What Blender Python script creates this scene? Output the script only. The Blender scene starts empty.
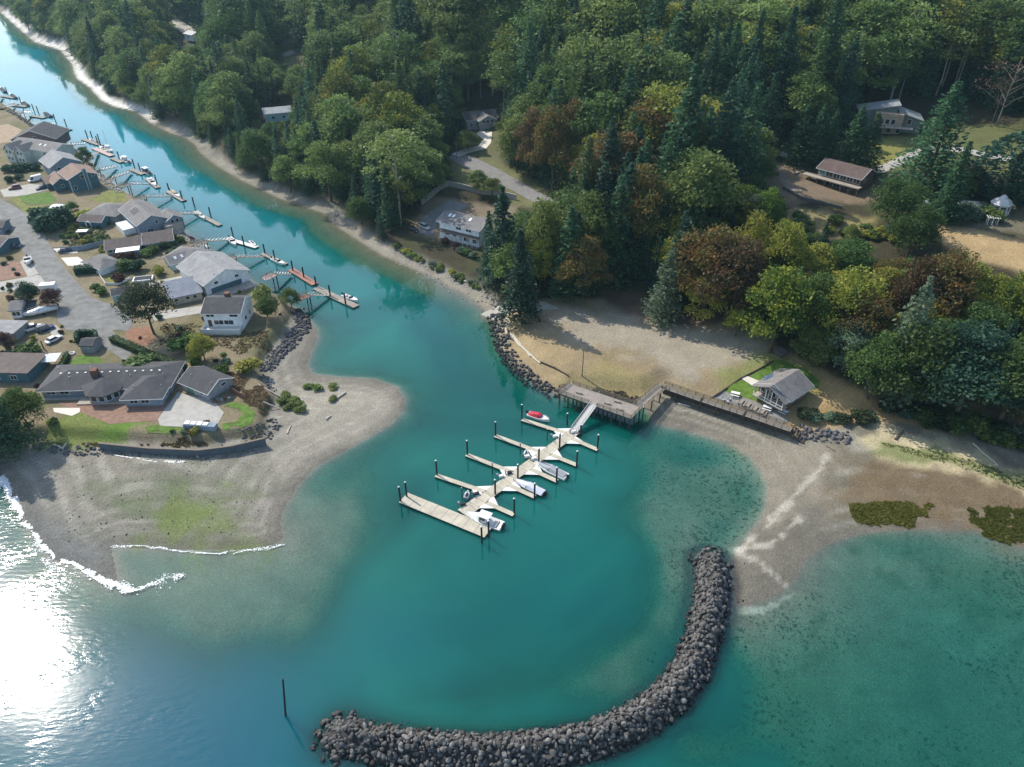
import bpy, math, random
import numpy as np
from mathutils import Vector, Matrix
random.seed(7); RNG = np.random.default_rng(11)
SC = bpy.context.scene
COL = SC.collection
rad = math.radians

# ---------------------------------------------------------------- camera, world, sun, exposure
F = 720.0; CAMZ = 110.0; PITCH = rad(35)
cd = bpy.data.cameras.new('camera'); cam = bpy.data.objects.new('camera', cd); COL.objects.link(cam)
cam.location = (0, 0, CAMZ); cam.rotation_euler = (rad(90) - PITCH, 0, 0)
cd.sensor_width = 36; cd.lens = 36 * F / 1024; cd.clip_start = 1; cd.clip_end = 20000
SC.camera = cam
SUN_EL = 44.1; SUN_AZ = -48.6          # azimuth measured from +Y towards +X
w = bpy.data.worlds.new('World'); SC.world = w; w.use_nodes = True
nt = w.node_tree; bg = nt.nodes['Background']
sky = nt.nodes.new('ShaderNodeTexSky'); sky.sky_type = 'NISHITA'; sky.sun_disc = False
sky.sun_elevation = rad(SUN_EL); sky.sun_rotation = rad(SUN_AZ)
sky.altitude = 50; sky.air_density = 1.2; sky.dust_density = 1.2; sky.ozone_density = 1.5
nt.links.new(sky.outputs[0], bg.inputs[0]); bg.inputs[1].default_value = 0.15
sd_ = bpy.data.lights.new('sun', 'SUN'); sun = bpy.data.objects.new('sun', sd_); COL.objects.link(sun)
sd_.energy = 3.6; sd_.angle = rad(0.53); sd_.color = (1.0, 0.93, 0.82)
sv = Vector((math.sin(rad(SUN_AZ)) * math.cos(rad(SUN_EL)), math.cos(rad(SUN_AZ)) * math.cos(rad(SUN_EL)), math.sin(rad(SUN_EL))))
sun.rotation_euler = sv.to_track_quat('Z', 'Y').to_euler()
sun.location = (-200, 200, 300)
SC.view_settings.view_transform = 'Standard'; SC.view_settings.look = 'None'
SC.view_settings.exposure = 0.55; SC.view_settings.gamma = 1.0
SC.cycles.transparent_max_bounces = 12; SC.cycles.max_bounces = 6
SC.cycles.use_denoising = True

# ---------------------------------------------------------------- pixel -> world
CP, SP = math.cos(PITCH), math.sin(PITCH)
def ray(px, py):
    u = (px - 512) / F; v = (py - 383.5) / F
    return np.array([u, CP - v * SP, -SP - v * CP])
def P(px, py, z=0.0):
    d = ray(px, py); t = (z - CAMZ) / d[2]
    return np.array([d[0] * t, d[1] * t, z])
def proj(x, y, z):
    zz = z - CAMZ
    dep = y * CP - zz * SP
    return 512 + F * x / dep, 383.5 + F * (-y * SP - zz * CP) / dep, dep
def pw(pts, z=0.0):
    return np.array([P(a, b, z)[:2] for a, b in pts])

# ---------------------------------------------------------------- signed distance helpers
def segdist(poly, X, Y, closed=True):
    n = len(poly); best = np.full(X.shape, 1e18)
    for i in range(n if closed else n - 1):
        ax, ay = poly[i]; bx, by = poly[(i + 1) % n]
        dx, dy = bx - ax, by - ay; L = dx * dx + dy * dy + 1e-9
        t = np.clip(((X - ax) * dx + (Y - ay) * dy) / L, 0, 1)
        q = (X - ax - t * dx) ** 2 + (Y - ay - t * dy) ** 2
        np.minimum(best, q, out=best)
    return np.sqrt(best)
def inside(poly, X, Y):
    c = np.zeros(X.shape, bool); n = len(poly)
    for i in range(n):
        ax, ay = poly[i]; bx, by = poly[(i + 1) % n]
        if ay == by: continue
        k = ((ay > Y) != (by > Y)) & (X < (bx - ax) * (Y - ay) / (by - ay) + ax)
        c ^= k
    return c
def sdist(poly, X, Y):
    d = segdist(poly, X, Y)
    return np.where(inside(poly, X, Y), d, -d)
def sstep(a, b, x):
    t = np.clip((x - a) / (b - a), 0, 1); return t * t * (3 - 2 * t)
def vnoise(X, Y, s, seed=0):
    x = X / s; y = Y / s
    xi = np.floor(x).astype(np.int64); yi = np.floor(y).astype(np.int64); fx = x - xi; fy = y - yi
    def h(a, b):
        n = (a * 374761393 + b * 668265263 + seed * 1442695041) & 0x7fffffff
        n = ((n ^ (n >> 13)) * 1274126177) & 0x7fffffff
        return ((n ^ (n >> 16)) & 0xffff) / 65535.0
    fx = fx * fx * (3 - 2 * fx); fy = fy * fy * (3 - 2 * fy)
    return (h(xi, yi) * (1 - fx) + h(xi + 1, yi) * fx) * (1 - fy) + (h(xi, yi + 1) * (1 - fx) + h(xi + 1, yi + 1) * fx) * fy
def fbm(X, Y, s, seed=0, o=3):
    r = 0; a = .5; t = 0
    for k in range(o):
        r = r + a * vnoise(X, Y, s / 2 ** k, seed + k); t += a; a *= .5
    return r / t

# ---------------------------------------------------------------- terrain
W_SHORE = np.vstack([pw([(-300, 10), (-100, 60), (-20, 92), (10, 108), (30, 122), (55, 139), (75, 149), (92, 163), (98, 172), (112, 182), (127, 193),
    (140, 200), (166, 214), (187, 234), (208, 252), (228, 262), (246, 276), (256, 284), (275, 294), (296, 308), (306, 316), (317, 328), (318, 338),
    (311, 352), (308, 365), (313, 374), (339, 377), (375, 379), (397, 387), (405, 399), (402, 412), (390, 425), (379, 431), (346, 450), (317, 466),
    (297, 487), (286, 507), (281, 522), (284, 540), (265, 547), (240, 550), (200, 551), (160, 549), (112, 548), (116, 565), (119, 582), (102, 582),
    (78, 567), (51, 560), (29, 532), (12, 495), (0, 476), (-40, 440), (-120, 400), (-300, 360)]), [(-2500, 150), (-2500, 900)]])
E_SHORE = np.vstack([pw([(-120, -50), (-20, 0), (0, 12), (15, 25), (35, 42), (60, 50), (72, 64), (76, 78), (90, 88), (96, 95), (102, 101), (115, 107), (130, 110),
    (137, 112), (150, 123), (170, 133), (184, 137), (195, 145), (200, 153), (215, 165), (240, 180), (280, 199), (325, 214), (335, 226), (380, 255),
    (430, 277), (465, 296), (484, 310), (483, 317), (494, 322), (497, 335), (503, 352), (515, 367), (530, 380), (548, 392), (562, 397), (600, 400),
    (642, 403), (655, 424), (687, 431), (712, 438), (735, 447), (752, 458), (763, 475), (768, 490), (766, 508), (757, 525), (745, 540), (735, 552),
    (732, 575), (735, 600), (738, 606), (752, 604), (776, 596), (795, 578), (808, 558), (830, 543), (865, 533), (925, 529), (975, 531), (1024, 548),
    (1150, 600), (1400, 700)]), [(600, 40), (4000, 40), (4000, 5000), (-2000, 5000)]])
W_UP = np.vstack([pw([(-300, 12), (-100, 62), (-20, 94), (10, 110), (30, 124), (55, 141), (75, 151), (91, 165), (97, 174), (111, 184), (126, 195),
    (139, 202), (164, 216), (185, 236), (206, 254), (226, 264), (244, 278), (255, 287), (272, 297), (290, 308), (292, 318), (285, 333), (272, 350), (262, 368), (261, 382),
    (272, 392), (278, 402), (268, 420), (267, 438), (200, 450), (110, 445), (50, 440), (20, 446), (0, 450), (-60, 430), (-300, 352)]), [(-2500, 160), (-2500, 890)]])
E_UP = np.vstack([pw([(-120, -58), (-20, -6), (0, 4), (15, 16), (35, 33), (60, 42), (76, 62), (84, 74), (100, 86), (140, 104), (180, 126), (205, 141),
    (260, 172), (330, 204), (352, 225), (400, 249), (450, 268), (490, 290), (500, 305), (504, 320), (508, 338), (516, 353), (535, 370), (562, 384), (600, 391),
    (645, 395), (666, 384), (700, 396), (786, 425), (800, 430), (835, 424), (880, 414), (940, 428), (1024, 452), (1200, 510)]), [(700, 90), (4000, 90), (4000, 5000), (-2000, 5000)]])
CTRL = [(130, 85, 3.5), (240, 155, 3.5), (330, 200, 4), (430, 240, 3.6), (458, 232, 3.6), (415, 228, 3.6), (500, 215, 4), (440, 190, 7), (500, 178, 9), (475, 122, 14), (560, 208, 9), (590, 235, 7),
    (620, 300, 3.2), (560, 310, 3.0), (530, 330, 2.9), (600, 350, 3.0), (700, 340, 3.2), (700, 385, 3.1), (800, 385, 3.2), (860, 410, 3.2), (900, 425, 3.2), (1000, 462, 3),
    (838, 198, 23), (800, 190, 24), (770, 215, 20), (885, 140, 31), (960, 150, 31), (1000, 205, 26), (980, 240, 24), (1100, 260, 24), (790, 165, 26), (900, 215, 24), (780, 230, 19), (860, 235, 19),
    (885, 118, 32), (930, 118, 33), (850, 118, 31), (860, 182, 23.3), (826, 178, 23.3), (870, 200, 23), (270, 115, 12), (290, 60, 20), (200, 60, 14), (300, 30, 26)]
WCTRL = [(250, 420, 66), (120, 420, 62), (0, 430, 46), (400, 400, 60), (-60, 560, 60), (60, 700, 95), (-180, 700, 45), (-400, 1100, 45), (0, 1100, 120), (500, 900, 120), (-900, 1500, 60), (400, 200, 26), (700, 300, 50), (300, 110, 6), (500, 120, 10)]
cp = np.array([[*P(a, b, z)[:2], z] for a, b, z in CTRL] + [list(c) for c in WCTRL])
D = np.sqrt((cp[:, None, 0] - cp[None, :, 0]) ** 2 + (cp[:, None, 1] - cp[None, :, 1]) ** 2)
wts = np.linalg.solve(D + np.eye(len(cp)) * -2.0, cp[:, 2] - 20)
def hills(X, Y):
    r = np.zeros(X.shape) + 20
    for (a, b, _), wv in zip(cp, wts): r = r + wv * np.sqrt((X - a) ** 2 + (Y - b) ** 2)
    return np.clip(r, 2.6, 150)
BW = pw([(711, 557), (714, 575), (711, 600), (705, 630), (694, 662), (673, 690), (638, 716), (600, 733), (560, 742), (500, 748), (430, 746), (380, 740), (340, 731)], 1.6)
SHALLOW = [(pw([(60, 570), (119, 560), (160, 540), (290, 520), (365, 460), (385, 520), (365, 580), (345, 640), (290, 670), (200, 690), (130, 670), (90, 630)]), .085, 12, .1),
           (pw([(735, 540), (1500, 500), (1500, 900), (860, 900), (760, 800), (600, 800), (560, 762), (640, 740), (700, 690), (715, 640)]), .14, 8, .1),
           (pw([(640, 425), (775, 440), (780, 560), (735, 545), (715, 640), (650, 730), (560, 750), (440, 755), (310, 745), (325, 690), (400, 655), (480, 640), (560, 630), (600, 600), (618, 560), (600, 500), (610, 440)]), .10, 10, .12)]
def axis(segs):
    out = [segs[0][0]]
    for a, b, s in segs:
        n = max(1, int(round((b - a) / s))); out += list(a + (b - a) * (np.arange(n) + 1) / n)
    return np.array(out)
XS = axis([(-4000, -1200, 350), (-1200, -620, 40), (-620, -300, 3.2), (-300, -215, 1.6), (-215, 210, 1.0), (210, 420, 3), (420, 1000, 30), (1000, 4000, 350)])
YS = axis([(-1500, -100, 200), (-100, 45, 12), (45, 175, 0.85), (175, 330, 1.25), (330, 620, 2.6), (620, 1000, 5), (1000, 1600, 30), (1600, 5000, 250)])
X, Y = np.meshgrid(XS, YS)
dW, dE = sdist(W_SHORE, X, Y), sdist(E_SHORE, X, Y)
jit = (fbm(X, Y, 14, 3) - .5) * 3.0
d = np.maximum(dW, dE) + jit * sstep(0, 6, np.abs(np.maximum(dW, dE)))
beach = 1.7 * (1 - np.exp(-np.maximum(d, 0) / 16))
depth = (6.5 * (1 - np.exp(-np.maximum(-d, 0) / 15))) * (.55 + .9 * fbm(X, Y, 70, 17, 3))
for poly, k, soft, base_ in SHALLOW:
    m = sstep(-soft, soft, sdist(poly, X, Y) + (fbm(X, Y, 22, 9) - .5) * 20 + (fbm(X, Y, 60, 19) - .5) * 16)
    depth = depth * (1 - m) + np.minimum(depth, base_ + depth * k) * m
cs = sstep(158, 215, Y) * sstep(45, 20, X) * (-dE > 0)
depth = depth * (1 - cs) + cs * (np.minimum(depth, .05 + .055 * np.maximum(-dE, 0) + .5 * np.maximum(-dE - 7 - 5 * fbm(X, Y, 40, 55), 0)))
uW = sdist(W_UP, X, Y); uE = sdist(E_UP, X, Y)
HILL = hills(X, Y)
canal = (Y > 190) & (X < 20)
uE = np.where(canal, np.maximum(uE, dE + jit - 4.0), uE)
HILL = np.where(canal, np.minimum(HILL, 2.2 + np.maximum(dE, 0) * .35), HILL)
H = np.where(d > 0, beach, -depth)
H = H + (3.2 - H) * sstep(-.3, 2.2, uW)
H = H + (HILL - H) * sstep(-.5, 5.5, uE) 
bd = segdist(BW, X, Y, False)
H = np.maximum(H, np.where(bd < 9, 2.4 - np.maximum(bd - .3, 0) * 1.0, -50))
H = H + (fbm(X, Y, 5, 21) - .5) * .25 * sstep(0.5, 3, np.abs(H)) * (uE > 4)
def Hg(x, y):
    i = int(np.clip(np.searchsorted(XS, x) - 1, 0, len(XS) - 2)); j = int(np.clip(np.searchsorted(YS, y) - 1, 0, len(YS) - 2))
    a = (x - XS[i]) / (XS[i + 1] - XS[i]); b = (y - YS[j]) / (YS[j + 1] - YS[j])
    return float((H[j, i] * (1 - a) + H[j, i + 1] * a) * (1 - b) + (H[j + 1, i] * (1 - a) + H[j + 1, i + 1] * a) * b)
def field(A, x, y):
    i = int(np.clip(np.searchsorted(XS, x) - 1, 0, len(XS) - 2)); j = int(np.clip(np.searchsorted(YS, y) - 1, 0, len(YS) - 2))
    return float(A[j, i])
def G(px, py):
    d = ray(px, py); t = 40.0; last = t
    while t < 3000:
        if CAMZ + d[2] * t < max(Hg(d[0] * t, d[1] * t), 0.0): break
        last = t; t += 2 + t * .004
    lo, hi = last, t
    for _ in range(14):
        m = (lo + hi) / 2
        if CAMZ + d[2] * m < max(Hg(d[0] * m, d[1] * m), 0.0): hi = m
        else: lo = m
    return np.array([d[0] * hi, d[1] * hi, max(Hg(d[0] * hi, d[1] * hi), 0.0)])
def gw(pts): return np.array([G(a, b)[:2] for a, b in pts])

# ---------------------------------------------------------------- materials
MATS = {}
def mat(name, col, rough=.85, noise=0.0, scale=1.0, metal=0.0, spec=.3, bump=0.0, detail=6, coat=0):
    if name in MATS: return MATS[name]
    m = bpy.data.materials.new(name); m.use_nodes = True; t = m.node_tree; b = t.nodes['Principled BSDF']
    b.inputs['Base Color'].default_value = (*col, 1); b.inputs['Roughness'].default_value = rough
    b.inputs['Metallic'].default_value = metal; b.inputs['Specular IOR Level'].default_value = spec
    if coat: b.inputs['Coat Weight'].default_value = coat
    if noise:
        tc = t.nodes.new('ShaderNodeTexCoord'); n = t.nodes.new('ShaderNodeTexNoise'); n.inputs['Scale'].default_value = scale
        n.inputs['Detail'].default_value = detail; n.inputs['Roughness'].default_value = .65
        t.links.new(tc.outputs['Object'], n.inputs['Vector'])
        r = t.nodes.new('ShaderNodeMapRange'); r.inputs[1].default_value = .3; r.inputs[2].default_value = .7
        r.inputs[3].default_value = 1 - noise; r.inputs[4].default_value = 1 + noise; t.links.new(n.outputs[0], r.inputs[0])
        v = t.nodes.new('ShaderNodeVectorMath'); v.operation = 'SCALE'; v.inputs[0].default_value = col
        t.links.new(r.outputs[0], v.inputs['Scale']); t.links.new(v.outputs[0], b.inputs['Base Color'])
        if bump:
            bp = t.nodes.new('ShaderNodeBump'); bp.inputs['Distance'].default_value = bump; bp.inputs['Strength'].default_value = .7
            t.links.new(n.outputs[0], bp.inputs['Height']); t.links.new(bp.outputs[0], b.inputs['Normal'])
    MATS[name] = m; return m
def plank(name, c1, c2, scale, axis='X', rough=.85, sharp=.08, noise=.3):
    """boards / shingle rows / siding: colour bands along one object axis"""
    if name in MATS: return MATS[name]
    m = bpy.data.materials.new(name); m.use_nodes = True; t = m.node_tree; b = t.nodes['Principled BSDF']
    b.inputs['Roughness'].default_value = rough; b.inputs['Specular IOR Level'].default_value = .25
    tc = t.nodes.new('ShaderNodeTexCoord'); wv = t.nodes.new('ShaderNodeTexWave'); wv.bands_direction = axis; wv.wave_profile = 'SAW'
    wv.inputs['Scale'].default_value = scale; wv.inputs['Distortion'].default_value = .15
    t.links.new(tc.outputs['Object'], wv.inputs['Vector'])
    rp = t.nodes.new('ShaderNodeValToRGB'); rp.color_ramp.elements[0].position = sharp; rp.color_ramp.elements[1].position = sharp + .1
    rp.color_ramp.elements[0].color = (*c2, 1); rp.color_ramp.elements[1].color = (*c1, 1); t.links.new(wv.outputs[0], rp.inputs[0])
    n = t.nodes.new('ShaderNodeTexNoise'); n.inputs['Scale'].default_value = .45; n.inputs['Detail'].default_value = 10; n.inputs['Roughness'].default_value = .75
    t.links.new(tc.outputs['Object'], n.inputs['Vector'])
    r = t.nodes.new('ShaderNodeMapRange'); r.inputs[1].default_value = .3; r.inputs[2].default_value = .7; r.inputs[3].default_value = 1 - noise; r.inputs[4].default_value = 1 + noise
    t.links.new(n.outputs[0], r.inputs[0])
    v = t.nodes.new('ShaderNodeVectorMath'); v.operation = 'SCALE'; t.links.new(rp.outputs[0], v.inputs[0]); t.links.new(r.outputs[0], v.inputs['Scale'])
    t.links.new(v.outputs[0], b.inputs['Base Color']); MATS[name] = m; return m
def leafmat(name, col, col2=None, var=.25):
    if name in MATS: return MATS[name]
    col2 = col2 or tuple(c * 1.5 for c in col)
    m = bpy.data.materials.new(name); m.use_nodes = True; t = m.node_tree; b = t.nodes['Principled BSDF']; out = t.nodes['Material Output']
    b.inputs['Roughness'].default_value = .6; b.inputs['Specular IOR Level'].default_value = .25
    oi = t.nodes.new('ShaderNodeObjectInfo'); tc = t.nodes.new('ShaderNodeTexCoord'); n = t.nodes.new('ShaderNodeTexNoise')
    n.inputs['Scale'].default_value = 9; n.inputs['Detail'].default_value = 5; t.links.new(tc.outputs['Object'], n.inputs['Vector'])
    rp = t.nodes.new('ShaderNodeMapRange'); rp.inputs[1].default_value = .38; rp.inputs[2].default_value = .66; t.links.new(n.outputs[0], rp.inputs[0])
    mx = t.nodes.new('ShaderNodeMix'); mx.data_type = 'RGBA'; mx.inputs['A'].default_value = (*col, 1); mx.inputs['B'].default_value = (*col2, 1)
    t.links.new(rp.outputs[0], mx.inputs['Factor'])
    hs = t.nodes.new('ShaderNodeHueSaturation'); t.links.new(mx.outputs['Result'], hs.inputs['Color'])
    r1 = t.nodes.new('ShaderNodeMapRange'); r1.inputs[3].default_value = 1 - var; r1.inputs[4].default_value = 1 + var; t.links.new(oi.outputs['Random'], r1.inputs[0]); t.links.new(r1.outputs[0], hs.inputs['Value'])
    m2 = t.nodes.new('ShaderNodeMath'); m2.operation = 'MULTIPLY_ADD'; m2.inputs[1].default_value = 7.31; m2.inputs[2].default_value = .17; t.links.new(oi.outputs['Random'], m2.inputs[0])
    fr = t.nodes.new('ShaderNodeMath'); fr.operation = 'FRACT'; t.links.new(m2.outputs[0], fr.inputs[0])
    r2 = t.nodes.new('ShaderNodeMapRange'); r2.inputs[3].default_value = .478; r2.inputs[4].default_value = .508; t.links.new(fr.outputs[0], r2.inputs[0]); t.links.new(r2.outputs[0], hs.inputs['Hue'])
    t.links.new(hs.outputs[0], b.inputs['Base Color'])
    tr = t.nodes.new('ShaderNodeBsdfTranslucent'); t.links.new(hs.outputs[0], tr.inputs[0])
    ms = t.nodes.new('ShaderNodeMixShader'); ms.inputs[0].default_value = .42
    t.links.new(b.outputs[0], ms.inputs[1]); t.links.new(tr.outputs[0], ms.inputs[2]); t.links.new(ms.outputs[0], out.inputs[0])
    MATS[name] = m; return m

# ---------------------------------------------------------------- object helpers
def tag(o, label=None, cat=None, group=None, kind=None):
    if label: o['label'] = label
    if cat: o['category'] = cat
    if group: o['group'] = group
    if kind: o['kind'] = kind
    return o
def empty(name, loc, rz=0.0, label=None, cat=None, group=None):
    o = bpy.data.objects.new(name, None); COL.objects.link(o); o.empty_display_size = .5
    o.location = loc; o.rotation_euler = (0, 0, rz); return tag(o, label, cat, group)
def link_mesh(name, me, parent=None, loc=None, rz=0.0):
    o = bpy.data.objects.new(name, me); COL.objects.link(o)
    if parent: o.parent = parent
    if loc is not None: o.location = loc
    o.rotation_euler = (0, 0, rz); return o
def npmesh(name, V, Q, mats=(), midx=None, smooth=False):
    me = bpy.data.meshes.new(name); V = np.asarray(V, np.float32); Q = np.asarray(Q, np.int32)
    k = Q.shape[1]; me.vertices.add(len(V)); me.vertices.foreach_set('co', V.ravel())
    me.loops.add(Q.size); me.loops.foreach_set('vertex_index', Q.ravel())
    me.polygons.add(len(Q)); me.polygons.foreach_set('loop_start', np.arange(len(Q), dtype=np.int32) * k)
    me.polygons.foreach_set('loop_total', np.full(len(Q), k, np.int32))
    for m in mats: me.materials.append(m)
    if midx is not None: me.polygons.foreach_set('material_index', np.asarray(midx, np.int32))
    me.update(calc_edges=True)
    if smooth: me.polygons.foreach_set('use_smooth', np.ones(len(Q), bool))
    return me
class MB:
    """collects shapes; build() makes them ONE mesh object"""
    def __init__(s): s.v = []; s.f = []; s.m = []; s.cur = 0
    def add(s, vs, fs):
        b = len(s.v); s.v += [tuple(map(float, p)) for p in vs]; s.f += [tuple(b + i for i in f) for f in fs]; s.m += [s.cur] * len(fs); return s
    def box(s, x0, x1, y0, y1, z0, z1, taper=0):
        t = taper
        return s.add([(x0, y0, z0), (x1, y0, z0), (x1, y1, z0), (x0, y1, z0), (x0 + t, y0 + t, z1), (x1 - t, y0 + t, z1), (x1 - t, y1 - t, z1), (x0 + t, y1 - t, z1)],
                     [(3, 2, 1, 0), (4, 5, 6, 7), (0, 1, 5, 4), (1, 2, 6, 5), (2, 3, 7, 6), (3, 0, 4, 7)])
    def bar(s, a, b, w, h=None):
        h = h or w; a = Vector(a); b = Vector(b); d = (b - a).normalized()
        up = Vector((0, 0, 1)) if abs(d.z) < .95 else Vector((0, 1, 0))
        sx = d.cross(up).normalized() * (w / 2); sz = sx.cross(d).normalized() * (h / 2)
        c = [a - sx - sz, a + sx - sz, a + sx + sz, a - sx + sz, b - sx - sz, b + sx - sz, b + sx + sz, b - sx + sz]
        return s.add(c, [(0, 1, 2, 3), (7, 6, 5, 4), (0, 4, 5, 1), (1, 5, 6, 2), (2, 6, 7, 3), (3, 7, 4, 0)])
    def tube(s, a, b, r0, r1=None, n=8):
        r1 = r0 if r1 is None else r1; a = Vector(a); b = Vector(b); d = (b - a).normalized()
        up = Vector((0, 0, 1)) if abs(d.z) < .95 else Vector((0, 1, 0)); x = d.cross(up).normalized(); y = d.cross(x)
        vs = [a + (x * math.cos(k * 2 * math.pi / n) + y * math.sin(k * 2 * math.pi / n)) * r0 for k in range(n)] + \
             [b + (x * math.cos(k * 2 * math.pi / n) + y * math.sin(k * 2 * math.pi / n)) * r1 for k in range(n)]
        return s.add(vs, [(k, (k + 1) % n, n + (k + 1) % n, n + k) for k in range(n)] + [tuple(range(n - 1, -1, -1)), tuple(range(n, 2 * n))])
    def prism(s, pts, z0, z1):
        n = len(pts)
        a = sum(pts[i][0] * pts[(i + 1) % n][1] - pts[(i + 1) % n][0] * pts[i][1] for i in range(n))
        if a < 0: pts = list(pts)[::-1]
        return s.add([(x, y, z0) for x, y in pts] + [(x, y, z1) for x, y in pts],
                     [(k, (k + 1) % n, n + (k + 1) % n, n + k) for k in range(n)] + [tuple(range(n - 1, -1, -1)), tuple(range(n, 2 * n))])
    def extr(s, prof, x0, x1):
        """profile in (y,z) extruded along x"""
        n = len(prof)
        return s.add([(x0, y, z) for y, z in prof] + [(x1, y, z) for y, z in prof],
                     [(k, (k + 1) % n, n + (k + 1) % n, n + k) for k in range(n)] + [tuple(range(n - 1, -1, -1)), tuple(range(n, 2 * n))])
    def loft(s, rings):
        n = len(rings[0]); vs = [p for r in rings for p in r]; fs = []
        for i in range(len(rings) - 1):
            fs += [(i * n + k, i * n + (k + 1) % n, (i + 1) * n + (k + 1) % n, (i + 1) * n + k) for k in range(n)]
        fs += [tuple(range(n - 1, -1, -1)), tuple(range((len(rings) - 1) * n, len(rings) * n))]
        return s.add(vs, fs)
    def mesh(s, name, mats, smooth=False):
        me = bpy.data.meshes.new(name); me.from_pydata(s.v, [], s.f)
        for m in (mats if isinstance(mats, (list, tuple)) else [mats]): me.materials.append(m)
        me.polygons.foreach_set('material_index', s.m)
        if smooth: me.polygons.foreach_set('use_smooth', [True] * len(s.f))
        me.update(); return me
    def build(s, name, mats, parent=None, loc=None, rz=0.0, smooth=False):
        o = link_mesh(name, s.mesh(name, mats, smooth), parent, loc, rz); return o
def kids(o): return [c for c in bpy.data.objects if c.parent == o]
def copy_tree(proto, loc, rz=0.0, scale=None, label=None, group=None, ch=None):
    """copies a thing, its parts and their sub-parts"""
    def rec(o, par):
        c = o.copy(); COL.objects.link(c); c.parent = par
        for k in CH.get(o.name, ()): rec(k, c)
        return c
    c = rec(proto, None); c.location = loc; c.rotation_euler = (0, 0, rz)
    if scale: c.scale = scale
    if label: c['label'] = label
    if group: c['group'] = group
    return c
CH = {}
def learn(o):
    CH[o.name] = kids(o)
    for k in CH[o.name]: learn(k)
    return o

# ---------------------------------------------------------------- air
def haze():
    m = bpy.data.materials.new('haze'); m.use_nodes = True; t = m.node_tree; t.nodes.clear(); o = t.nodes.new('ShaderNodeOutputMaterial'); v = t.nodes.new('ShaderNodeVolumePrincipled')
    v.inputs['Color'].default_value = (.50, .84, 1.0, 1); v.inputs['Density'].default_value = .00009; v.inputs['Anisotropy'].default_value = .35
    t.links.new(v.outputs[0], o.inputs['Volume'])
    ob = MB().box(-4100, 4100, -1600, 5100, -9, 215).build('haze', m); tag(ob, 'thin pale blue summer air haze', 'haze', None, 'stuff')
# ---------------------------------------------------------------- ground colours (what the ground is made of)
C = np.zeros(X.shape + (3,))
def setc(mask, col):
    m = mask[..., None]; C[:] = C * (1 - m) + np.array(col) * m
n1 = fbm(X, Y, 9, 31, 4); n2 = fbm(X, Y, 3, 32, 3); n3 = fbm(X, Y, 40, 33, 3); n4 = vnoise(X, Y, 1.1, 34)
land = d > 0
C[:] = (.15, .148, .112)                                   # sea bed sand
setc(sstep(.42, .66, fbm(X, Y, 30, 40)) * .6 * (~land) * (X > 20), (.065, .11, .06))
setc((sstep(.60, .66, fbm(X, Y, 3.0, 41, 3) * .6 + .4 * fbm(X, Y, 25, 42)) * .5) * (~land) * (X > 30), (.04, .075, .04))   # eelgrass tufts
ss = np.sin(dE * .9 + n3 * 22 + n1 * 3) * .5 + .5; setc(sstep(.4, .9, ss) * (~land) * .4 * (X < 30), (.10, .11, .09)); setc(sstep(.55, .75, n1) * (~land) * .4, (.19, .185, .15)); setc(cs * .85, (.125, .10, .055))
setc((sstep(-1, 2, d)), (.215, .198, .162)); setc(sstep(-1, 2, dE) * (X > 30), (.165, .152, .112))               # beach shingle
streak = np.sin(H * 26 + n3 * 9 + n1 * 2.5) * .5 + .5
setc(sstep(.45, .95, streak) * sstep(0.2, 1, d) * .6, (.34, .32, .27)); streak2 = np.sin(H * 61 + n3 * 14 + n1 * 2) * .5 + .5
setc(sstep(.6, .95, streak2) * sstep(0.2, 1, d) * .45, (.15, .14, .12))
setc(sstep(.45, .7, n1) * land * .3, (.17, .16, .135)); setc(sstep(.55, .1, H) * land * .65, (.12, .11, .09))
setc(sstep(4, 16, sdist(pw([(60, 570), (119, 580), (112, 548), (75, 525), (30, 500), (20, 530)]), X, Y) + 8), (.13, .14, .14))
def paint(pts, col, soft=1.5, z=3.2, k=1.0, world=None, nz=2.5):
    poly = world if world is not None else pw(pts, z)
    m = sstep(-soft, soft, sdist(poly, X, Y) + (n2 - .5) * nz + (n1 - .5) * nz)
    setc(m * k, col)
paint([(95, 490), (180, 470), (245, 490), (250, 535), (150, 540), (100, 520)], (.10, .125, .065), 9, 1, .8, nz=16)      # green algae on the tide flat
paint([(150, 500), (235, 495), (245, 530), (160, 532)], (.15, .19, .04), 6, 1, .55, nz=16)
paint([(290, 385), (400, 385), (400, 410), (330, 450), (280, 470)], (.33, .30, .24), 6, 1, .55, nz=10)
paint([(860, 455), (1100, 470), (1100, 560), (975, 525), (860, 512), (820, 500)], (.145, .105, .06), 6, .5, .9, nz=12)  # brown weedy mud flat
paint([(655, 425), (760, 440), (830, 450), (800, 560), (745, 600), (735, 550), (770, 480)], (.24, .21, .16), 3, .7, .7, nz=8)
paint([(850, 440), (880, 425), (940, 437), (1024, 470), (1150, 520), (1150, 560), (1000, 480), (880, 458)], (.50, .43, .27), 2.5, 1.5, .8, nz=7)  # dry sand
paint([(860, 455), (950, 463), (1060, 500), (1060, 487), (960, 455), (880, 442)], (.13, .17, .05), 1.2, 1.2, .75, nz=6)
paint([(735, 545), (770, 522), (800, 500), (835, 540), (812, 590), (765, 612), (742, 620), (730, 585)], (.135, .125, .10), 3, .3, .85, nz=7)
for pts in ([(827, 456), (820, 470), (802, 488), (783, 508), (768, 526), (738, 550)], [(740, 553), (765, 565), (792, 592), (770, 606), (742, 610)], [(735, 549), (770, 543), (800, 520)]):
    q = segdist(pw(pts, .4), X, Y, False); setc(sstep(.75, .05, q + (n2 - .5) * 2.2 + (n4 - .5) * 1.0) * .6, (.46, .43, .36))
setc(sstep(6.0, 4.5, bd), (.055, .053, .05))
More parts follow.
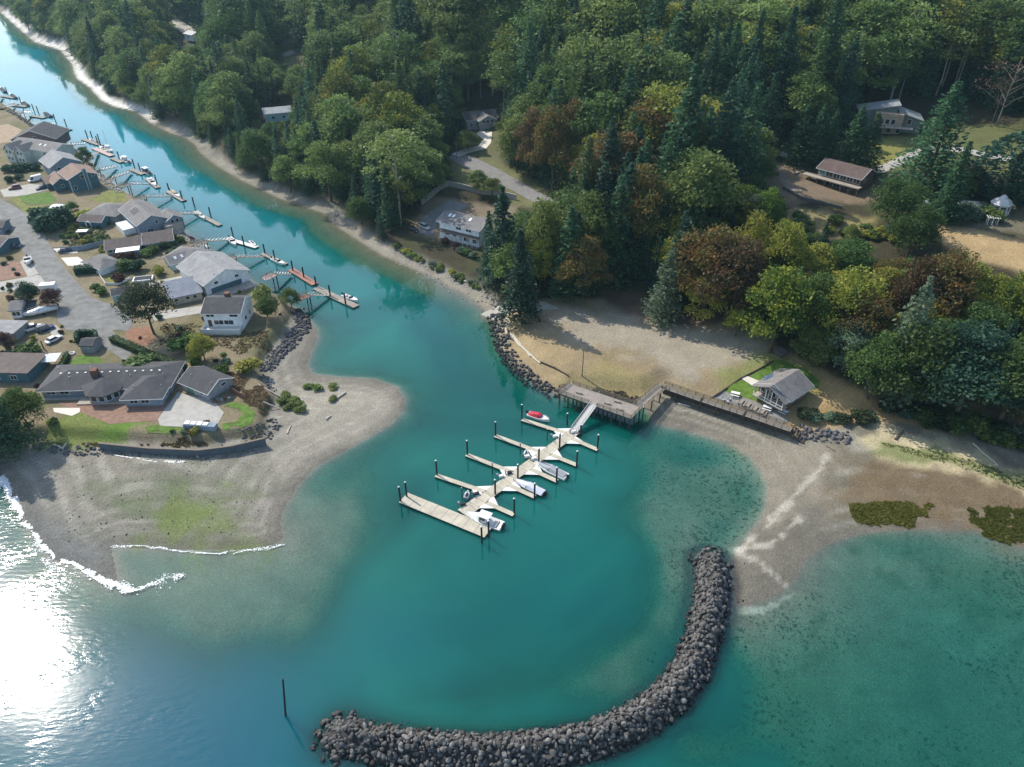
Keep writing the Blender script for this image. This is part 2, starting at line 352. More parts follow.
# canal banks: pale dry stones at the water edge; far bank's wet glare painted white
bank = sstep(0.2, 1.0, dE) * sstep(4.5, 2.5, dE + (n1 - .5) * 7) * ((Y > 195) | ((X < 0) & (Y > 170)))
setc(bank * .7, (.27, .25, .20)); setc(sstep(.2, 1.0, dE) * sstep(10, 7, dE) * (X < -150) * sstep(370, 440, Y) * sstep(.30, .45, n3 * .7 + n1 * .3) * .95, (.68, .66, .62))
up = np.maximum(sstep(-.5, 1.0, uW), sstep(0, 3.5, uE) * sstep(12, 4, -X * 0 + 0))
setc(sstep(-.5, .8, uW), (.20, .165, .105)); setc(sstep(.5, .62, n1) * (uW > 0) * .7, (.13, .125, .06)); setc(sstep(.55, .7, n3) * (uW > 0) * .6, (.27, .21, .13))
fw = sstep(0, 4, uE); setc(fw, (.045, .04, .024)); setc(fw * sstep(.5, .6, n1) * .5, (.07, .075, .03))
paint([(36, 432), (60, 418), (85, 411), (108, 424), (120, 411), (155, 414), (150, 424), (120, 437), (90, 442), (60, 442), (40, 440)], (.14, .17, .045), 1.5, 3.2, .9, nz=4)
paint([(120, 415), (140, 412), (150, 418), (125, 436), (95, 436)], (.10, .20, .03), 2, 3.2, .7, nz=4)
# gravel lot by the water
LOT = [(504, 304), (560, 296), (600, 300), (655, 318), (700, 325), (760, 345), (800, 365), (880, 405), (955, 428), (880, 413), (835, 422), (800, 428), (700, 394), (664, 382), (645, 393), (562, 383), (535, 369), (510, 338)]
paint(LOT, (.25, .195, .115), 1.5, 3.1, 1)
paint([(505, 325), (560, 325), (580, 350), (555, 370), (520, 352)], (.31, .235, .13), 4, 3, .8, nz=7)
paint([(540, 308), (620, 312), (700, 330), (765, 348), (750, 365), (690, 375), (620, 350), (560, 335)], (.29, .265, .21), 5, 3, .8, nz=10)
paint([(560, 376), (600, 360), (690, 385), (660, 382), (640, 393), (600, 388)], (.25, .21, .09), 3, 3, .7, nz=6)
paint([(795, 365), (850, 390), (960, 428), (880, 412), (835, 420), (790, 425), (780, 400)], (.36, .255, .12), 2, 3.2, .9, nz=4)
paint([(715, 372), (770, 358), (812, 372), (822, 392), (800, 402), (720, 392)], (.16, .19, .05), 2.5, 3.2, .7, nz=5)
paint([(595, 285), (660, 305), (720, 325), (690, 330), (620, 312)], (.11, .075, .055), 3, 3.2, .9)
def gpaint(pts, col, soft=2, k=1.0, nz=3): paint(None, col, soft, k=k, world=gw(pts), nz=nz)
gpaint([(935, 222), (1060, 250), (1060, 285), (985, 262), (930, 240)], (.40, .29, .15), 2, .95)
gpaint([(770, 215), (820, 207), (870, 220), (860, 235), (800, 240)], (.24, .20, .09), 2, .9, 5)
gpaint([(765, 150), (900, 175), (900, 200), (780, 205), (760, 180)], (.20, .15, .10), 3, .9, 6)
gpaint([(870, 140), (1024, 120), (1060, 175), (960, 175), (850, 165)], (.12, .13, .05), 3, .9, 6)
gpaint([(960, 205), (1060, 205), (1060, 240), (950, 225)], (.16, .145, .10), 3, .9)
gpaint([(850, 140), (900, 145), (905, 170), (840, 170)], (.22, .21, .06), 2, .8, 6)
gpaint([(425, 195), (520, 205), (510, 240), (470, 250), (410, 232)], (.20, .16, .11), 2, .95)
gpaint([(445, 160), (480, 150), (560, 195), (545, 212), (500, 200), (450, 178)], (.15, .15, .07), 3, .9)
gpaint([(455, 125), (500, 122), (500, 160), (455, 160)], (.12, .12, .06), 2, .9)
gpaint([(272, 55), (310, 45), (305, 95), (285, 92)], (.22, .20, .09), 3, .8)
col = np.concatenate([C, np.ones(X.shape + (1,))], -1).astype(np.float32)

def gridmesh(name, Z, keep=None):
    ny, nx = X.shape; V = np.stack([X, Y, Z], -1).reshape(-1, 3)
    idx = np.arange(ny * nx).reshape(ny, nx)
    Q = np.stack([idx[:-1, :-1], idx[:-1, 1:], idx[1:, 1:], idx[1:, :-1]], -1).reshape(-1, 4)
    if keep is not None:
        Q = Q[keep.ravel()]; used = np.unique(Q); re = np.full(len(V), -1); re[used] = np.arange(len(used)); V = V[used]; Q = re[Q]
        return npmesh(name, V, Q, smooth=True), used
    return npmesh(name, V, Q, smooth=True), None
me, _ = gridmesh('ground', H)
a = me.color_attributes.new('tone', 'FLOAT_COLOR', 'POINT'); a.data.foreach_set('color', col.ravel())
gm = bpy.data.materials.new('ground'); gm.use_nodes = True; t = gm.node_tree; b = t.nodes['Principled BSDF']
b.inputs['Roughness'].default_value = .95; b.inputs['Specular IOR Level'].default_value = .15
at = t.nodes.new('ShaderNodeAttribute'); at.attribute_name = 'tone'; tc = t.nodes.new('ShaderNodeTexCoord')
def nz(scale, lo, hi, typ='ShaderNodeTexNoise', outn=0, a0=.3, a1=.7):
    n = t.nodes.new(typ); n.inputs['Scale'].default_value = scale
    if typ == 'ShaderNodeTexNoise': n.inputs['Detail'].default_value = 8; n.inputs['Roughness'].default_value = .7
    t.links.new(tc.outputs['Object'], n.inputs['Vector'])
    r = t.nodes.new('ShaderNodeMapRange'); r.inputs[1].default_value = a0; r.inputs[2].default_value = a1; r.inputs[3].default_value = lo; r.inputs[4].default_value = hi
    t.links.new(n.outputs[outn], r.inputs[0]); return r, n
r1, nn = nz(2.6, .68, 1.32); r2, _ = nz(.2, .84, 1.16); r3, vv = nz(3.4, .80, 1.16, 'ShaderNodeTexVoronoi', 0, .1, .7)
m1 = t.nodes.new('ShaderNodeMath'); m1.operation = 'MULTIPLY'; m2 = t.nodes.new('ShaderNodeMath'); m2.operation = 'MULTIPLY'
t.links.new(r1.outputs[0], m1.inputs[0]); t.links.new(r2.outputs[0], m1.inputs[1]); t.links.new(m1.outputs[0], m2.inputs[0]); t.links.new(r3.outputs[0], m2.inputs[1])
ge = t.nodes.new('ShaderNodeNewGeometry'); sp = t.nodes.new('ShaderNodeSeparateXYZ'); t.links.new(ge.outputs['Position'], sp.inputs[0])
wt = t.nodes.new('ShaderNodeMapRange'); wt.inputs[1].default_value = -.12; wt.inputs[2].default_value = -.30; t.links.new(sp.outputs[2], wt.inputs[0])
wx = t.nodes.new('ShaderNodeMapRange'); wx.inputs[1].default_value = 8; wx.inputs[2].default_value = 40; t.links.new(sp.outputs[0], wx.inputs[0])
wm_ = t.nodes.new('ShaderNodeMath'); wm_.operation = 'MULTIPLY'; t.links.new(wt.outputs[0], wm_.inputs[0]); t.links.new(wx.outputs[0], wm_.inputs[1])
e1 = t.nodes.new('ShaderNodeTexNoise'); e1.inputs['Scale'].default_value = 1.25; e1.inputs['Detail'].default_value = 5; e1.inputs['Roughness'].default_value = .75; t.links.new(tc.outputs['Object'], e1.inputs['Vector'])
e2 = t.nodes.new('ShaderNodeTexNoise'); e2.inputs['Scale'].default_value = .035; e2.inputs['Detail'].default_value = 2; t.links.new(tc.outputs['Object'], e2.inputs['Vector'])
ea = t.nodes.new('ShaderNodeMath'); ea.operation = 'MULTIPLY_ADD'; ea.inputs[1].default_value = .55; t.links.new(e2.outputs[0], ea.inputs[0]); t.links.new(e1.outputs[0], ea.inputs[2])
er_ = t.nodes.new('ShaderNodeMapRange'); er_.inputs[1].default_value = .845; er_.inputs[2].default_value = .90; t.links.new(ea.outputs[0], er_.inputs[0])
em = t.nodes.new('ShaderNodeMath'); em.operation = 'MULTIPLY'; t.links.new(er_.outputs[0], em.inputs[0]); t.links.new(wm_.outputs[0], em.inputs[1])
ec = t.nodes.new('ShaderNodeMix'); ec.data_type = 'RGBA'; ec.inputs['B'].default_value = (.02, .045, .02, 1); t.links.new(em.outputs[0], ec.inputs['Factor']); t.links.new(at.outputs['Color'], ec.inputs['A'])
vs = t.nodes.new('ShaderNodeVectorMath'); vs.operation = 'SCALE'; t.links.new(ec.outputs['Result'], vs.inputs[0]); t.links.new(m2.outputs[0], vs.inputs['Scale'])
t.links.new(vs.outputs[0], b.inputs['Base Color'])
bp = t.nodes.new('ShaderNodeBump'); bp.inputs['Distance'].default_value = .25; bp.inputs['Strength'].default_value = .8; t.links.new(nn.outputs[0], bp.inputs['Height']); t.links.new(bp.outputs[0], b.inputs['Normal'])
me.materials.append(gm)
tag(link_mesh('ground', me), kind='structure')

# ---------------------------------------------------------------- water
Hc = np.minimum(np.minimum(H[:-1, :-1], H[1:, :-1]), np.minimum(H[:-1, 1:], H[1:, 1:]))
wm, used = gridmesh('water', np.zeros_like(H), Hc < .02)
dep = np.maximum(-H, 0)
# open sea: rougher than the sheltered canal and harbour
calm = sstep(-25, 25, -sdist(pw([(-600, 330), (0, 440), (150, 600), (290, 640), (310, 900), (-600, 900)]), X, Y) + (n3 - .5) * 50)
A = np.stack([dep / 8, calm, np.clip(sstep(150, 420, Y), 0, 1), np.ones_like(H)], -1).reshape(-1, 4)[used].astype(np.float32)
at_ = wm.color_attributes.new('depth', 'FLOAT_COLOR', 'POINT'); at_.data.foreach_set('color', A.ravel())
m = bpy.data.materials.new('water'); m.use_nodes = True; t = m.node_tree; t.nodes.remove(t.nodes['Principled BSDF']); out = t.nodes['Material Output']
def N(typ, **k):
    n = t.nodes.new(typ)
    for a_, v_ in k.items(): setattr(n, a_, v_)
    return n
def L(a_, b_): t.links.new(a_, b_)
at = N('ShaderNodeAttribute'); at.attribute_name = 'depth'; sep = N('ShaderNodeSeparateColor'); L(at.outputs['Color'], sep.inputs[0])
tc = N('ShaderNodeTexCoord')
def expk(k):
    a_ = N('ShaderNodeMath', operation='MULTIPLY'); a_.inputs[1].default_value = -k * 8; L(sep.outputs[0], a_.inputs[0])
    e = N('ShaderNodeMath', operation='EXPONENT'); L(a_.outputs[0], e.inputs[0]); return e.outputs[0]
cc = N('ShaderNodeCombineColor'); L(expk(.85), cc.inputs[0]); L(expk(.12), cc.inputs[1]); L(expk(.24), cc.inputs[2])
tr = N('ShaderNodeBsdfTransparent'); L(cc.outputs[0], tr.inputs[0])
df = N('ShaderNodeSubsurfaceScattering'); df.inputs['Scale'].default_value = 3.0; df.inputs['Radius'].default_value = (.6, 1.0, 1.0); df.falloff = 'BURLEY'
fn = N('ShaderNodeTexNoise'); fn.inputs['Scale'].default_value = .018; fn.inputs['Detail'].default_value = 5; fn.inputs['Distortion'].default_value = 1.5; L(tc.outputs['Object'], fn.inputs['Vector'])
cr = N('ShaderNodeValToRGB'); cr.color_ramp.elements[0].position = .38; cr.color_ramp.elements[1].position = .68
cr.color_ramp.elements[0].color = (.0, .082, .076, 1); cr.color_ramp.elements[1].color = (.006, .14, .112, 1); L(fn.outputs[0], cr.inputs[0]); 
mxc = N('ShaderNodeMix', data_type='RGBA'); mxc.inputs['B'].default_value = (.01, .22, .29, 1); L(sep.outputs[2], mxc.inputs['Factor']); mxs = N('ShaderNodeMix', data_type='RGBA'); mxs.inputs['A'].default_value = (.0, .085, .13, 1); L(sep.outputs[1], mxs.inputs['Factor']); L(cr.outputs[0], mxs.inputs['B']); L(mxs.outputs['Result'], mxc.inputs['A']); L(mxc.outputs['Result'], df.inputs[0])
inv = N('ShaderNodeMath', operation='SUBTRACT'); inv.inputs[0].default_value = 1; L(expk(.42), inv.inputs[1])
body = N('ShaderNodeMixShader'); L(inv.outputs[0], body.inputs[0]); L(tr.outputs[0], body.inputs[1]); L(df.outputs[0], body.inputs[2])
gl = N('ShaderNodeBsdfGlossy'); gl.inputs[0].default_value = (1, 1, 1, 1)
rr = N('ShaderNodeMapRange'); rr.inputs[3].default_value = .09; rr.inputs[4].default_value = .02; L(sep.outputs[1], rr.inputs[0]); L(rr.outputs[0], gl.inputs['Roughness'])
# ripples
mp = N('ShaderNodeMapping'); mp.inputs['Rotation'].default_value = (0, 0, rad(-35)); mp.inputs['Scale'].default_value = (.35, 1, 1); L(tc.outputs['Object'], mp.inputs[0])
w1 = N('ShaderNodeTexNoise'); w1.inputs['Scale'].default_value = 1.3; w1.inputs['Detail'].default_value = 4; L(mp.outputs[0], w1.inputs['Vector'])
w2 = N('ShaderNodeTexNoise'); w2.inputs['Scale'].default_value = .05; w2.inputs['Detail'].default_value = 3; w2.inputs['Distortion'].default_value = 2; L(tc.outputs['Object'], w2.inputs['Vector'])
st = N('ShaderNodeMapRange'); st.inputs[1].default_value = .42; st.inputs[2].default_value = .6; st.inputs[3].default_value = .3; st.inputs[4].default_value = 1.6; L(w2.outputs[0], st.inputs[0])
s2 = N('ShaderNodeMapRange'); s2.inputs[3].default_value = .15; s2.inputs[4].default_value = .022; L(sep.outputs[1], s2.inputs[0])
mm = N('ShaderNodeMath', operation='MULTIPLY'); L(st.outputs[0], mm.inputs[0]); L(s2.outputs[0], mm.inputs[1])
bp = N('ShaderNodeBump'); bp.inputs['Distance'].default_value = .3; L(mm.outputs[0], bp.inputs['Strength']); L(w1.outputs[0], bp.inputs['Height']); L(bp.outputs[0], gl.inputs['Normal'])
fr = N('ShaderNodeFresnel'); fr.inputs[0].default_value = 1.42
gb = N('ShaderNodeNewGeometry'); bk = N('ShaderNodeMath', operation='SUBTRACT'); bk.inputs[0].default_value = 1; L(gb.outputs['Backfacing'], bk.inputs[1])
ff = N('ShaderNodeMath', operation='MULTIPLY'); L(fr.outputs[0], ff.inputs[0]); L(bk.outputs[0], ff.inputs[1])   # light coming up through the surface just passes
ms = N('ShaderNodeMixShader'); L(ff.outputs[0], ms.inputs[0]); L(body.outputs[0], ms.inputs[1]); L(gl.outputs[0], ms.inputs[2]); L(ms.outputs[0], out.inputs[0])
wm.materials.append(m); WATER = tag(link_mesh('water', wm), kind='structure')

# ---------------------------------------------------------------- sheets laid on the ground (roads, lawns, pads)
def sheet(name, pts, mt, lift=.06, step=1.6, z=None, kind='structure', world=None, label=None, cat=None):
    """polygon cut on a fine grid so that it follows the ground"""
    import bmesh
    poly = world if world is not None else (gw(pts) if z is None else pw(pts, z))
    bm = bmesh.new(); f = bm.faces.new([bm.verts.new((x, y, 0)) for x, y in poly])
    bmesh.ops.triangulate(bm, faces=[f])
    x0, y0 = poly.min(0); x1, y1 = poly.max(0)
    step = max(step, (x1 - x0) / 70, (y1 - y0) / 70)
    for k in range(1, int((x1 - x0) / step) + 1):
        bmesh.ops.bisect_plane(bm, geom=bm.verts[:] + bm.edges[:] + bm.faces[:], plane_co=(x0 + k * step, 0, 0), plane_no=(1, 0, 0))
    for k in range(1, int((y1 - y0) / step) + 1):
        bmesh.ops.bisect_plane(bm, geom=bm.verts[:] + bm.edges[:] + bm.faces[:], plane_co=(0, y0 + k * step, 0), plane_no=(0, 1, 0))
    for v in bm.verts: v.co.z = Hg(v.co.x, v.co.y) + lift
    bmesh.ops.recalc_face_normals(bm, faces=bm.faces[:])
    if sum(f.normal.z for f in bm.faces) < 0: bmesh.ops.reverse_faces(bm, faces=bm.faces[:])
    me = bpy.data.meshes.new(name); bm.to_mesh(me); bm.free(); me.materials.append(mt)
    o = link_mesh(name, me); tag(o, label, cat, None, kind); return o
def strip(name, pts, width, mt, lift=.07, world=None, z=None):
    c = world if world is not None else (gw(pts) if z is None else pw(pts, z))
    # smooth and offset
    q = []
    for i in range(len(c) - 1):
        n = max(2, int(np.hypot(*(c[i + 1] - c[i])) / 2.0))
        p0 = c[max(i - 1, 0)]; p1 = c[i]; p2 = c[i + 1]; p3 = c[min(i + 2, len(c) - 1)]
        for k in range(n):
            s = k / n; q.append(.5 * ((2 * p1) + (-p0 + p2) * s + (2 * p0 - 5 * p1 + 4 * p2 - p3) * s * s + (-p0 + 3 * p1 - 3 * p2 + p3) * s ** 3))
    q.append(c[-1]); q = np.array(q); tg = np.gradient(q, axis=0); tg /= np.hypot(tg[:, 0], tg[:, 1])[:, None] + 1e-9
    no = np.stack([-tg[:, 1], tg[:, 0]], -1); V = []; K = 5
    for j in range(K):
        o_ = q + no * (width * (j / (K - 1) - .5)); V += [(x, y, Hg(x, y) + lift) for x, y in o_]
    n = len(q); Q = [(j * n + i, (j + 1) * n + i, (j + 1) * n + i + 1, j * n + i + 1) for j in range(K - 1) for i in range(n - 1)]
    Q = [q_[::-1] for q_ in Q]
    me = npmesh(name, V, Q, [mt]); return tag(link_mesh(name, me), kind='structure')
M_ASPH = mat('asphalt', (.20, .195, .185), .9, .18, .6); M_ASPHO = mat('worn_asphalt', (.182, .182, .172), .9, .3, .35)
M_CONC = mat('concrete', (.36, .345, .31), .85, .16, .7); M_PALEC = mat('pale_concrete', (.62, .58, .50), .8, .1, .8)
M_LAWN = mat('lawn', (.088, .155, .026), .95, .45, .6); M_LAWN2 = mat('dry_lawn', (.16, .17, .045), .95, .4, .5); M_BRICKP = mat('red_gravel', (.24, .15, .11), .95, .3, 1)
M_DARKG = mat('dark_gravel', (.10, .10, .10), .95, .25, 1)
ROADW = gw([(-30, 170), (14, 206), (47, 240), (92, 298), (134, 322), (133, 353), (100, 345), (66, 330), (55, 306), (42, 278), (5, 225), (-30, 200)])
sheet('road', [(-30, 170), (2, 200), (14, 206), (40, 222), (47, 240), (60, 262), (75, 280), (92, 298), (112, 305), (128, 312), (134, 322), (128, 331), (112, 330), (133, 353), (125, 361), (100, 345), (88, 333), (66, 330), (58, 322), (55, 306), (52, 292), (42, 278), (22, 250), (5, 225), (-30, 200)], M_ASPHO, .07)
sheet('driveway', [(22, 196), (48, 190), (52, 186), (30, 184), (0, 190), (4, 197)], M_CONC, .05)
sheet('driveway', [(-20, 278), (0, 282), (38, 275), (47, 279), (50, 284), (12, 291), (-20, 294)], M_CONC, .05)
sheet('driveway', [(45, 248), (65, 247), (66, 252), (52, 252)], M_DARKG, .05)
sheet('driveway', [(53, 249), (76, 247), (78, 253), (60, 254)], M_PALEC, .09)
sheet('driveway', [(61, 258), (78, 257), (85, 262), (84, 266), (68, 266)], M_PALEC, .09)
sheet('driveway', [(20, 262), (32, 252), (38, 258), (45, 272), (28, 277)], M_CONC, .05)
sheet('driveway', [(56, 325), (64, 333), (55, 338), (48, 330)], M_CONC, .05)
sheet('patio', [(178, 392), (187, 395), (213, 400), (224, 413), (218, 424), (207, 428), (160, 426), (158, 419)], M_CONC, .06)
sheet('path', [(133, 286), (186, 275), (190, 279), (170, 285), (150, 290), (140, 292)], M_CONC, .06)
sheet('path', [(53, 408), (80, 408), (80, 412), (72, 416), (54, 412)], M_PALEC, .05)
sheet('path', [(150, 313), (208, 305), (208, 312), (155, 321)], M_CONC, .06)
sheet('patio', [(55, 402), (160, 400), (178, 404), (165, 420), (110, 424), (85, 414)], M_BRICKP, .035)
sheet('lawn', [(18, 196), (50, 192), (57, 200), (50, 204), (26, 204)], M_LAWN, .06)
sheet('dry_lawn', [(8, 196), (18, 196), (26, 206), (60, 205), (68, 215), (45, 222), (24, 212)], M_LAWN2, .04)
sheet('lawn', [(98, 196), (128, 191), (126, 201), (106, 204), (90, 200)], M_LAWN2, .05)
sheet('lawn', [(70, 362), (80, 355), (100, 357), (104, 366), (96, 371), (70, 371)], M_LAWN, .05)
sheet('lawn', [(145, 427), (155, 425), (182, 428), (190, 434), (165, 434), (148, 433)], M_LAWN, .07)
sheet('lawn', [(224, 406), (232, 402), (246, 405), (256, 414), (252, 424), (238, 430), (223, 430), (222, 424), (236, 422), (243, 414), (238, 409)], M_LAWN, .07)
sheet('lawn', [(103, 277), (122, 272), (124, 279), (112, 285)], M_LAWN2, .05)
sheet('lawn', [(36, 176), (100, 174), (98, 184)], M_LAWN, .05) if False else None
sheet('lawn', [(72, 152), (80, 156), (90, 163), (84, 165), (76, 158)], M_LAWN, .05)
sheet('dirt_yard', [(-20, 128), (8, 124), (22, 130), (12, 142), (-20, 146)], mat('dirt', (.33, .25, .17), .95, .25, .6), .05)
sheet('dirt_yard', [(-20, 285 - 8), (0, 262), (20, 262), (26, 276), (0, 281)], M_BRICKP, .05)
sheet('dirt_yard', [(124, 330), (152, 326), (158, 340), (146, 346), (128, 340)], mat('bark_mulch', (.24, .13, .08), .95, .3, 1), .05)
# boat launch, lot road and club lawn
sheet('boat_launch', [(480, 314), (500, 304), (520, 300), (545, 302), (560, 309), (535, 311), (508, 315), (494, 321)], M_CONC, .08)
sheet('lawn', [(749, 377), (773.5, 360.5), (786, 361), (803, 368), (820, 381), (818, 388), (800, 392), (775, 388)], M_LAWN, .07)
sheet('lawn', [(723.5, 391), (741, 379.5), (760, 386), (765, 394), (775, 400), (768, 404), (747, 398)], mat('club_lawn', (.10, .17, .025), .95, .4, .7), .06)
sheet('patio', [(740, 378), (747.5, 376.5), (761, 382), (754, 387)], M_PALEC, .12)
sheet('patio', [(712.5, 397.6), (723.5, 391), (747, 399), (776, 410), (789, 421), (784, 424)], mat('grey_deck', (.22, .215, .20), .85, .2, 1), .10)
sheet('road', [(448, 158), (455, 152), (475, 158), (500, 170), (524, 184), (545, 195), (565, 205), (584, 213), (580, 221), (558, 213), (538, 204), (515, 192), (490, 180), (466, 168)], M_ASPH, .09)
sheet('driveway', [(452, 154), (465, 149), (478, 146), (484, 140), (476, 134), (480, 131), (492, 132), (491, 143), (486, 149), (470, 153), (458, 157)], M_PALEC, .16)
sheet('driveway', [(415, 232), (425, 215), (450, 200), (470, 205), (455, 214), (438, 222), (432, 236)], M_ASPH, .08)
strip('road', [(578, 214), (592, 228), (600, 240), (606, 256)], 6, M_ASPH, .1)
strip('road', [(1060, 166), (1000, 158), (960, 150), (930, 150), (880, 170), (850, 172), (800, 160), (770, 150)], 4.5, M_CONC, .12)
strip('road', [(145, 8), (170, 20), (190, 32), (205, 40)], 9, M_CONC, .25)
strip('road', [(275, 58), (295, 52), (306, 49), (312, 30), (316, 10)], 9, M_CONC, .25)
strip('dirt_path', [(776, 168), (785, 182), (798, 192)], 3.5, mat('path_dirt', (.2, .165, .125), .95, .3, .8), .12)
# ---------------------------------------------------------------- foliage prototypes
def leafquads(Pc, size, up=.3, rng=RNG, elong=1.0):
    """one small leaf-clump face per point"""
    n = len(Pc); nrm = rng.normal(size=(n, 3)); nrm[:, 2] += up; nrm /= np.linalg.norm(nrm, axis=1)[:, None]
    a = np.cross(nrm, rng.normal(size=(n, 3))); a /= np.linalg.norm(a, axis=1)[:, None] + 1e-9; b = np.cross(nrm, a)
    s = (size * rng.uniform(.6, 1.35, n))[:, None] if np.isscalar(size) else (size * rng.uniform(.6, 1.35, n))[:, None]
    a = a * s * elong; b = b * s * .7
    V = np.stack([Pc - a, Pc - b * .9 + a * .1, Pc + a, Pc + b * .9 - a * .15], 1).reshape(-1, 3)
    return V, np.arange(n * 4).reshape(n, 4)
def crown_broad(seed, R=.36, z0=.22, lumps=44, per=85, size=.017, shape=1.0, squash=1.0, gap=.0):
    g = np.random.default_rng(seed); pts = []
    zc = (1 + z0) / 2; hz = (1 - z0) / 2
    for i in range(lumps):
        v = g.normal(size=3); v /= np.linalg.norm(v); 
        if v[2] < -.55: v[2] *= -.6
        k = g.uniform(.45, .86) ** .8; c = np.array([v[0] * R * k, v[1] * R * k, zc + v[2] * hz * k * squash])
        c[:2] *= 1 - shape * .25 * max(0, (c[2] - zc) / hz)
        r = g.uniform(.085, .15) * (R / .33); n = int(per * (r / .11) ** 2)
        u = g.normal(size=(n, 3)); u /= np.linalg.norm(u, axis=1)[:, None]; u[:, 2] = np.where(u[:, 2] < -.35, -u[:, 2] * .6, u[:, 2])
        pts.append(c + u * r * g.uniform(.55, 1.08, (n, 1)) * np.array([1, 1, .8]))
    p = np.vstack(pts); p[:, 2] = np.clip(p[:, 2], .04, 1.0); V, Q = leafquads(p, size, .4, g); return V, Q
def crown_fir(seed, R=.17, z0=.06, lev=56, br=10, droop=.35, size=.0115, dens=10, top=1.0):
    g = np.random.default_rng(seed); pts = []
    for i in range(lev):
        t = (i + g.uniform(0, .8)) / lev; z = z0 + (1 - z0) * t; Rz = R * ((1 - t) ** .78) * g.uniform(.75, 1.12) + .006
        nb = max(4, int(br * (.45 + .55 * (1 - t)) + g.uniform(0, 1.5))); ph = g.uniform(0, 6.28)
        for k in range(nb):
            a = ph + k * 6.283 / nb + g.normal() * .22; Lb = Rz * g.uniform(.62, 1.15); m = max(3, int(dens * (.35 + Lb / R)))
            s = g.uniform(.12, 1, m) ** .8; w = g.normal(size=m) * .22 * s * Lb * .9
            x = np.cos(a) * s * Lb - np.sin(a) * w; y = np.sin(a) * s * Lb + np.cos(a) * w
            pts.append(np.stack([x, y, z - droop * Lb * s ** 1.5 + g.normal(size=m) * .004], -1))
    p = np.vstack(pts); p[:, 2] = np.clip(p[:, 2], .02, 1); V, Q = leafquads(p, size, .9, g, 1.25); return V, Q
def crown_column(seed, R=.16, n=2400, size=.02):
    g = np.random.default_rng(seed); t = g.uniform(0, 1, n); a = g.uniform(0, 6.283, n)
    r = R * (np.sin(np.pi * np.clip(t * .82 + .14, 0, 1)) ** .7) * g.uniform(.75, 1.08, n)
    V, Q = leafquads(np.stack([np.cos(a) * r, np.sin(a) * r, .03 + t * .97], -1), size, .3, g); return V, Q
def crown_bush(seed, n=900, lumps=14, size=.075):
    g = np.random.default_rng(seed); pts = []
    for i in range(lumps):
        a = g.uniform(0, 6.283); rr = g.uniform(0, .36); c = np.array([np.cos(a) * rr, np.sin(a) * rr, g.uniform(.3, .68) - rr * .4]); r = g.uniform(.16, .28)
        u = g.normal(size=(n // lumps, 3)); u /= np.linalg.norm(u, axis=1)[:, None]; pts.append(c + u * r * g.uniform(.6, 1.05, (n // lumps, 1)))
    p = np.vstack(pts); p[:, 2] = np.clip(p[:, 2], .03, 1); V, Q = leafquads(p, size, .4, g); return V, Q
def trunkmesh(name, r, h, mt, limbs=0, seed=0, lean=0, lr=.3, z0=.3):
    g = random.Random(seed); b = MB(); k = 5; prev = None; pts = []
    for i in range(k + 1):
        t = i / k; pts.append((g.uniform(-1, 1) * .008 + lean * t, g.uniform(-1, 1) * .008, h * t - (.03 if i == 0 else 0)))
    for i in range(k): b.tube(pts[i], pts[i + 1], r * (1 - .8 * i / k), r * (1 - .8 * (i + 1) / k), 7)
    for i in range(limbs):
        z = z0 + (h - z0) * (i + .5) / limbs; a = i * 2.4 + g.uniform(-.4, .4); L_ = lr * g.uniform(.5, 1) * (1.1 - .6 * z)
        p0 = (lean * z / h, 0, z); p1 = (p0[0] + math.cos(a) * L_ * .6, math.sin(a) * L_ * .6, z + L_ * .45); p2 = (p0[0] + math.cos(a) * L_, math.sin(a) * L_, z + L_ * .62)
        b.tube(p0, p1, r * .38, r * .2, 5); b.tube(p1, p2, r * .2, r * .06, 5)
    return b.mesh(name, mt)
M_BARK = mat('bark', (.085, .065, .05), .95, .3, 4); M_PALEBARK = mat('pale_bark', (.33, .31, .27), .9, .3, 5)
LM = dict(
    dark=leafmat('needles_dark', (0.023, 0.062, 0.044), (0.052, 0.118, 0.068)), fir=leafmat('needles_green', (0.035, 0.094, 0.050), (0.077, 0.171, 0.072)),
    cedar=leafmat('needles_olive', (0.078, 0.136, 0.046), (0.147, 0.211, 0.065)),
    green=leafmat('leaves_green', (0.049, 0.106, 0.028), (0.117, 0.196, 0.051)), alder=leafmat('leaves_alder', (0.091, 0.160, 0.044), (0.224, 0.306, 0.088)),
    yellow=leafmat('leaves_yellow_green', (0.183, 0.233, 0.043), (0.459, 0.437, 0.078)), olive=leafmat('leaves_olive', (0.107, 0.169, 0.048), (0.212, 0.272, 0.072)),
    orange=leafmat('leaves_orange', (0.095, 0.109, 0.033), (0.237, 0.147, 0.044)), rust=leafmat('leaves_rust', (0.078, 0.078, 0.033), (0.182, 0.102, 0.050)),
    plum=leafmat('leaves_plum', (0.054, 0.030, 0.027), (0.101, 0.047, 0.038)), blue=leafmat('leaves_grey_green', (0.094, 0.155, 0.101), (0.186, 0.261, 0.158)),
    bright=leafmat('leaves_bright', (.07, .14, .02), (.15, .24, .035)), dead=leafmat('dead_twigs', (0.149, 0.108, 0.081), (0.270, 0.189, 0.135)),
    mixed=leafmat('leaves_mixed', (0.051, 0.103, 0.022), (0.248, 0.265, 0.033)), oak=leafmat('leaves_oak', (.032, .05, .026), (.06, .085, .04)))
PROTO = {}
def proto(kind, V, Q, trunk):
    PROTO[kind] = (npmesh('crown', V, Q, [LM['green']]), trunk)
for i in range(3): proto('fir%d' % i, *crown_fir(i, R=.185 + .02 * i, z0=.05 + .03 * i, droop=.3 + .12 * i), trunkmesh('trunk', .012, .93, M_BARK, 0, i))
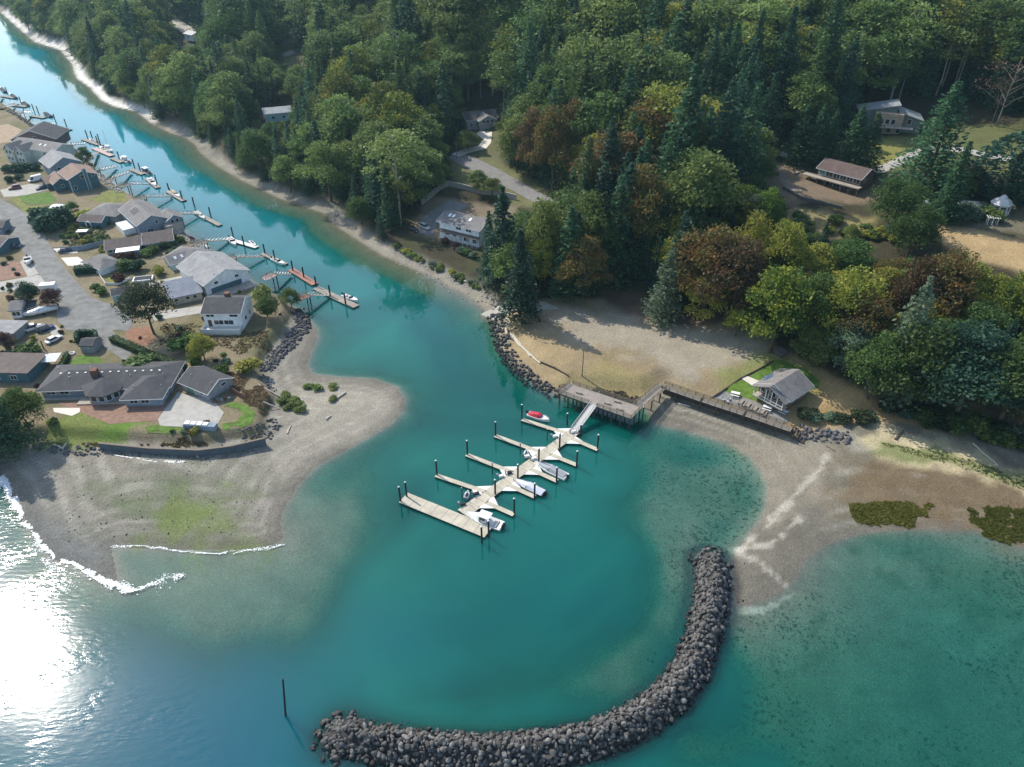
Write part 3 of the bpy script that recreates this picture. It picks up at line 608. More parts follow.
for i in range(2): proto('slim%d' % i, *crown_fir(10 + i, R=.15, z0=.1, br=8, droop=.6, size=.012), trunkmesh('trunk', .01, .93, M_BARK, 0, i))
for i in range(4): proto('broad%d' % i, *crown_broad(20 + i, R=.33 + .03 * i, z0=.02, lumps=60), trunkmesh('trunk', .02, .72, M_BARK, 7, i, z0=.2))
for i in range(3): proto('tall%d' % i, *crown_broad(30 + i, R=.22 + .015 * i, z0=.26, lumps=44, per=75, size=.0135), trunkmesh('trunk', .0095, .9, M_PALEBARK, 8, i, lean=.03 * (i - 1), lr=.2, z0=.4))
for i in range(2): proto('open%d' % i, *crown_broad(40 + i, R=.44, z0=.2, lumps=46, per=75, size=.016), trunkmesh('trunk', .022, .8, M_BARK, 12, i, lr=.42, z0=.18))
for i in range(3): proto('bush%d' % i, *crown_bush(50 + i), trunkmesh('stem', .03, .5, M_BARK, 3, i, z0=.1))
for i in range(2): proto('broad%d' % (4 + i), *crown_broad(80 + i, R=.40, z0=.05, lumps=34, per=150, size=.016, shape=1.8), trunkmesh('trunk', .02, .72, M_BARK, 7, i, z0=.2))
for i in range(2): proto('fir%d' % (3 + i), *crown_fir(90 + i, R=.21, z0=.03, lev=46, br=8, droop=.25, size=.013, dens=11), trunkmesh('trunk', .012, .93, M_BARK, 0, i))
proto('column0', *crown_column(60), trunkmesh('trunk', .02, .7, M_BARK, 0, 1))
proto('column1', *crown_column(61, R=.26, size=.022), trunkmesh('trunk', .02, .7, M_BARK, 0, 1))
proto('twiggy0', *crown_broad(70, R=.42, z0=.25, lumps=20, per=14, size=.012), trunkmesh('trunk', .012, .9, mat('grey_bark', (.2, .18, .15), .9, .3, 4), 18, 4, lr=.5, z0=.25))
KIND = dict(fir='fir_tree', slim='fir_tree', broad='broadleaf_tree', tall='alder_tree', open='broadleaf_tree', bush='bush', column='cypress_tree', twiggy='bare_tree')
def variants(k): return [p for p in PROTO if p.rstrip('0123456789') == k]
def plant(kind, leaf, x, y, h, wide, label, cat='tree', group=None, z=None, rz=None, name=None):
    v = random.choice(variants(kind)); cm, tm = PROTO[v]
    z = Hg(x, y) if z is None else z
    e = empty(name or KIND[kind], (x, y, z - .1), random.uniform(0, 6.28) if rz is None else rz, label, cat, group); e.scale = (h * wide, h * wide, h)
    c = link_mesh('foliage' if kind == 'bush' else 'crown', cm, e); c.material_slots[0].link = 'OBJECT'; c.material_slots[0].material = LM[leaf]
    link_mesh('stem' if kind == 'bush' else 'trunk', tm, e); return e
def tree_px(kind, leaf, bx, by, ty, label, wide=1.0, cat='tree', group=None, z=None, name=None):
    """base pixel (on the ground) and top pixel row"""
    if group:
        label = {'dark': 'dark', 'green': 'mid green', 'olive': 'olive', 'blue': 'grey green', 'yellow': 'yellowish', 'oak': 'dark olive', 'plum': 'plum', 'bright': 'bright green'}.get(leaf, '') + ' ' + label; group = label
    g = G(bx, by) if z is None else P(bx, by, z)
    lo, hi = 0.3, 60.0
    for _ in range(24):
        m = (lo + hi) / 2
        if proj(g[0], g[1], g[2] + m)[1] > ty: lo = m
        else: hi = m
    PLACED.append((g[0], g[1], hi)); return plant(kind, leaf, g[0], g[1], hi, wide, label, cat, group, g[2] , name=name)
PLACED = []
NT = tree_px
# ---------------------------------------------------------------- trees one can tell apart
NT('fir', 'fir', 921, 196, 80, 'tallest green fir tree, standing in front of the tan modern house', 1.75)
NT('fir', 'fir', 796, 163, 104, 'leftmost green fir of the row above the brown house', 1.8)
NT('fir', 'fir', 811, 167, 103, 'second green fir from the left in the row above the brown house', 1.6)
NT('fir', 'fir', 824, 168, 108, 'third green fir from the left in the row above the brown house', 1.5)
NT('fir', 'fir', 846, 174, 104, 'second green fir from the right in the row above the brown house', 1.8)
NT('fir', 'fir', 862, 176, 112, 'rightmost green fir of the row above the brown house', 1.7)
NT('column', 'dark', 1003, 198, 134, 'broad dark cypress behind the white gazebo', 2.2)
NT('column', 'dark', 1022, 200, 142, 'dark cypress at the right edge beside the gazebo', 2.2)
NT('slim', 'fir', 942, 222, 140, 'slender green conifer between the tall fir and the gazebo', 1.6)
NT('bush', 'rust', 968, 187, 158, 'pinkish brown shrub beside the dark cypress', 1.4, 'shrub')
NT('bush', 'olive', 955, 195, 166, 'grey green garden shrub above the white arbor', 1.4, 'shrub')
NT('open', 'green', 888, 238, 175, 'mid green spreading tree right of the brown house', .95)
NT('broad', 'green', 905, 262, 205, 'mid green round tree below the white arbor', .95)
NT('broad', 'bright', 742, 232, 184, 'bright green round tree left of the brown house lawn', 1.0)
NT('broad', 'bright', 762, 236, 186, 'bright green round tree at the corner of the brown house lawn', .8)
NT('broad', 'plum', 712, 224, 174, 'dark plum coloured tree among green trees left of the lawn', 1.0)
NT('broad', 'orange', 552, 196, 104, 'orange leaved tree right of the grey house driveway', .75)
NT('broad', 'rust', 532, 178, 108, 'reddish green tree just right of the grey house', .8)
NT('broad', 'orange', 570, 180, 98, 'rust red topped tree above the road', .7)
NT('broad', 'olive', 517, 172, 112, 'olive tree beside the grey house driveway', .9)
NT('tall', 'yellow', 492, 78, 4, 'yellow topped tree behind the grey house near the top edge', 1.1)
NT('broad', 'yellow', 660, 262, 184, 'yellow green topped tree behind the gravel lot', .85)
NT('broad', 'yellow', 684, 264, 198, 'small yellow topped tree behind the gravel lot', .7)
NT('broad', 'orange', 702, 312, 225, 'large brown orange tree at the back of the gravel lot', 1.0)
NT('broad', 'rust', 724, 322, 236, 'brown leaved maple above the lot road', .95)
NT('fir', 'blue', 662, 320, 250, 'grey green fir at the back edge of the gravel lot', 1.6)
NT('broad', 'yellow', 745, 290, 214, 'yellow green tree in the slope wood', .8)
NT('broad', 'yellow', 776, 300, 222, 'bright yellow topped maple in the slope wood', .8)
NT('broad', 'mixed', 770, 352, 262, 'large yellow flecked green maple behind the clubhouse', 1.0)
NT('broad', 'green', 800, 345, 272, 'green maple between the clubhouse and the slope wood', .9)
NT('broad', 'yellow', 838, 350, 270, 'light yellow green tree above the clubhouse', .9)
NT('broad', 'olive', 812, 366, 325, 'low olive bushy tree behind the clubhouse', 1.2)
NT('broad', 'blue', 842, 372, 318, 'grey green bushy tree right of the clubhouse', 1.1)
NT('broad', 'green', 868, 398, 335, 'green tree at the wood edge right of the clubhouse', 1.0)
NT('broad', 'green', 905, 404, 320, 'large dark green tree at the wood edge above the beach', 1.1)
NT('broad', 'dark', 955, 415, 330, 'very dark broad tree at the wood edge above the beach', 1.3)
NT('broad', 'green', 1000, 420, 335, 'dark green tree above the beach near the right edge', 1.2)
NT('broad', 'rust', 1020, 425, 380, 'reddish shrub tree at the right edge above the beach', 1.2)
NT('fir', 'blue', 890, 390, 275, 'grey green conifer rising from the slope wood', 1.2)
NT('broad', 'orange', 930, 330, 250, 'golden brown tree below the dry meadow', .9)
NT('broad', 'rust', 905, 330, 258, 'rusty brown tree in the slope wood', .8)
NT('broad', 'yellow', 1022, 330, 262, 'yellow tree at the right edge below the meadow', .9)
NT('slim', 'dark', 520, 320, 228, 'dark conifer cluster left of the gravel lot', 1.6)
NT('slim', 'dark', 503, 288, 186, 'dark conifer right of the white canal house', 1.6)
NT('slim', 'dark', 490, 280, 210, 'narrow dark conifer touching the white canal house', 1.2)
NT('broad', 'olive', 545, 285, 200, 'olive and ochre tree behind the boat launch', .7)
NT('broad', 'yellow', 540, 290, 232, 'ochre leaved tree behind the boat launch', .6)
NT('slim', 'fir', 568, 296, 205, 'deep green conifer behind the boat launch', 1.8)
NT('broad', 'orange', 636, 266, 166, 'ochre pink tree left of the gravel lot wood', .7)
NT('broad', 'olive', 492, 196, 178, 'rounded olive bush beside the road bend', 1.6, 'shrub')
NT('broad', 'olive', 478, 192, 170, 'light green bush between the road and the retaining wall', 1.5, 'shrub')
NT('broad', 'olive', 468, 150, 130, 'round garden bush in front of the grey house', 1.5, 'shrub')
NT('tall', 'alder', 452, 112, 46, 'pale green leaning tree left of the grey house', 1.3)
NT('twiggy', 'dead', 996, 126, 56, 'bare pale branched leaning tree at the right edge of the clearing', 1.2)
NT('twiggy', 'rust', 992, 122, 76, 'thin dead rust coloured tree beside the pale leaning tree', .8)
NT('twiggy', 'dead', 519, 312, 279, 'small reddish dead tree beside the boat launch', 1.2)
NT('open', 'oak', 154, 334, 283, 'large round dark tree with bare trunk at the end of the cul-de-sac', 1.05)
NT('fir', 'fir', 12, 452, 368, 'large dark green cedar at the left edge by the seawall', 1.35)
NT('fir', 'dark', -12, 448, 352, 'dark cedar cut off by the left edge', 1.4)
NT('broad', 'green', 30, 430, 388, 'leafy green tree left of the ranch house', .9)
NT('broad', 'dark', 33, 306, 281, 'round dark tree left of the cul-de-sac', 1.1)
NT('broad', 'plum', 55, 308, 288, 'dark round tree behind the white trailer', 1.3)
NT('broad', 'yellow', 205, 360, 334, 'bright yellow green tree below the white two storey house', 1.2)
NT('bush', 'bright', 197, 364, 352, 'clipped light green shrub beside the yellow tree', 1.4, 'shrub')
NT('bush', 'bright', 223, 373, 363, 'round light green shrub behind the grey garage', 1.5, 'shrub')
NT('bush', 'yellow', 248, 371, 359, 'wide yellow green shrub right of the grey garage', 2.2, 'shrub')
NT('bush', 'green', 186, 350, 332, 'dark green shrub under the big round tree', 1.5, 'shrub')
NT('broad', 'green', 268, 318, 296, 'spreading green tree right of the white two storey house', 1.3)
NT('broad', 'olive', 292, 308, 288, 'olive green tree by the last canal dock', 1.2)
NT('bush', 'olive', 262, 298, 284, 'grey green bush above the spreading green tree', 1.6, 'shrub')
NT('bush', 'green', 142, 372, 354, 'sage green shrub behind the ranch house roof', 1.8, 'shrub')
NT('broad', 'plum', 8, 352, 333, 'dark plum shrub tree above the flat teal house', 1.4)
NT('bush', 'blue', 12, 358, 348, 'grey green shrub in front of the plum tree', 1.5, 'shrub')
NT('bush', 'green', 30, 354, 341, 'low green shrub beside the parked cars', 1.8, 'shrub')
NT('broad', 'green', 88, 168, 147, 'small round tree by the canal behind the teal house', 1.0)
for k, (x, y, t_) in enumerate([(43, 228, 204), (51, 232, 208), (59, 226, 206), (66, 224, 203), (47, 220, 205)]):
    NT('bush', 'dark', x, y, t_, 'spiky shrub in the front garden clump beside the road', 1.1, 'shrub', 'dark spiky garden shrubs beside the road')
NT('broad', 'green', 74, 215, 201, 'light green garden tree behind the spiky shrubs', 1.4)
NT('bush', 'yellow', 86, 219, 208, 'yellow green garden shrub left of the arched entrance', 1.6, 'shrub')
g = random.Random(4)
for k in range(30):
    x = g.uniform(62, 110); y = 226 + g.uniform(0, 18) - (x - 62) * .04
    NT('bush', g.choice(['olive', 'blue', 'green', 'yellow']), x, y, y - g.uniform(3, 6), 'low rounded shrub in the terraced garden bed below the spiky shrubs', 1.4, 'shrub', 'low shrubs in the terraced garden bed')
for k, (x, y, t_, c) in enumerate([(122, 261, 251, 'plum'), (132, 259, 250, 'plum'), (128, 270, 257, 'green'), (138, 271, 258, 'dark'), (118, 267, 257, 'olive'), (148, 256, 247, 'olive'), (156, 253, 243, 'green'),
                                  (164, 249, 240, 'dark'), (172, 246, 238, 'olive'), (159, 274, 264, 'yellow'), (121, 282, 271, 'plum'), (104, 294, 285, 'green'), (97, 290, 282, 'green'), (180, 242, 234, 'green')]):
    NT('bush', c, x, y, t_, ['mauve', 'dark green', 'mid green'][k % 3] + ' shrub in the yards between the long brown roof and the pool' if 0 else 'garden shrub between the long dark roofed house and light grey house', 1.4, 'shrub', 'garden shrubs in the canal side yards')
for k, (x, y, t_) in enumerate([(8, 172, 163), (16, 172, 162), (24, 171, 161), (31, 170, 161), (38, 170, 161), (10, 182, 174), (20, 180, 173)]):
    NT('bush', 'dark', x, y, t_, 'shrub in the hedge below the cream house', 1.4, 'shrub', 'dark shrubs below the cream house')
for k, (x, y, t_, l) in enumerate([(309, 388, 383, 'leftmost'), (318, 389, 383.5, 'second'), (333, 388, 383, 'third'), (333, 400, 395.5, 'fourth')]):
    NT('bush', 'olive', x, y, t_, l + ' low grey beach shrub on the gravel spit', 2.0, 'shrub')
for k, (x, y) in enumerate([(286, 397), (294, 402), (290, 408), (299, 407), (283, 403), (301, 411)]):
    NT('bush', 'olive', x, y, y - 6, 'shrub among driftwood at the root of the spit', 1.8, 'shrub', 'shrubs at the root of the spit')
g = random.Random(5)
for k in range(16):
    x = g.uniform(805, 872); NT('bush', g.choice(['blue', 'blue', 'oak']), x, 421 + g.uniform(-4, 3) - abs(x - 840) * .12, 415 + g.uniform(-4, 2) - abs(x - 840) * .1, 'scrubby bush on the bank above the small riprap', 1.7, 'shrub', 'scrub above the small riprap')
g = random.Random(6)
for k in range(64):
    x = g.uniform(890, 1035); y = 410 + (x - 890) * .27 + g.uniform(-9, 5)
    NT('bush', g.choice(['green', 'oak', 'green', 'olive', 'blue']), x, y, y - g.uniform(5, 15), 'low bush along the foot of the wood above the beach', 1.8, 'shrub', 'bushes at the foot of the wood above the beach')
for k in range(24):
    x = g.uniform(395, 492); y = 246 + (x - 395) * .52 + g.uniform(-3, 4)
    NT('bush', g.choice(['olive', 'yellow', 'olive', 'blue']), x, y, y - g.uniform(3, 6), 'low bank bush between the white canal house and the shingle', 1.8, 'shrub', 'bank bushes below the white canal house')
for k in range(30):
    x = g.uniform(775, 905); y = 218 + abs(x - 800) * .12 + g.uniform(0, 14)
    NT('bush', g.choice(['olive', 'yellow', 'green', 'blue']), x, y, y - g.uniform(6, 11), 'rounded bush at the lower edge of the brown house lawn', 1.5, 'shrub', 'bushes below the brown house lawn')
for k, (x, y, c) in enumerate([(445, 244, 'plum'), (456, 249, 'plum'), (461, 253, 'blue'), (467, 255, 'green'), (473, 258, 'blue')]):
    NT('bush', c, x, y, y - 8, ['dark red', 'second dark red', 'grey green', 'mid green', 'rightmost grey green'][k] + ' garden bush in front of the white canal house', 1.3, 'shrub')
for k in range(16):
    x = 927 + k * 4.6; NT('bush', ['blue', 'green', 'olive', 'blue'][k % 4], x, 213 + (k % 3) * 4, 200 + (k % 4) * 3, 'garden shrub around the white arbor on the hill', 1.4, 'shrub', 'garden shrubs around the white arbor')

# ---------------------------------------------------------------- forest fill
CLEAR = [LOT, [(425, 198), (470, 188), (520, 205), (505, 245), (495, 290), (430, 262), (405, 234)], [(445, 150), (480, 150), (530, 178), (590, 208), (606, 256), (592, 256), (575, 222), (500, 195), (450, 170)],
         [(455, 100), (500, 100), (500, 150), (455, 155)], [(770, 215), (820, 205), (905, 222), (880, 240), (800, 238)], [(765, 145), (1024, 118), (1070, 120), (1070, 285), (985, 264), (925, 245), (900, 215), (780, 212), (758, 180)],
         [(845, 110), (935, 100), (1030, 115), (1030, 160), (850, 165)], [(273, 62), (310, 45), (325, 20), (330, 0), (300, -10), (290, 20), (272, 50)], [(255, 105), (298, 105), (300, 125), (255, 125)],
         [(590, 280), (660, 300), (700, 325), (600, 300)], [(420, 8), (445, 8), (445, 22), (420, 22)], [(135, -5), (215, 35), (205, 48), (130, 15)], [(725, 345), (790, 345), (800, 375), (730, 360)]]
CLEARW = [gw(c) for c in CLEAR]
# picture areas that stay open: nothing planted on the camera side may cover them
OPEN = [(418, 198, 484, 246), (462, 104, 500, 150), (450, 150, 515, 178), (515, 182, 545, 205), (768, 150, 822, 178), (782, 158, 878, 206), (862, 98, 918, 140), (940, 186, 1024, 262), (870, 232, 1024, 250), (790, 206, 860, 216),
        (258, 104, 292, 118), (786, 104, 872, 176), (282, 42, 306, 62), (940, 112, 1000, 170), (400, 215, 440, 250), (176, 24, 202, 40)]
MEAD = [(930, 225), (1060, 250), (1060, 285), (985, 266), (925, 245)]
cand = []
g = random.Random(12)
def zone_height(x, y):
    pass
gx = np.arange(-560, 420, 6.9); gy = np.arange(110, 980, 6.9)
px_ok = 0
for j, yy in enumerate(gy):
    for i, xx in enumerate(gx):
        x = xx + (j % 2) * 2.7 + g.uniform(-2, 2); y = yy + g.uniform(-2, 2)
        if y > 520 and (i + j) % 2: continue
        z = Hg(x, y); q = proj(x, y, z)
        if z < 1.2 or q[0] < -60 or q[0] > 1100 or q[1] < -70: continue
        if field(uE, x, y) < (-1.5 if (y > 190 and x < 20) else 1.2) or (y > 190 and x < 20 and field(dE, x, y) < 2.6): continue
        cand.append((x, y, z, q[0], q[1], q[2]))
cx = np.array([c[0] for c in cand]); cy = np.array([c[1] for c in cand])
bad = np.zeros(len(cand), bool)
for poly in CLEARW: bad |= inside(poly, cx, cy)
pl = np.array(PLACED)
FILL = []
for k, (x, y, z, px, py, dep) in enumerate(cand):
    if bad[k]: continue
    if np.min((pl[:, 0] - x) ** 2 + (pl[:, 1] - y) ** 2) < 12: continue
    n = float(vnoise(np.array(x), np.array(y), 38, 77)); n2_ = g.random()
    slope = px > 690 and py > 225 and x > 40
    dk = float(vnoise(np.array(x), np.array(y), 55, 123)) > .45
    if slope: kinds = ['broad'] * 7 + ['fir', 'slim', 'open']; h = g.uniform(9, 15)
    elif px < 400 and py > 70: kinds = ['fir', 'broad', 'slim', 'fir', 'tall', 'fir', 'broad', 'fir'] if n < .6 else ['broad', 'fir', 'tall', 'slim', 'fir']; h = g.uniform(15, 25)
    elif px > 700 and y > 300: kinds = ['tall', 'tall', 'broad', 'tall', 'fir'] if n > .38 else ['fir', 'tall', 'slim', 'tall']; h = g.uniform(22, 33)
    elif n < .6 or (540 < px < 790 and py < 260 and dk): kinds = ['fir', 'fir', 'slim', 'fir', 'broad', 'fir', 'tall', 'fir']; h = g.uniform(22, 36)
    else: kinds = ['broad', 'tall', 'broad', 'fir', 'tall']; h = g.uniform(15, 25)
    h *= g.choice([.8, .95, 1.1, 1.1, 1.25, 1.4])
    if field(uE, x, y) < 7 and not slope: h *= .7
    kd = g.choice(kinds)
    if kd in ('fir', 'slim'):
        lf = g.choice(['dark', 'dark', 'fir', 'fir', 'cedar'])
    else:
        m_ = float(vnoise(np.array(x), np.array(y), 30, 99))
        if slope: lf = g.choice(['green', 'mixed', 'olive', 'yellow', 'blue', 'mixed', 'green'] if m_ < .62 else ['yellow', 'orange', 'olive', 'yellow', 'green'])
        elif px > 640 and y > 290: lf = g.choice(['alder', 'alder', 'yellow', 'alder', 'green'])
        elif 520 < px < 720 and 150 < py < 330: lf = g.choice(['green', 'orange', 'yellow', 'olive', 'green', 'green'])
        else: lf = g.choice(['alder', 'olive', 'green', 'alder', 'alder', 'mixed'])
    # keep the open places open
    q = proj(x, y, z + h); wd_ = {'broad': 1.1, 'open': .9, 'tall': 1.3, 'fir': 1.3, 'slim': 1.35}[kd] * {'broad': .36, 'open': .4, 'tall': .22, 'fir': .18, 'slim': .15}[kd]; cr = h * wd_ * F / dep; x0, x1, y0, y1 = px - cr, px + cr, q[1], py - h * .12
    clash = False
    for (a, b, c_, d_) in OPEN:
        if x1 > a and x0 < c_ and y1 > b and y0 < d_ and py > d_ - (d_ - b) * .45: clash = True; break
    if clash:
        # try a low tree instead
        h = h * .4; q = proj(x, y, z + h); 
        if any(px + cr * .4 > a and px - cr * .4 < c_ and py > b and q[1] < d_ for (a, b, c_, d_) in OPEN): continue
        kd = 'broad'; lf = g.choice(['green', 'olive'])
    FILL.append([h / dep, kd, lf, x, y, z, h, g.uniform(.85, 1.2) * {'broad': 1.1, 'open': .9, 'tall': 1.3, 'fir': 1.3, 'slim': 1.35}[kd], px, py])
FILL.sort(key=lambda r: -r[0])
n_named = sum(1 for o in COL.objects if o.get('category') == 'tree')
NIND = 298 - n_named
NAMES = {'fir': 'conifer', 'slim': 'narrow conifer', 'broad': 'round broadleaf tree', 'tall': 'pale trunked alder', 'open': 'spreading tree'}
COLN = {'dark': 'dark', 'fir': 'green', 'cedar': 'olive', 'mixed': 'yellow flecked', 'oak': 'dark olive', 'green': 'green', 'alder': 'pale green', 'yellow': 'yellow green', 'olive': 'olive', 'orange': 'orange brown', 'rust': 'rusty', 'blue': 'grey green', 'plum': 'plum', 'bright': 'bright green'}
for r in FILL[:NIND]:
    _, kd, lf, x, y, z, h, wd, px, py = r
    sl = px > 690 and py > 225
    place = ('on the slope above the clubhouse' if px < 850 else 'on the slope above the right beach') if sl else 'along the canal shore' if (px < 480 and field(dE, x, y) < 22) else 'inside the wood beside the canal' if px < 400 else \
        'on the hillside behind the grey house' if px < 560 and py < 150 else 'around the road bend and driveway' if px < 560 else 'high on the hill above the tan house' if (px > 760 and py < 170) else 'on the hill left of the brown house' if py < 200 else 'at the back of the gravel lot'
    lb = ('tall ' if h > 27 else 'low ' if h < 13 else '') + COLN[lf] + ' ' + NAMES[kd] + ' ' + place
    plant(kd, lf, x, y, h, wd, lb, 'tree', lb)
# the rest of the forest: one object of instanced trees
rest = FILL[NIND:]
print('FILL', len(FILL), 'individual', NIND, 'named', n_named)
combo = sorted({(r[1], r[2]) for r in rest}); pc = bpy.data.collections.new('forest_trees'); ci = []
for i, (kd, lf) in enumerate(combo):
    v = variants(kd)[i % len(variants(kd))]; V0 = PROTO[v][0]; V1 = PROTO[v][1]
    me = bpy.data.meshes.new('forest_tree'); import bmesh
    bm = bmesh.new(); bm.from_mesh(V1); nf = len(bm.faces); bm.from_mesh(V0); bm.faces.ensure_lookup_table()
    for f in bm.faces[nf:]: f.material_index = 1
    bm.to_mesh(me); bm.free(); me.materials.append(V1.materials[0]); me.materials.append(LM[lf])
    o = bpy.data.objects.new('forest_tree_%02d' % i, me); pc.objects.link(o)
pm = bpy.data.meshes.new('forest'); pm.vertices.add(len(rest)); pm.vertices.foreach_set('co', np.array([[r[3], r[4], r[5] - .1] for r in rest], np.float32).ravel())
def pattr(n, tp, vals):
    a = pm.attributes.new(n, tp, 'POINT'); a.data.foreach_set('value' if tp in ('FLOAT', 'INT') else 'vector', np.array(vals).ravel())
pattr('pick', 'INT', np.array([combo.index((r[1], r[2])) for r in rest], np.int32))
pattr('size', 'FLOAT_VECTOR', np.array([[r[6] * r[7], r[6] * r[7], r[6]] for r in rest], np.float32))
pattr('turn', 'FLOAT', np.array([g.uniform(0, 6.28) for _ in rest], np.float32))
fo = link_mesh('forest', pm); tag(fo, 'far mixed forest of conifers and alders covering the hillside', 'forest', None, 'stuff')
ng = bpy.data.node_groups.new('forest', 'GeometryNodeTree'); ng.interface.new_socket('Geometry', in_out='INPUT', socket_type='NodeSocketGeometry'); ng.interface.new_socket('Geometry', in_out='OUTPUT', socket_type='NodeSocketGeometry')
gi = ng.nodes.new('NodeGroupInput'); go = ng.nodes.new('NodeGroupOutput'); ip = ng.nodes.new('GeometryNodeInstanceOnPoints'); cn = ng.nodes.new('GeometryNodeCollectionInfo')
cn.inputs['Collection'].default_value = pc; cn.inputs['Separate Children'].default_value = True; cn.inputs['Reset Children'].default_value = True
def na(n, tp):
    a = ng.nodes.new('GeometryNodeInputNamedAttribute'); a.data_type = tp; a.inputs['Name'].default_value = n; return a.outputs['Attribute']
ng.links.new(gi.outputs[0], ip.inputs['Points']); ng.links.new(cn.outputs[0], ip.inputs['Instance']); ip.inputs['Pick Instance'].default_value = True
ng.links.new(na('pick', 'INT'), ip.inputs['Instance Index']); ng.links.new(na('size', 'FLOAT_VECTOR'), ip.inputs['Scale'])
cx_ = ng.nodes.new('ShaderNodeCombineXYZ'); ng.links.new(na('turn', 'FLOAT'), cx_.inputs['Z'])
er = ng.nodes.new('FunctionNodeEulerToRotation'); ng.links.new(cx_.outputs[0], er.inputs[0]); ng.links.new(er.outputs[0], ip.inputs['Rotation'])
ng.links.new(ip.outputs[0], go.inputs[0]); md = fo.modifiers.new('forest', 'NODES'); md.node_group = ng
# ---------------------------------------------------------------- buildings
RF = dict(dark=plank('roof_dark', (.075, .075, .08), (.05, .05, .055), 2.2, 'Y', .85), grey=plank('roof_grey', (.19, .18, .175), (.14, .135, .13), 2.2, 'Y'),
          light=plank('roof_light_grey', (.27, .27, .27), (.21, .21, .21), 2.2, 'Y'), brown=plank('roof_brown', (.24, .17, .135), (.17, .12, .10), 2.2, 'Y'),
          dbrown=plank('roof_dark_brown', (.13, .105, .095), (.09, .075, .07), 2.2, 'Y'), blue=plank('roof_blue_grey', (.20, .22, .26), (.15, .17, .20), 1.2, 'X'),
          metal=plank('roof_pale_metal', (.27, .29, .29), (.2, .21, .21), 1.5, 'X', .5), white=mat('roof_white', (.78, .78, .76), .6, .06, 2), redbrown=plank('roof_red_brown', (.125, .09, .08), (.085, .065, .058), 2.2, 'Y'))
WL = dict(white=plank('siding_white', (.76, .78, .78), (.60, .62, .63), 2.6, 'Z'), teal=plank('siding_teal', (.075, .145, .175), (.05, .10, .13), 2.6, 'Z'), bluegrey=plank('siding_blue_grey', (.22, .27, .32), (.16, .2, .25), 2.6, 'Z'),
          cream=plank('siding_cream', (.50, .54, .49), (.40, .44, .4), 2.6, 'Z'), beige=plank('siding_beige', (.50, .44, .34), (.4, .35, .27), 2.6, 'Z'), grey=plank('siding_grey', (.30, .30, .31), (.22, .22, .23), 2.6, 'Z'),
          brown=plank('siding_brown', (.16, .10, .075), (.1, .07, .05), 2.6, 'Z'), purple=plank('siding_plum_brown', (.17, .12, .12), (.12, .09, .09), 2.6, 'Z'), green=plank('siding_grey_green', (.17, .20, .17), (.13, .15, .13), 2.6, 'Z'),
          tan=plank('siding_tan', (.42, .31, .22), (.34, .25, .18), 2.6, 'Z'), paleteal=plank('siding_pale_teal', (.32, .44, .46), (.25, .35, .37), 2.6, 'Z'))
M_TRIM = mat('white_trim', (.75, .75, .73), .6); M_GLASS = mat('window_glass', (.02, .03, .035), .08, spec=.6); M_DECK = plank('deck_boards', (.40, .35, .29), (.22, .19, .16), 3.3, 'X')
M_WOOD = mat('weathered_wood', (.20, .165, .13), .9, .25, 3); M_DWOOD = mat('dark_timber', (.075, .06, .05), .9, .25, 3); M_BRICK = mat('chimney_brick', (.17, .085, .065), .9, .25, 6); M_DOOR = mat('door_paint', (.10, .06, .05), .6)
M_METAL = mat('grey_metal', (.35, .36, .37), .4, metal=.7); M_WHITE = mat('white_paint', (.78, .78, .77), .45); M_BLACK = mat('black_plastic', (.02, .02, .022), .5); M_SKYL = mat('skylight_glass', (.55, .62, .68), .15, spec=.8)
def roofmesh(kind, L, W, zr, ze, o, th=.22, oe=.5):
    b = MB(); s = (zr - ze) / (W / 2)
    if kind == 'gable':
        a = W / 2 + o; za = ze - s * o
        b.extr([(-a, za), (-a, za + .02), (0, zr + .02), (a, za + .02), (a, za), (a, za - th), (0, zr - th), (-a, za - th)][::-1], -L / 2 - oe, L / 2 + oe)
        b.v = b.v
    elif kind == 'hip':
        a = W / 2 + o; x = L / 2 + o; za = ze - s * o; h = max(.05, L / 2 - W / 2)
        top = [(-x, -a, za), (x, -a, za), (x, a, za), (-x, a, za), (-h, 0, zr), (h, 0, zr)]
        b.add(top + [(-x, -a, za - th), (x, -a, za - th), (x, a, za - th), (-x, a, za - th)],
              [(0, 1, 5, 4), (1, 2, 5), (2, 3, 4, 5), (3, 0, 4), (6, 7, 1, 0), (7, 8, 2, 1), (8, 9, 3, 2), (9, 6, 0, 3), (9, 8, 7, 6)])
    elif kind == 'shed':      # high on +y, low on -y
        a = W / 2 + o; s2 = (zr - ze) / W
        b.extr([(-a, ze - s2 * o - th), (a, zr + s2 * o - th), (a, zr + s2 * o), (-a, ze - s2 * o)], -L / 2 - oe, L / 2 + oe)
    else:
        b.box(-L / 2 - oe, L / 2 + oe, -W / 2 - o, W / 2 + o, zr - th, zr)
    return b
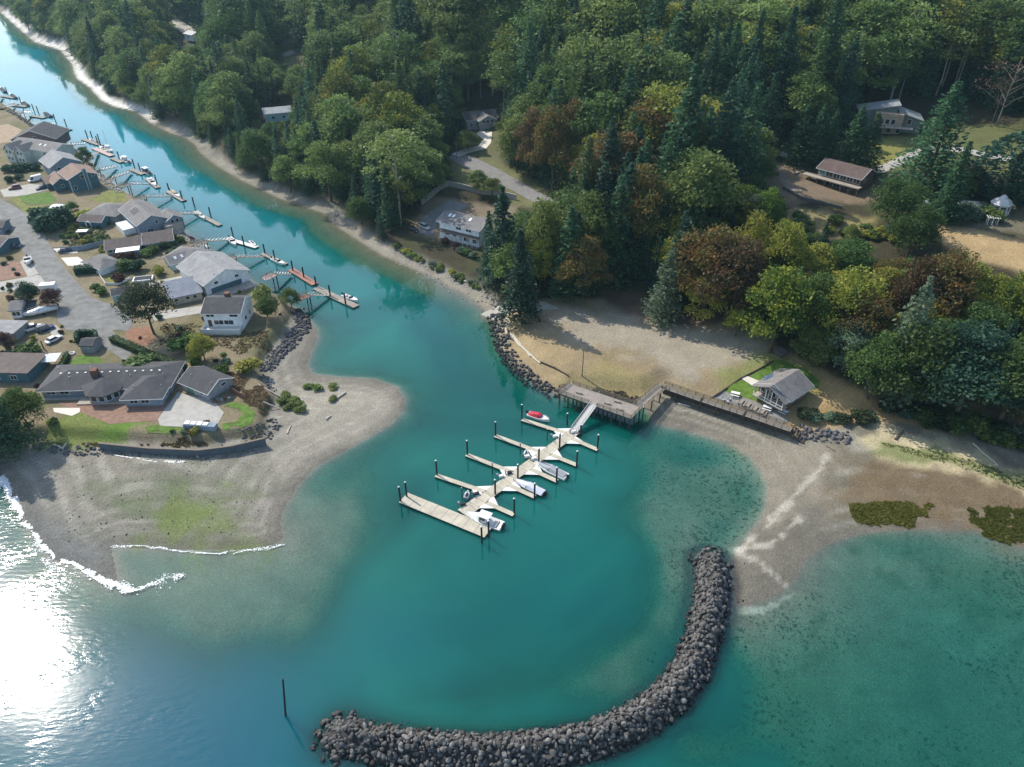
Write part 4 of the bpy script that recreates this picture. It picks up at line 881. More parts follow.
def add_roofwall(root, kind, L, W, zr, ze, wall, roof, cx=0, cy=0, o=.5, oe=.5, z0=0, th=.22, yaw=0, wname='wall'):
    r = roofmesh(kind, L, W, zr, ze, o, th, oe).build('roof', RF[roof], root, (cx, cy, 0), yaw)
    b = MB(); e = .06
    if kind == 'gable': b.extr([(-W / 2, z0 - .6), (W / 2, z0 - .6), (W / 2, ze - th - e), (0, zr - th - e), (-W / 2, ze - th - e)], -L / 2, L / 2)
    elif kind == 'hip': b.box(-L / 2, L / 2, -W / 2, W / 2, z0 - .6, ze - th - e)
    elif kind == 'shed': b.extr([(-W / 2, z0 - .6), (W / 2, z0 - .6), (W / 2, zr - th - e), (-W / 2, ze - th - e)], -L / 2, L / 2)
    else: b.box(-L / 2, L / 2, -W / 2, W / 2, z0 - .6, zr - th - .02)
    w_ = b.build(wname, WL[wall], root, (cx, cy, 0), yaw)
    # gutters and fascia
    if kind in ('gable', 'hip') and L > 5:
        a = W / 2 + o; s_ = (zr - ze) / (W / 2); za = ze - s_ * o; e2 = oe if kind == 'gable' else o; f = MB()
        for sg in (-1, 1): f.box(-L / 2 - e2, L / 2 + e2, sg * a - .06, sg * a + .06, za - .24, za - .04)
        if kind == 'hip':
            for sg in (-1, 1): f.box(sg * (L / 2 + e2) - .06, sg * (L / 2 + e2) + .06, -a, a, za - .24, za - .04)
        if kind == 'gable':
            for sx in (-1, 1):
                for sg in (-1, 1): f.bar((sx * (L / 2 + e2 + .04), sg * a, za - .1), (sx * (L / 2 + e2 + .04), 0, zr - .1), .07, .24)
        f.build('gutter', M_TRIM, r)
        for k in range(2 + int(L / 7)):
            x = -L / 2 + L * ((k * .37 + .2) % 1.0); y = W * .22 * (1 if k % 2 else -1); z = zr - s_ * abs(y)
            MB().tube((x, y, z - .1), (x, y, z + .38), .09, n=6).build('roof_vent', M_METAL, r)
    return r, w_
def window(root, L, W, side, f, z, w=1.3, h=1.2, cx=0, cy=0, name='window', glass=None, frame=None):
    """side S/N/E/W of a box L x W; f = -1..1 along it"""
    fr = MB(); pn = MB(); t = .09
    fr.box(-w / 2 - t, w / 2 + t, -.05, .02, -t, 0).box(-w / 2 - t, w / 2 + t, -.05, .02, h, h + t).box(-w / 2 - t, -w / 2, -.05, .02, 0, h).box(w / 2, w / 2 + t, -.05, .02, 0, h)
    if name == 'window' and w > 1.5: fr.box(-.035, .035, -.05, .02, 0, h)
    pn.box(-w / 2, w / 2, -.025, .015, 0, h)
    rz = {'S': 0, 'N': math.pi, 'E': math.pi / 2, 'W': -math.pi / 2}[side]
    loc = {'S': (cx + f * L / 2, cy - W / 2 - .02, z), 'N': (cx + f * L / 2, cy + W / 2 + .02, z), 'E': (cx + L / 2 + .02, cy + f * W / 2, z), 'W': (cx - L / 2 - .02, cy + f * W / 2, z)}[side]
    o = fr.build(name, frame or M_TRIM, root, loc, rz); pn.build('pane' if name == 'window' else 'panel', glass or (M_GLASS if name == 'window' else M_DOOR), o); return o
def wins(root, L, W, specs, cx=0, cy=0):
    for s in specs:
        side, fs, z = s[:3]; w = s[3] if len(s) > 3 else 1.3; h = s[4] if len(s) > 4 else 1.2
        for f in fs: window(root, L, W, side, f, z, w, h, cx, cy)
def ridge(a, b, zr, gz=None, gp=None):
    """house frame from the two ridge ends in the photograph; returns centre, yaw, length"""
    gz = 3.2 if gz is None else gz
    A = P(*a, gz + zr); B = P(*b, gz + zr); m = (A + B) / 2; v = B - A
    return (m[0], m[1], gz), math.atan2(v[1], v[0]), float(np.hypot(v[0], v[1]))
def chimney(root, roof, x, y, z0, z1, s=.8):
    MB().box(x - s / 2, x + s / 2, y - s / 2, y + s / 2, z0, z1).box(x - s / 2 - .08, x + s / 2 + .08, y - s / 2 - .08, y + s / 2 + .08, z1, z1 + .14).build('chimney', M_BRICK, roof)
def skylight(roof, x, y, W, zr, ze, w=.8, l=1.2, mt=None, name='skylight'):
    s = (zr - ze) / (W / 2); sg = -1 if y < 0 else 1; b = MB(); y0, y1 = abs(y) - l / 2, abs(y) + l / 2
    zt = zr - s * y0 + .02; zb = zr - s * y1 + .02
    b.extr([(sg * y1, zb + .02), (sg * y0, zt + .02), (sg * y0, zt + .12), (sg * y1, zb + .12)], x - w / 2, x + w / 2); b.build(name, mt or M_SKYL, roof)

# --- ranch house by the seawall
loc, yaw, L = ridge((50, 371), (170, 367), 4.6); yaw_r = yaw
R = empty('ranch_house', loc, yaw, 'long low grey ranch house with dark hipped roof above the seawall', 'house')
r, w_ = add_roofwall(R, 'hip', L + 1.5, 10.5, 4.6, 2.8, 'bluegrey', 'dark', o=.8)
for x in np.linspace(-L * .4, L * .42, 13): skylight(r, float(x), -.9, 10.5, 4.6, 2.8, .5, .3, M_TRIM, 'roof_vent')
chimney(R, r, -3.2, -1.6, 2.8, 5.6, 1.5)
Lr = L
wins(R, L + 3, 10.5, [('S', (-.82, -.62), 1.0, 2.2, 1.2), ('S', (.12,), 1.0, 2.4, 1.4), ('E', (-.3, .4), 1, 1.6), ('N', (-.6, -.2, .3), 1, 1.6)])
# bay wing with pointed roof
b = MB(); hexo = [(-5.2, -4.8), (-2.2, -9.4), (2.2, -9.8), (5.2, -7.0), (5.0, -3.5)]; c = (.4, -5.2)
b.add([(x, y, 2.62) for x, y in hexo] + [(x, y, 2.86) for x, y in hexo] + [(c[0], c[1] + 1.2, 4.9)],
      [(4, 3, 2, 1, 0)] + [(k, (k + 1) % 5, 5 + (k + 1) % 5, 5 + k) for k in range(5)] + [(5 + k, 5 + (k + 1) % 5, 10) for k in range(5)])
by = b.build('bay_roof', RF['dark'], R, (-.6, 0, 0)); hexi = [(-4.4, -5), (-1.9, -8.7), (2.0, -9.0), (4.5, -6.6), (4.5, -4)]
MB().prism(hexi, -.6, 2.6).build('bay_wall', WL['bluegrey'], R, (-.6, 0, 0))
for (x0, y0), (x1, y1) in zip(hexi[:3], hexi[1:4]):
    a_ = math.atan2(y1 - y0, x1 - x0); ll = math.hypot(x1 - x0, y1 - y0)
    for k in (-.25, .25):
        xx = (x0 + x1) / 2 + k * (x1 - x0); yy = (y0 + y1) / 2 + k * (y1 - y0); fr = MB().box(-ll * .2, ll * .2, -.05, .02, -.08, 1.5).build('window', M_TRIM, R, (xx - .6, yy, .9), a_)
        MB().box(-ll * .17, ll * .17, -.07, -.03, 0, 1.42).build('pane', M_GLASS, fr)
# right wing
add_roofwall(R, 'hip', 9, 11, 4.7, 2.8, 'bluegrey', 'dark', cx=L / 2 - 4.0, cy=-4.8, o=.7, yaw=math.pi / 2 * 0)
wins(R, 9, 11, [('S', (-.5, .1), 1.0, 1.9, 1.3), ('E', (-.4,), 1, 1.5)], cx=L / 2 - 4.0, cy=-4.8)
MB().box(-6, 9, -9.0, -5.3, -.5, .35).build('deck', M_DECK, R); MB().box(-L / 2, -6, -6.6, -5.4, -.5, .3).build('step', M_CONC, R)

def house(name, label, a, b_, zr, ze, W, kind, wall, roof, specs=(), gz=3.2, extra=0, o=.5, cat='house', shift=0.0, oe=.5):
    loc, yaw, L = ridge(a, b_, zr, gz); L += extra
    loc = (loc[0] - math.sin(yaw) * shift, loc[1] + math.cos(yaw) * shift, gz)
    R = empty(name, loc, yaw, label, cat); r, w_ = add_roofwall(R, kind, L - 2 * oe, W, zr, ze, wall, roof, o=o, oe=oe)
    wins(R, L - 2 * oe, W, specs); return R, r, w_, L - 2 * oe
# --- grey garage beside the patio
R, r, w_, L = house('garage', 'grey gabled garage beside the concrete patio', (189, 367), (219, 379), 4.6, 2.7, 7.6, 'gable', 'grey', 'dark', [('E', (.3,), 1.9, 1.4, .7), ('S', (.5,), 1.1, 1.2)], cat='garage')
window(R, L, 7.6, 'S', -.35, 0, 3.2, 2.3, name='garage_door', glass=mat('green_door', (.12, .22, .17), .6))
# --- white two storey house by the riprap
R, r, w_, L = house('two_storey_house', 'white two storey house with dark roof beside the black riprap', (205, 297.5), (245, 297.5), 7.6, 5.6, 10, 'gable', 'white', 'dark',
    [('S', (-.72, -.52, .5, .72), 4.1, 1.1, 1.1), ('S', (-.25, .28), 1.6, 2.6, 1.3), ('W', (-.4, .3), 3.8, 1.2), ('E', (-.4, .3), 1.5, 1.4)], o=.6, oe=.35)
window(R, L, 10, 'S', -.72, 0.9, 1.1, 2.1, name='door'); MB().box(-L / 2, L / 2, -8.6, -5.02, -.5, .9).build('deck', M_PALEC, R)
rb = MB(); rb.box(-L / 2, L / 2, -8.6, -8.55, .9, 1.9).box(-L / 2, -L / 2 + .05, -8.5, -5.1, .9, 1.9).box(L / 2 - .05, L / 2, -8.5, -5.1, .9, 1.9); rb.build('railing', mat('white_panel', (.62, .66, .68), .4), R)
MB().box(-L / 2 - .05, -L / 2 + .02, -5, 5, 0, 5.2).build('shingle_panel', WL['brown'], R)
chimney(R, r, .2, 1.5, 5, 8.3, 1.3)
# --- big light grey house
R, r, w_, L = house('large_house', 'large beige house with broad light grey roof between the canal docks and white house', (197, 250.5), (225, 269), 7.2, 4.4, 14.5, 'gable', 'white', 'light',
    [('E', (-.5, .45), 3.2, 1.2, .8), ('E', (-.1,), .8, 2.2, 1.2), ('S', (-.2, .4), 1.0, 1.5), ('N', (-.5, 0, .5), 1, 1.8)], o=.7)
MB().box(L / 2 + .02, L / 2 + .08, -5.6, 4.5, 0.2, 2.2).build('wall_panel', WL['teal'], R); MB().box(L / 2 + .1, L / 2 + 4.5, -6.5, 7, -.5, .5).build('deck', M_DECK, R)
house('garage_wing', 'long beige wing with blue grey metal roof beside the big round tree', (163, 284), (198, 277), 4.4, 2.7, 8.0, 'shed', 'beige', 'blue', [('S', (-.6, .1, .55), 1.1, 1.0, .9), ('E', (0,), 1, 1.2)], cat='house wing', shift=-3)
R, r, w_, L = house('small_house', 'small pale house with two roof skylights left of the large light grey roof', (164, 256), (187, 250), 4.2, 2.7, 6.5, 'gable', 'paleteal', 'grey', [('S', (-.3, .5), .9, 1.0, 1.3), ('W', (-.4, .4), .9, 1.2)], shift=-.5)
skylight(r, 1.2, -1.6, 6.5, 4.2, 2.7); skylight(r, -1.0, -1.6, 6.5, 4.2, 2.7)
house('canal_house', 'low grey hip roofed house between the canal and the large light grey roof', (176, 247), (199, 250), 4.6, 2.8, 9, 'hip', 'grey', 'grey', [('N', (-.4, .3), 1, 1.8)], extra=5)
# --- long dark roofed pair
R, r, w_, L = house('long_house', 'long low dark brown roofed house with white awning near the canal', (104, 240), (141, 235.5), 4.2, 2.6, 8, 'gable', 'grey', 'dbrown', [('S', (-.8, -.5), 1.0, 1.2)])
MB().box(-2.2, 5.4, -8.2, -4.2, 2.25, 2.4).build('awning', M_WHITE, R); MB().box(-2, 5.2, -7.4, -4.05, 0, 2.2).build('porch_wall', WL['paleteal'], R)
house('annex', 'dark brown low roof joined between the long awning house and the canal', (141, 233.5), (172, 229), 4.4, 2.6, 10, 'gable', 'grey', 'dbrown', [('S', (-.5, .2), 1.0, 1.3)], cat='house')
# --- blue grey house with skylights
R, r, w_, L = house('gabled_house', 'blue grey two storey house with four roof skylights by the canal', (132, 199), (151, 215), 7.2, 4.8, 10.5, 'gable', 'bluegrey', 'grey', [('E', (.25,), 3.6, .9, 1.3), ('E', (-.3,), 1, 2, 1.2), ('S', (-.3, .3), 1, 1.6), ('N', (-.3, .3), 3, 1.6)], o=.7)
for k in range(4): skylight(r, -2.5 + k * 1.3, -2.6, 10.5, 7.2, 4.8, .35, 2.4, M_GLASS)
add_roofwall(R, 'gable', 7, 6, 5.9, 4.2, 'bluegrey', 'grey', cx=L / 2 - 2, cy=7.2, o=.5); wins(R, 7, 6, [('E', (-.3, .3), 3, 1, 1.1)], cx=L / 2 - 2, cy=7.2)
MB().box(L / 2 + .5, L / 2 + 4, 3, 9, -.5, 3).build('deck', M_DECK, R); MB().box(-4, 5, -9.5, -5.3, -.5, 2.2).build('stair_wall', WL['white'], R)
# --- grey cottage with arched entrance
R, r, w_, L = house('cottage', 'low cottage with pale grey hip roof and white arched entrance', (97, 203.5), (119, 205), 5.0, 3.2, 11, 'hip', 'grey', 'grey', [('W', (0,), 1, 1.2)], extra=4)
add_roofwall(R, 'gable', 9, 5.5, 4, 2.7, 'teal', 'dbrown', cx=-1, cy=-8.2, o=.4); b = MB(); n = 12; pts = [(-1.1, 0), (-1.1, 1.6)] + [(-1.1 * math.cos(a), 1.6 + 1.1 * math.sin(a)) for a in np.linspace(.2, math.pi - .2, n)] + [(1.1, 1.6), (1.1, 0), (.8, 0), (.8, 1.5)] + [(.8 * math.cos(a), 1.5 + .8 * math.sin(a)) for a in np.linspace(.2, math.pi - .2, n)] + [(-.8, 1.5), (-.8, 0)]
vv = [(x, 0, z) for x, z in pts] + [(x, .3, z) for x, z in pts]; m_ = len(pts); b.add(vv, [(k, (k + 1) % m_, m_ + (k + 1) % m_, m_ + k) for k in range(m_)])
h_ = n + 2
for k in range(h_ - 0): 
    j0, j1 = k, k + 1; k0, k1 = m_ - 1 - k, m_ - 2 - k
    if j1 < k1: b.add([vv[j0], vv[j1], vv[k1], vv[k0]], [(0, 1, 2, 3)])
b.build('arch', M_TRIM, R, (-1.5, -11.6, 0))
# --- teal house with brown roof
R, r, w_, L = house('tall_teal_house', 'tall teal house with brown roof and brick red garage next to green lawn', (71, 163), (81, 171), 8.0, 5.8, 11, 'gable', 'teal', 'brown', [('E', (-.05,), 5.0, 1.3, 1.1), ('E', (.72,), 5.0, 1.0, 1.1), ('E', (-.72,), .9, 1.0, 1.6), ('N', (-.3, .3), 4, 2)], o=.6)
MB().box(L / 2 + .02, L / 2 + .9, .35, 1.75, -.5, 8.6).build('chimney', WL['teal'], r); MB().box(L / 2 + .03, L / 2 + .1, -5.5, -5.3, 0, 5).box(L / 2 + .9, L / 2 + .95, .35, .5, 0, 8.4).box(L / 2 + .9, L / 2 + .95, 1.6, 1.75, 0, 8.4).build('corner_trim', M_TRIM, R)
house('garage', 'teal garage with brown roof attached left of the tall teal house', (41, 177.5), (55, 174.5), 4.4, 2.8, 8, 'gable', 'teal', 'brown', [('S', (.4,), 1.2, 1, 1)], cat='garage')
house('entry_wing', 'narrow brown roofed entry wing between the teal garage and tall teal house', (54, 171), (60, 178), 5.4, 3.6, 6, 'gable', 'teal', 'brown', [('E', (0,), 1.5, 1, 1)], cat='house wing')
# --- grey roof house, cream house, plum house
house('gabled_house', 'blue grey gabled house with steep light grey roof behind the tall teal house', (52, 149.5), (63, 157), 8.2, 5.2, 12, 'gable', 'bluegrey', 'light', [('E', (-.5, .5), 3, 1.2), ('W', (0,), 3, 1.5), ('S', (-.3, .4), 3, 1.4)], o=.7)
R, r, w_, L = house('cream_house', 'cream two storey house with two front gables and grey roof', (18, 137), (62, 144), 8.4, 6.4, 11, 'gable', 'cream', 'grey', [('N', (-.5, 0, .5), 4, 1.6), ('S', (.6,), 4.2, 1.6)], gz=3.2, o=.6)
for cx_i, nm in ((-L * .36, 0), (-L * .10, 1)):
    b = MB(); add_roofwall(R, 'gable', 7, 5.4, 8.2, 6.0, 'cream', 'grey', cx=cx_i, cy=-6.2, o=.4, yaw=math.pi / 2)
    for z in (4.2, 1.2):
        for k in (-1.1, 1.1): window(R, 5.4, 7.2, 'S', 0, z, 1.1, 1.3, cx=cx_i + k, cy=-6.15)
skylight(r, 3, -2.5, 11, 8.4, 6.4); skylight(r, 6, -2.5, 11, 8.4, 6.4)
house('gabled_house', 'plum brown house with huge dark gable roof at the left edge', (44, 121), (29, 130.5), 8.5, 4.6, 20, 'gable', 'purple', 'dark', [('E', (-.5, 0), 1.2, 1.6), ('E', (.1,), 4.2, 1.4)], o=.8)
# --- small bungalow, shed, kiosk, flat house, cottage
house('bungalow', 'small white bungalow with grey hip roof above the clipped hedge', (93, 254), (106, 259), 4.2, 2.6, 7, 'hip', 'white', 'grey', [('S', (-.3, .4), .9, 1.2)], extra=4)
house('shed', 'pale teal garden shed with dark roof left of the big round tree', (110, 289), (131, 285.5), 3.6, 2.5, 4.2, 'gable', 'paleteal', 'dark', [('S', (.25,), 1.2, .9, .8)], cat='shed', o=.3, oe=.2)
house('hut', 'small grey lilac hut with hedge wrapped behind it on the lawn', (81, 338.5), (96, 338.5), 3.4, 2.5, 4.2, 'gable', 'grey', 'dark', [('S', (-.1,), 1.4, 1.0, .25)], cat='shed', o=.25, oe=.2)
house('flat_roofed_house', 'teal walled house with flat dark roof at the left edge', (-14, 362), (38, 363), 3.2, 3.2, 9, 'flat', 'teal', 'dbrown', [('S', (-.3, .4), 1, 1.6)], o=.3)
house('cottage', 'small white cottage with grey roof beside the covered boat', (10, 301), (24, 300), 4.2, 2.8, 6.5, 'gable', 'white', 'grey', [('S', (-.4, .4), .9, 1.0), ('E', (0,), 1, 1)], o=.3)
house('lean_to', 'low pale lean-to between the white cottage and round dark tree', (25, 304), (35, 303), 3, 2.3, 4, 'shed', 'white', 'dark', [('S', (0,), .9, .9, .8)], o=.2, cat='shed')
house('carport', 'flat grey roofed carport at the left edge above the plum tree', (-14, 326), (21, 327), 2.9, 2.9, 7, 'flat', 'grey', 'light', [], o=.2, cat='carport')
house('low_store', 'low grey building under the round tree at the left edge of the road', (-6, 222), (6, 221), 3.4, 2.6, 8, 'gable', 'bluegrey', 'dark', [('S', (0,), 1, 1)], cat='outbuilding')
house('side_house', 'dark blue grey roofed house cut by the left edge beside the road', (-14, 236), (8, 238), 4.2, 2.8, 9, 'gable', 'teal', 'dbrown', [('S', (.3,), 1, 1.2)])
# --- east bank: white canal house
gz = 4.0
R, r, w_, L = house('canal_house', 'white two storey house with grey brown roof and skylights on the wooded bank', (444.5, 211.5), (488, 221.5), 7.6, 6.2, 9.5, 'gable', 'white', 'grey',
    [('S', (-.08, .04), 4.3, .9, 1.1), ('S', (.42, .56), 4.3, .9, 1.1), ('S', (-.62, -.25), 1.4, 1.6, 1.0), ('S', (.35, .8), .6, 2.0, 1.9), ('W', (-.3, .3), 1.2, 1.3)], gz=gz, o=.9, oe=.9)
for x in (-6.0, -4.4, 2.6): skylight(r, x, -1.2, 9.5, 7.6, 6.2, .9, 1.6, M_WHITE)
MB().extr([(-6.6, 2.75), (-4.8, 3.2), (-4.8, 3.36), (-6.6, 2.9)], -L / 2, L / 2 + .6).build('porch_roof', RF['dbrown'], R)
b = MB()
for x in np.linspace(-L * .1, L / 2, 6): b.box(x - .08, x + .08, -6.4, -6.24, -.5, 2.75)
b.build('porch_post', M_TRIM, R); window(R, L, 9.5, 'S', .08, .3, 1, 2.1, name='door', glass=mat('pale_door', (.4, .5, .55), .5))
# grey house up the drive
gz = Hg(*G(478, 124)[:2])
R, r, w_, L = house('hill_house', 'grey house with dormer windows at the end of the pale curved driveway', (462, 112), (494, 109), 6.5, 4.2, 11, 'gable', 'grey', 'dark', [('S', (.0, .2, .4, .6, .8), .8, 1.5, 2.2), ('S', (-.7, -.4), 1, 1.2, 1.6)], gz=gz)
add_roofwall(R, 'gable', 7, 8, 6.2, 4.2, 'grey', 'grey', cx=2, cy=-5, o=.5, yaw=-math.pi / 2); wins(R, 8, 7, [('S', (-.5, 0, .5), 2.9, 1.4, 1.2)], cx=2, cy=-5)
# brown house with long deck
gz = Hg(*G(842, 196)[:2])
R, r, w_, L = house('deck_house', 'brown house with red brown roof and long raised deck above the lawn', (826, 157.5), (872, 169), 7.6, 5.6, 9.5, 'gable', 'brown', 'redbrown', [('S', (-.45, -.1, .2, .5, .8), 3.2, 2.4, 1.7), ('E', (-.3,), 3.2, 1.4), ('S', (-.5, 0, .5), .4, 2.2, 1.6)], gz=gz, o=.9)
window(R, L, 9.5, 'S', -.78, 3.1, 2.2, 2.0, name='door', glass=mat('teal_glass', (.12, .24, .24), .2))
MB().box(-L / 2 - 4, L / 2 + 1, -8.0, -4.78, 2.55, 2.8).build('deck', M_DECK, R)
b = MB()
for x in np.linspace(-L / 2 - 6.8, L / 2 + .8, 9): b.box(x - .1, x + .1, -7.9, -7.7, -1.5, 2.53)
b.build('deck_post', M_WOOD, R); b = MB().box(-L / 2 - 7, L / 2 + 1, -8.0, -7.95, 3.7, 3.8)
for x in np.linspace(-L / 2 - 7, L / 2 + .9, 46): b.box(x, x + .05, -8.0, -7.95, 2.82, 3.7)
b.build('railing', M_WOOD, R)
b = MB()
for k in range(7): b.box(-L / 2 - 12 + k * .8, -L / 2 - 11.2 + k * .8, -7, -5, -.6 + k * .45, -.4 + k * .45)
b.build('stairs', M_DECK, R)
# modern tan house
gz = Hg(*G(885, 138)[:2])
loc, yaw, L = ridge((866, 133), (915, 137), 0, gz); R = empty('modern_house', (loc[0], loc[1] + 4, gz), yaw, 'modern tan and green house with slanted shed roofs below the forest', 'house')
def shedblock(x0, x1, y0, y1, zl, zh, wall, roof, hi='E'):
    b = MB(); o = .7
    b.add([(x0, y0, -1), (x1, y0, -1), (x1, y1, -1), (x0, y1, -1), (x0, y0, zl if hi == 'E' else zh), (x1, y0, zh if hi == 'E' else zl), (x1, y1, zh if hi == 'E' else zl), (x0, y1, zl if hi == 'E' else zh)], [(3, 2, 1, 0), (4, 5, 6, 7), (0, 1, 5, 4), (1, 2, 6, 5), (2, 3, 7, 6), (3, 0, 4, 7)]); b.build('wall', WL[wall], R)
    a0, a1 = (zl, zh) if hi == 'E' else (zh, zl); s = (a1 - a0) / (x1 - x0); q = MB()
    q.add([(x0 - o, y0 - o, a0 - s * o + .05), (x1 + o, y0 - o, a1 + s * o + .05), (x1 + o, y1 + o, a1 + s * o + .05), (x0 - o, y1 + o, a0 - s * o + .05), (x0 - o, y0 - o, a0 - s * o + .35), (x1 + o, y0 - o, a1 + s * o + .35), (x1 + o, y1 + o, a1 + s * o + .35), (x0 - o, y1 + o, a0 - s * o + .35)], [(3, 2, 1, 0), (4, 5, 6, 7), (0, 1, 5, 4), (1, 2, 6, 5), (2, 3, 7, 6), (3, 0, 4, 7)]); q.build('roof', RF[roof], R)
shedblock(-11, 2, 0, 9, 6.8, 9.6, 'green', 'metal'); shedblock(3.2, 11, -1, 9, 5.2, 7.4, 'green', 'metal', 'W')
MB().box(-5.5, 4.2, -3, -.05, -1, 7.3).build('wall', WL['tan'], R); MB().box(-5.5, 8, -5.4, -3.05, 2.7, 3.0).build('balcony', M_DECK, R)
for z, xs in ((3.7, (-3, -1, 1)), (.6, (-2.6, .2, 3.4))):
    for x in xs: window(R, 10, 6, 'S', 0, z, 1.3, 1.7, cx=x, cy=-.06 + 0)
b = MB()
for x in np.linspace(-5.4, 7.9, 15): b.box(x, x + .06, -5.4, -5.34, 3, 3.9)
b.box(-5.5, 8, -5.4, -5.34, 3.9, 4.0); b.build('railing', M_METAL, R)
window(R, 22, 2, 'S', .62, 3.6, 1.4, 1.8, cy=-.05)
# roofs among the trees
gz = Hg(*G(272, 116)[:2]); house('forest_house', 'pale metal roofed house half hidden among the canal side trees', (262, 108), (290, 105.5), 5.4, 3.8, 10, 'gable', 'paleteal', 'metal', [('S', (-.4, .4), 1, 1.4)], gz=gz)
gz = Hg(*G(432, 16)[:2]); house('forest_house', 'pale roofed house near the top edge among tall trees', (423, 11), (440, 10), 6.4, 4.4, 11, 'gable', 'white', 'metal', [('S', (0,), 1, 1.4)], gz=gz)
gz = Hg(*G(195, 36)[:2]); house('forest_house', 'small pale roofed building beside the forest road at top left', (188, 30), (197, 32), 5, 3.6, 8, 'gable', 'white', 'metal', [('S', (0,), 1, 1.4)], gz=gz)
# club house
loc, yaw, L = ridge((774.8, 384), (798.6, 369.5), 5.2, 3.2)
R = empty('clubhouse', loc, yaw, 'small grey roofed clubhouse with white porch rail on the green lawn', 'clubhouse')
r, w_ = add_roofwall(R, 'gable', L - 1.6, 8.6, 5.2, 3.1, 'brown', 'grey', o=.8, oe=.9)
LL = L - 1.6
MB().box(-LL / 2 - 2.4, -LL / 2 - .05, -4.3, 4.3, .1, .35).build('porch', M_DECK, R, None)
r2 = MB()
r2.extr([(-5.1, 2.74), (0, 5.2), (5.1, 2.74), (5.1, 2.5), (0, 4.96), (-5.1, 2.5)][::-1], -LL / 2 - 2.9, -LL / 2 - .92); r2.build('porch_roof', RF['grey'], R)
for y in np.linspace(-4.1, 4.1, 6): MB().box(-LL / 2 - 2.4, -LL / 2 - 2.25, y - .08, y + .08, .35, 2.6 + (4.2 - abs(y)) * .35).build('porch_post', M_TRIM, R)
MB().box(-LL / 2 - 2.42, -LL / 2 - 2.34, -4.3, 4.3, 1.15, 1.27).box(-LL / 2 - 2.42, -LL / 2 - 2.34, -4.3, 4.3, .4, .5).build('railing', M_TRIM, R)
wins(R, LL, 8.6, [('W', (-.7, -.35, 0, .35, .7), .9, 1.1, 1.3), ('S', (-.5, .1, .6), 1, 1.3, 1.1), ('N', (-.4, .4), 1, 1.2)])
for x, y in ((.5, -2.2), (3, -1.2)): MB().tube((x, y, 4), (x, y, 5.3), .1).build('roof_vent', M_METAL, r)
g3 = G(780, 353.5); R = empty('outhouse', (g3[0], g3[1], 3.2), yaw, 'small black wooden outhouse at the foot of the slope wood', 'shed')
MB().box(-1.2, 1.2, -1.2, 1.2, -.3, 2.5).build('wall', M_DWOOD, R); MB().extr([(-1.5, 2.4), (1.5, 2.9), (1.5, 3.02), (-1.5, 2.52)], -1.5, 1.5).build('roof', RF['grey'], R); MB().box(-.45, .45, -1.27, -1.21, 0, 2.0).build('door', mat('black_door', (.03, .03, .03), .7), R)
# gazebo and arbor
g3 = G(998, 213); R = empty('gazebo', tuple(g3), .2, 'white octagonal garden gazebo with domed roof at the right', 'gazebo')
n = 8; ring = lambda r, z: [(r * math.cos(k * 6.2832 / n), r * math.sin(k * 6.2832 / n), z) for k in range(n)]
MB().loft([ring(2.9, -.4), ring(2.9, .35)]).build('floor', M_TRIM, R)
MB().loft([ring(3.1, 3.0), ring(3.15, 3.15), ring(2.2, 4.3), ring(1.0, 4.9), ring(.9, 5.3), ring(.05, 5.9)]).build('roof', mat('gazebo_roof', (.6, .6, .58), .7, .1, 2), R)
for x, y, z in ring(2.6, 0): MB().box(x - .12, x + .12, y - .12, y + .12, .35, 3.0).build('post', M_TRIM, R)
b = MB(); rg = ring(2.6, 1.2)
for k in range(7): b.bar(rg[k], rg[k + 1], .08, .1); b.bar((rg[k][0], rg[k][1], .6), (rg[k + 1][0], rg[k + 1][1], .6), .08, .1)
b.build('railing', M_TRIM, R)
b = MB(); rg = ring(2.6, 2.8)
for k in range(8): b.bar(rg[k], rg[(k + 1) % 8], .1, .35)
b.build('frieze', M_TRIM, R)
def arbor(px, py, label, L=6, W=2.5, h=2.6, rz=-.25):
    g3 = G(px, py); R = empty('arbor', tuple(g3), rz, label, 'arbor')
    for x in np.linspace(-L / 2, L / 2, 3):
        for y in (-W / 2, W / 2): MB().box(x - .09, x + .09, y - .09, y + .09, -.3, h).build('post', M_TRIM, R)
    b = MB().box(-L / 2 - .4, L / 2 + .4, -W / 2 - .06, -W / 2 + .06, h, h + .2).box(-L / 2 - .4, L / 2 + .4, W / 2 - .06, W / 2 + .06, h, h + .2)
    for x in np.linspace(-L / 2 - .3, L / 2 + .3, int(L * 2.5)): b.box(x - .04, x + .04, -W / 2 - .5, W / 2 + .5, h + .21, h + .36)
    b.build('lattice', M_TRIM, R)
arbor(960, 211, 'long white lattice arbor left of the gazebo', 9, 2.6); arbor(917, 210, 'small white lattice arbor among shrubs right of the brown house', 4.5, 2.4); arbor(991, 224, 'short white trellis just below the gazebo', 2.6, 1.4, 2.0)
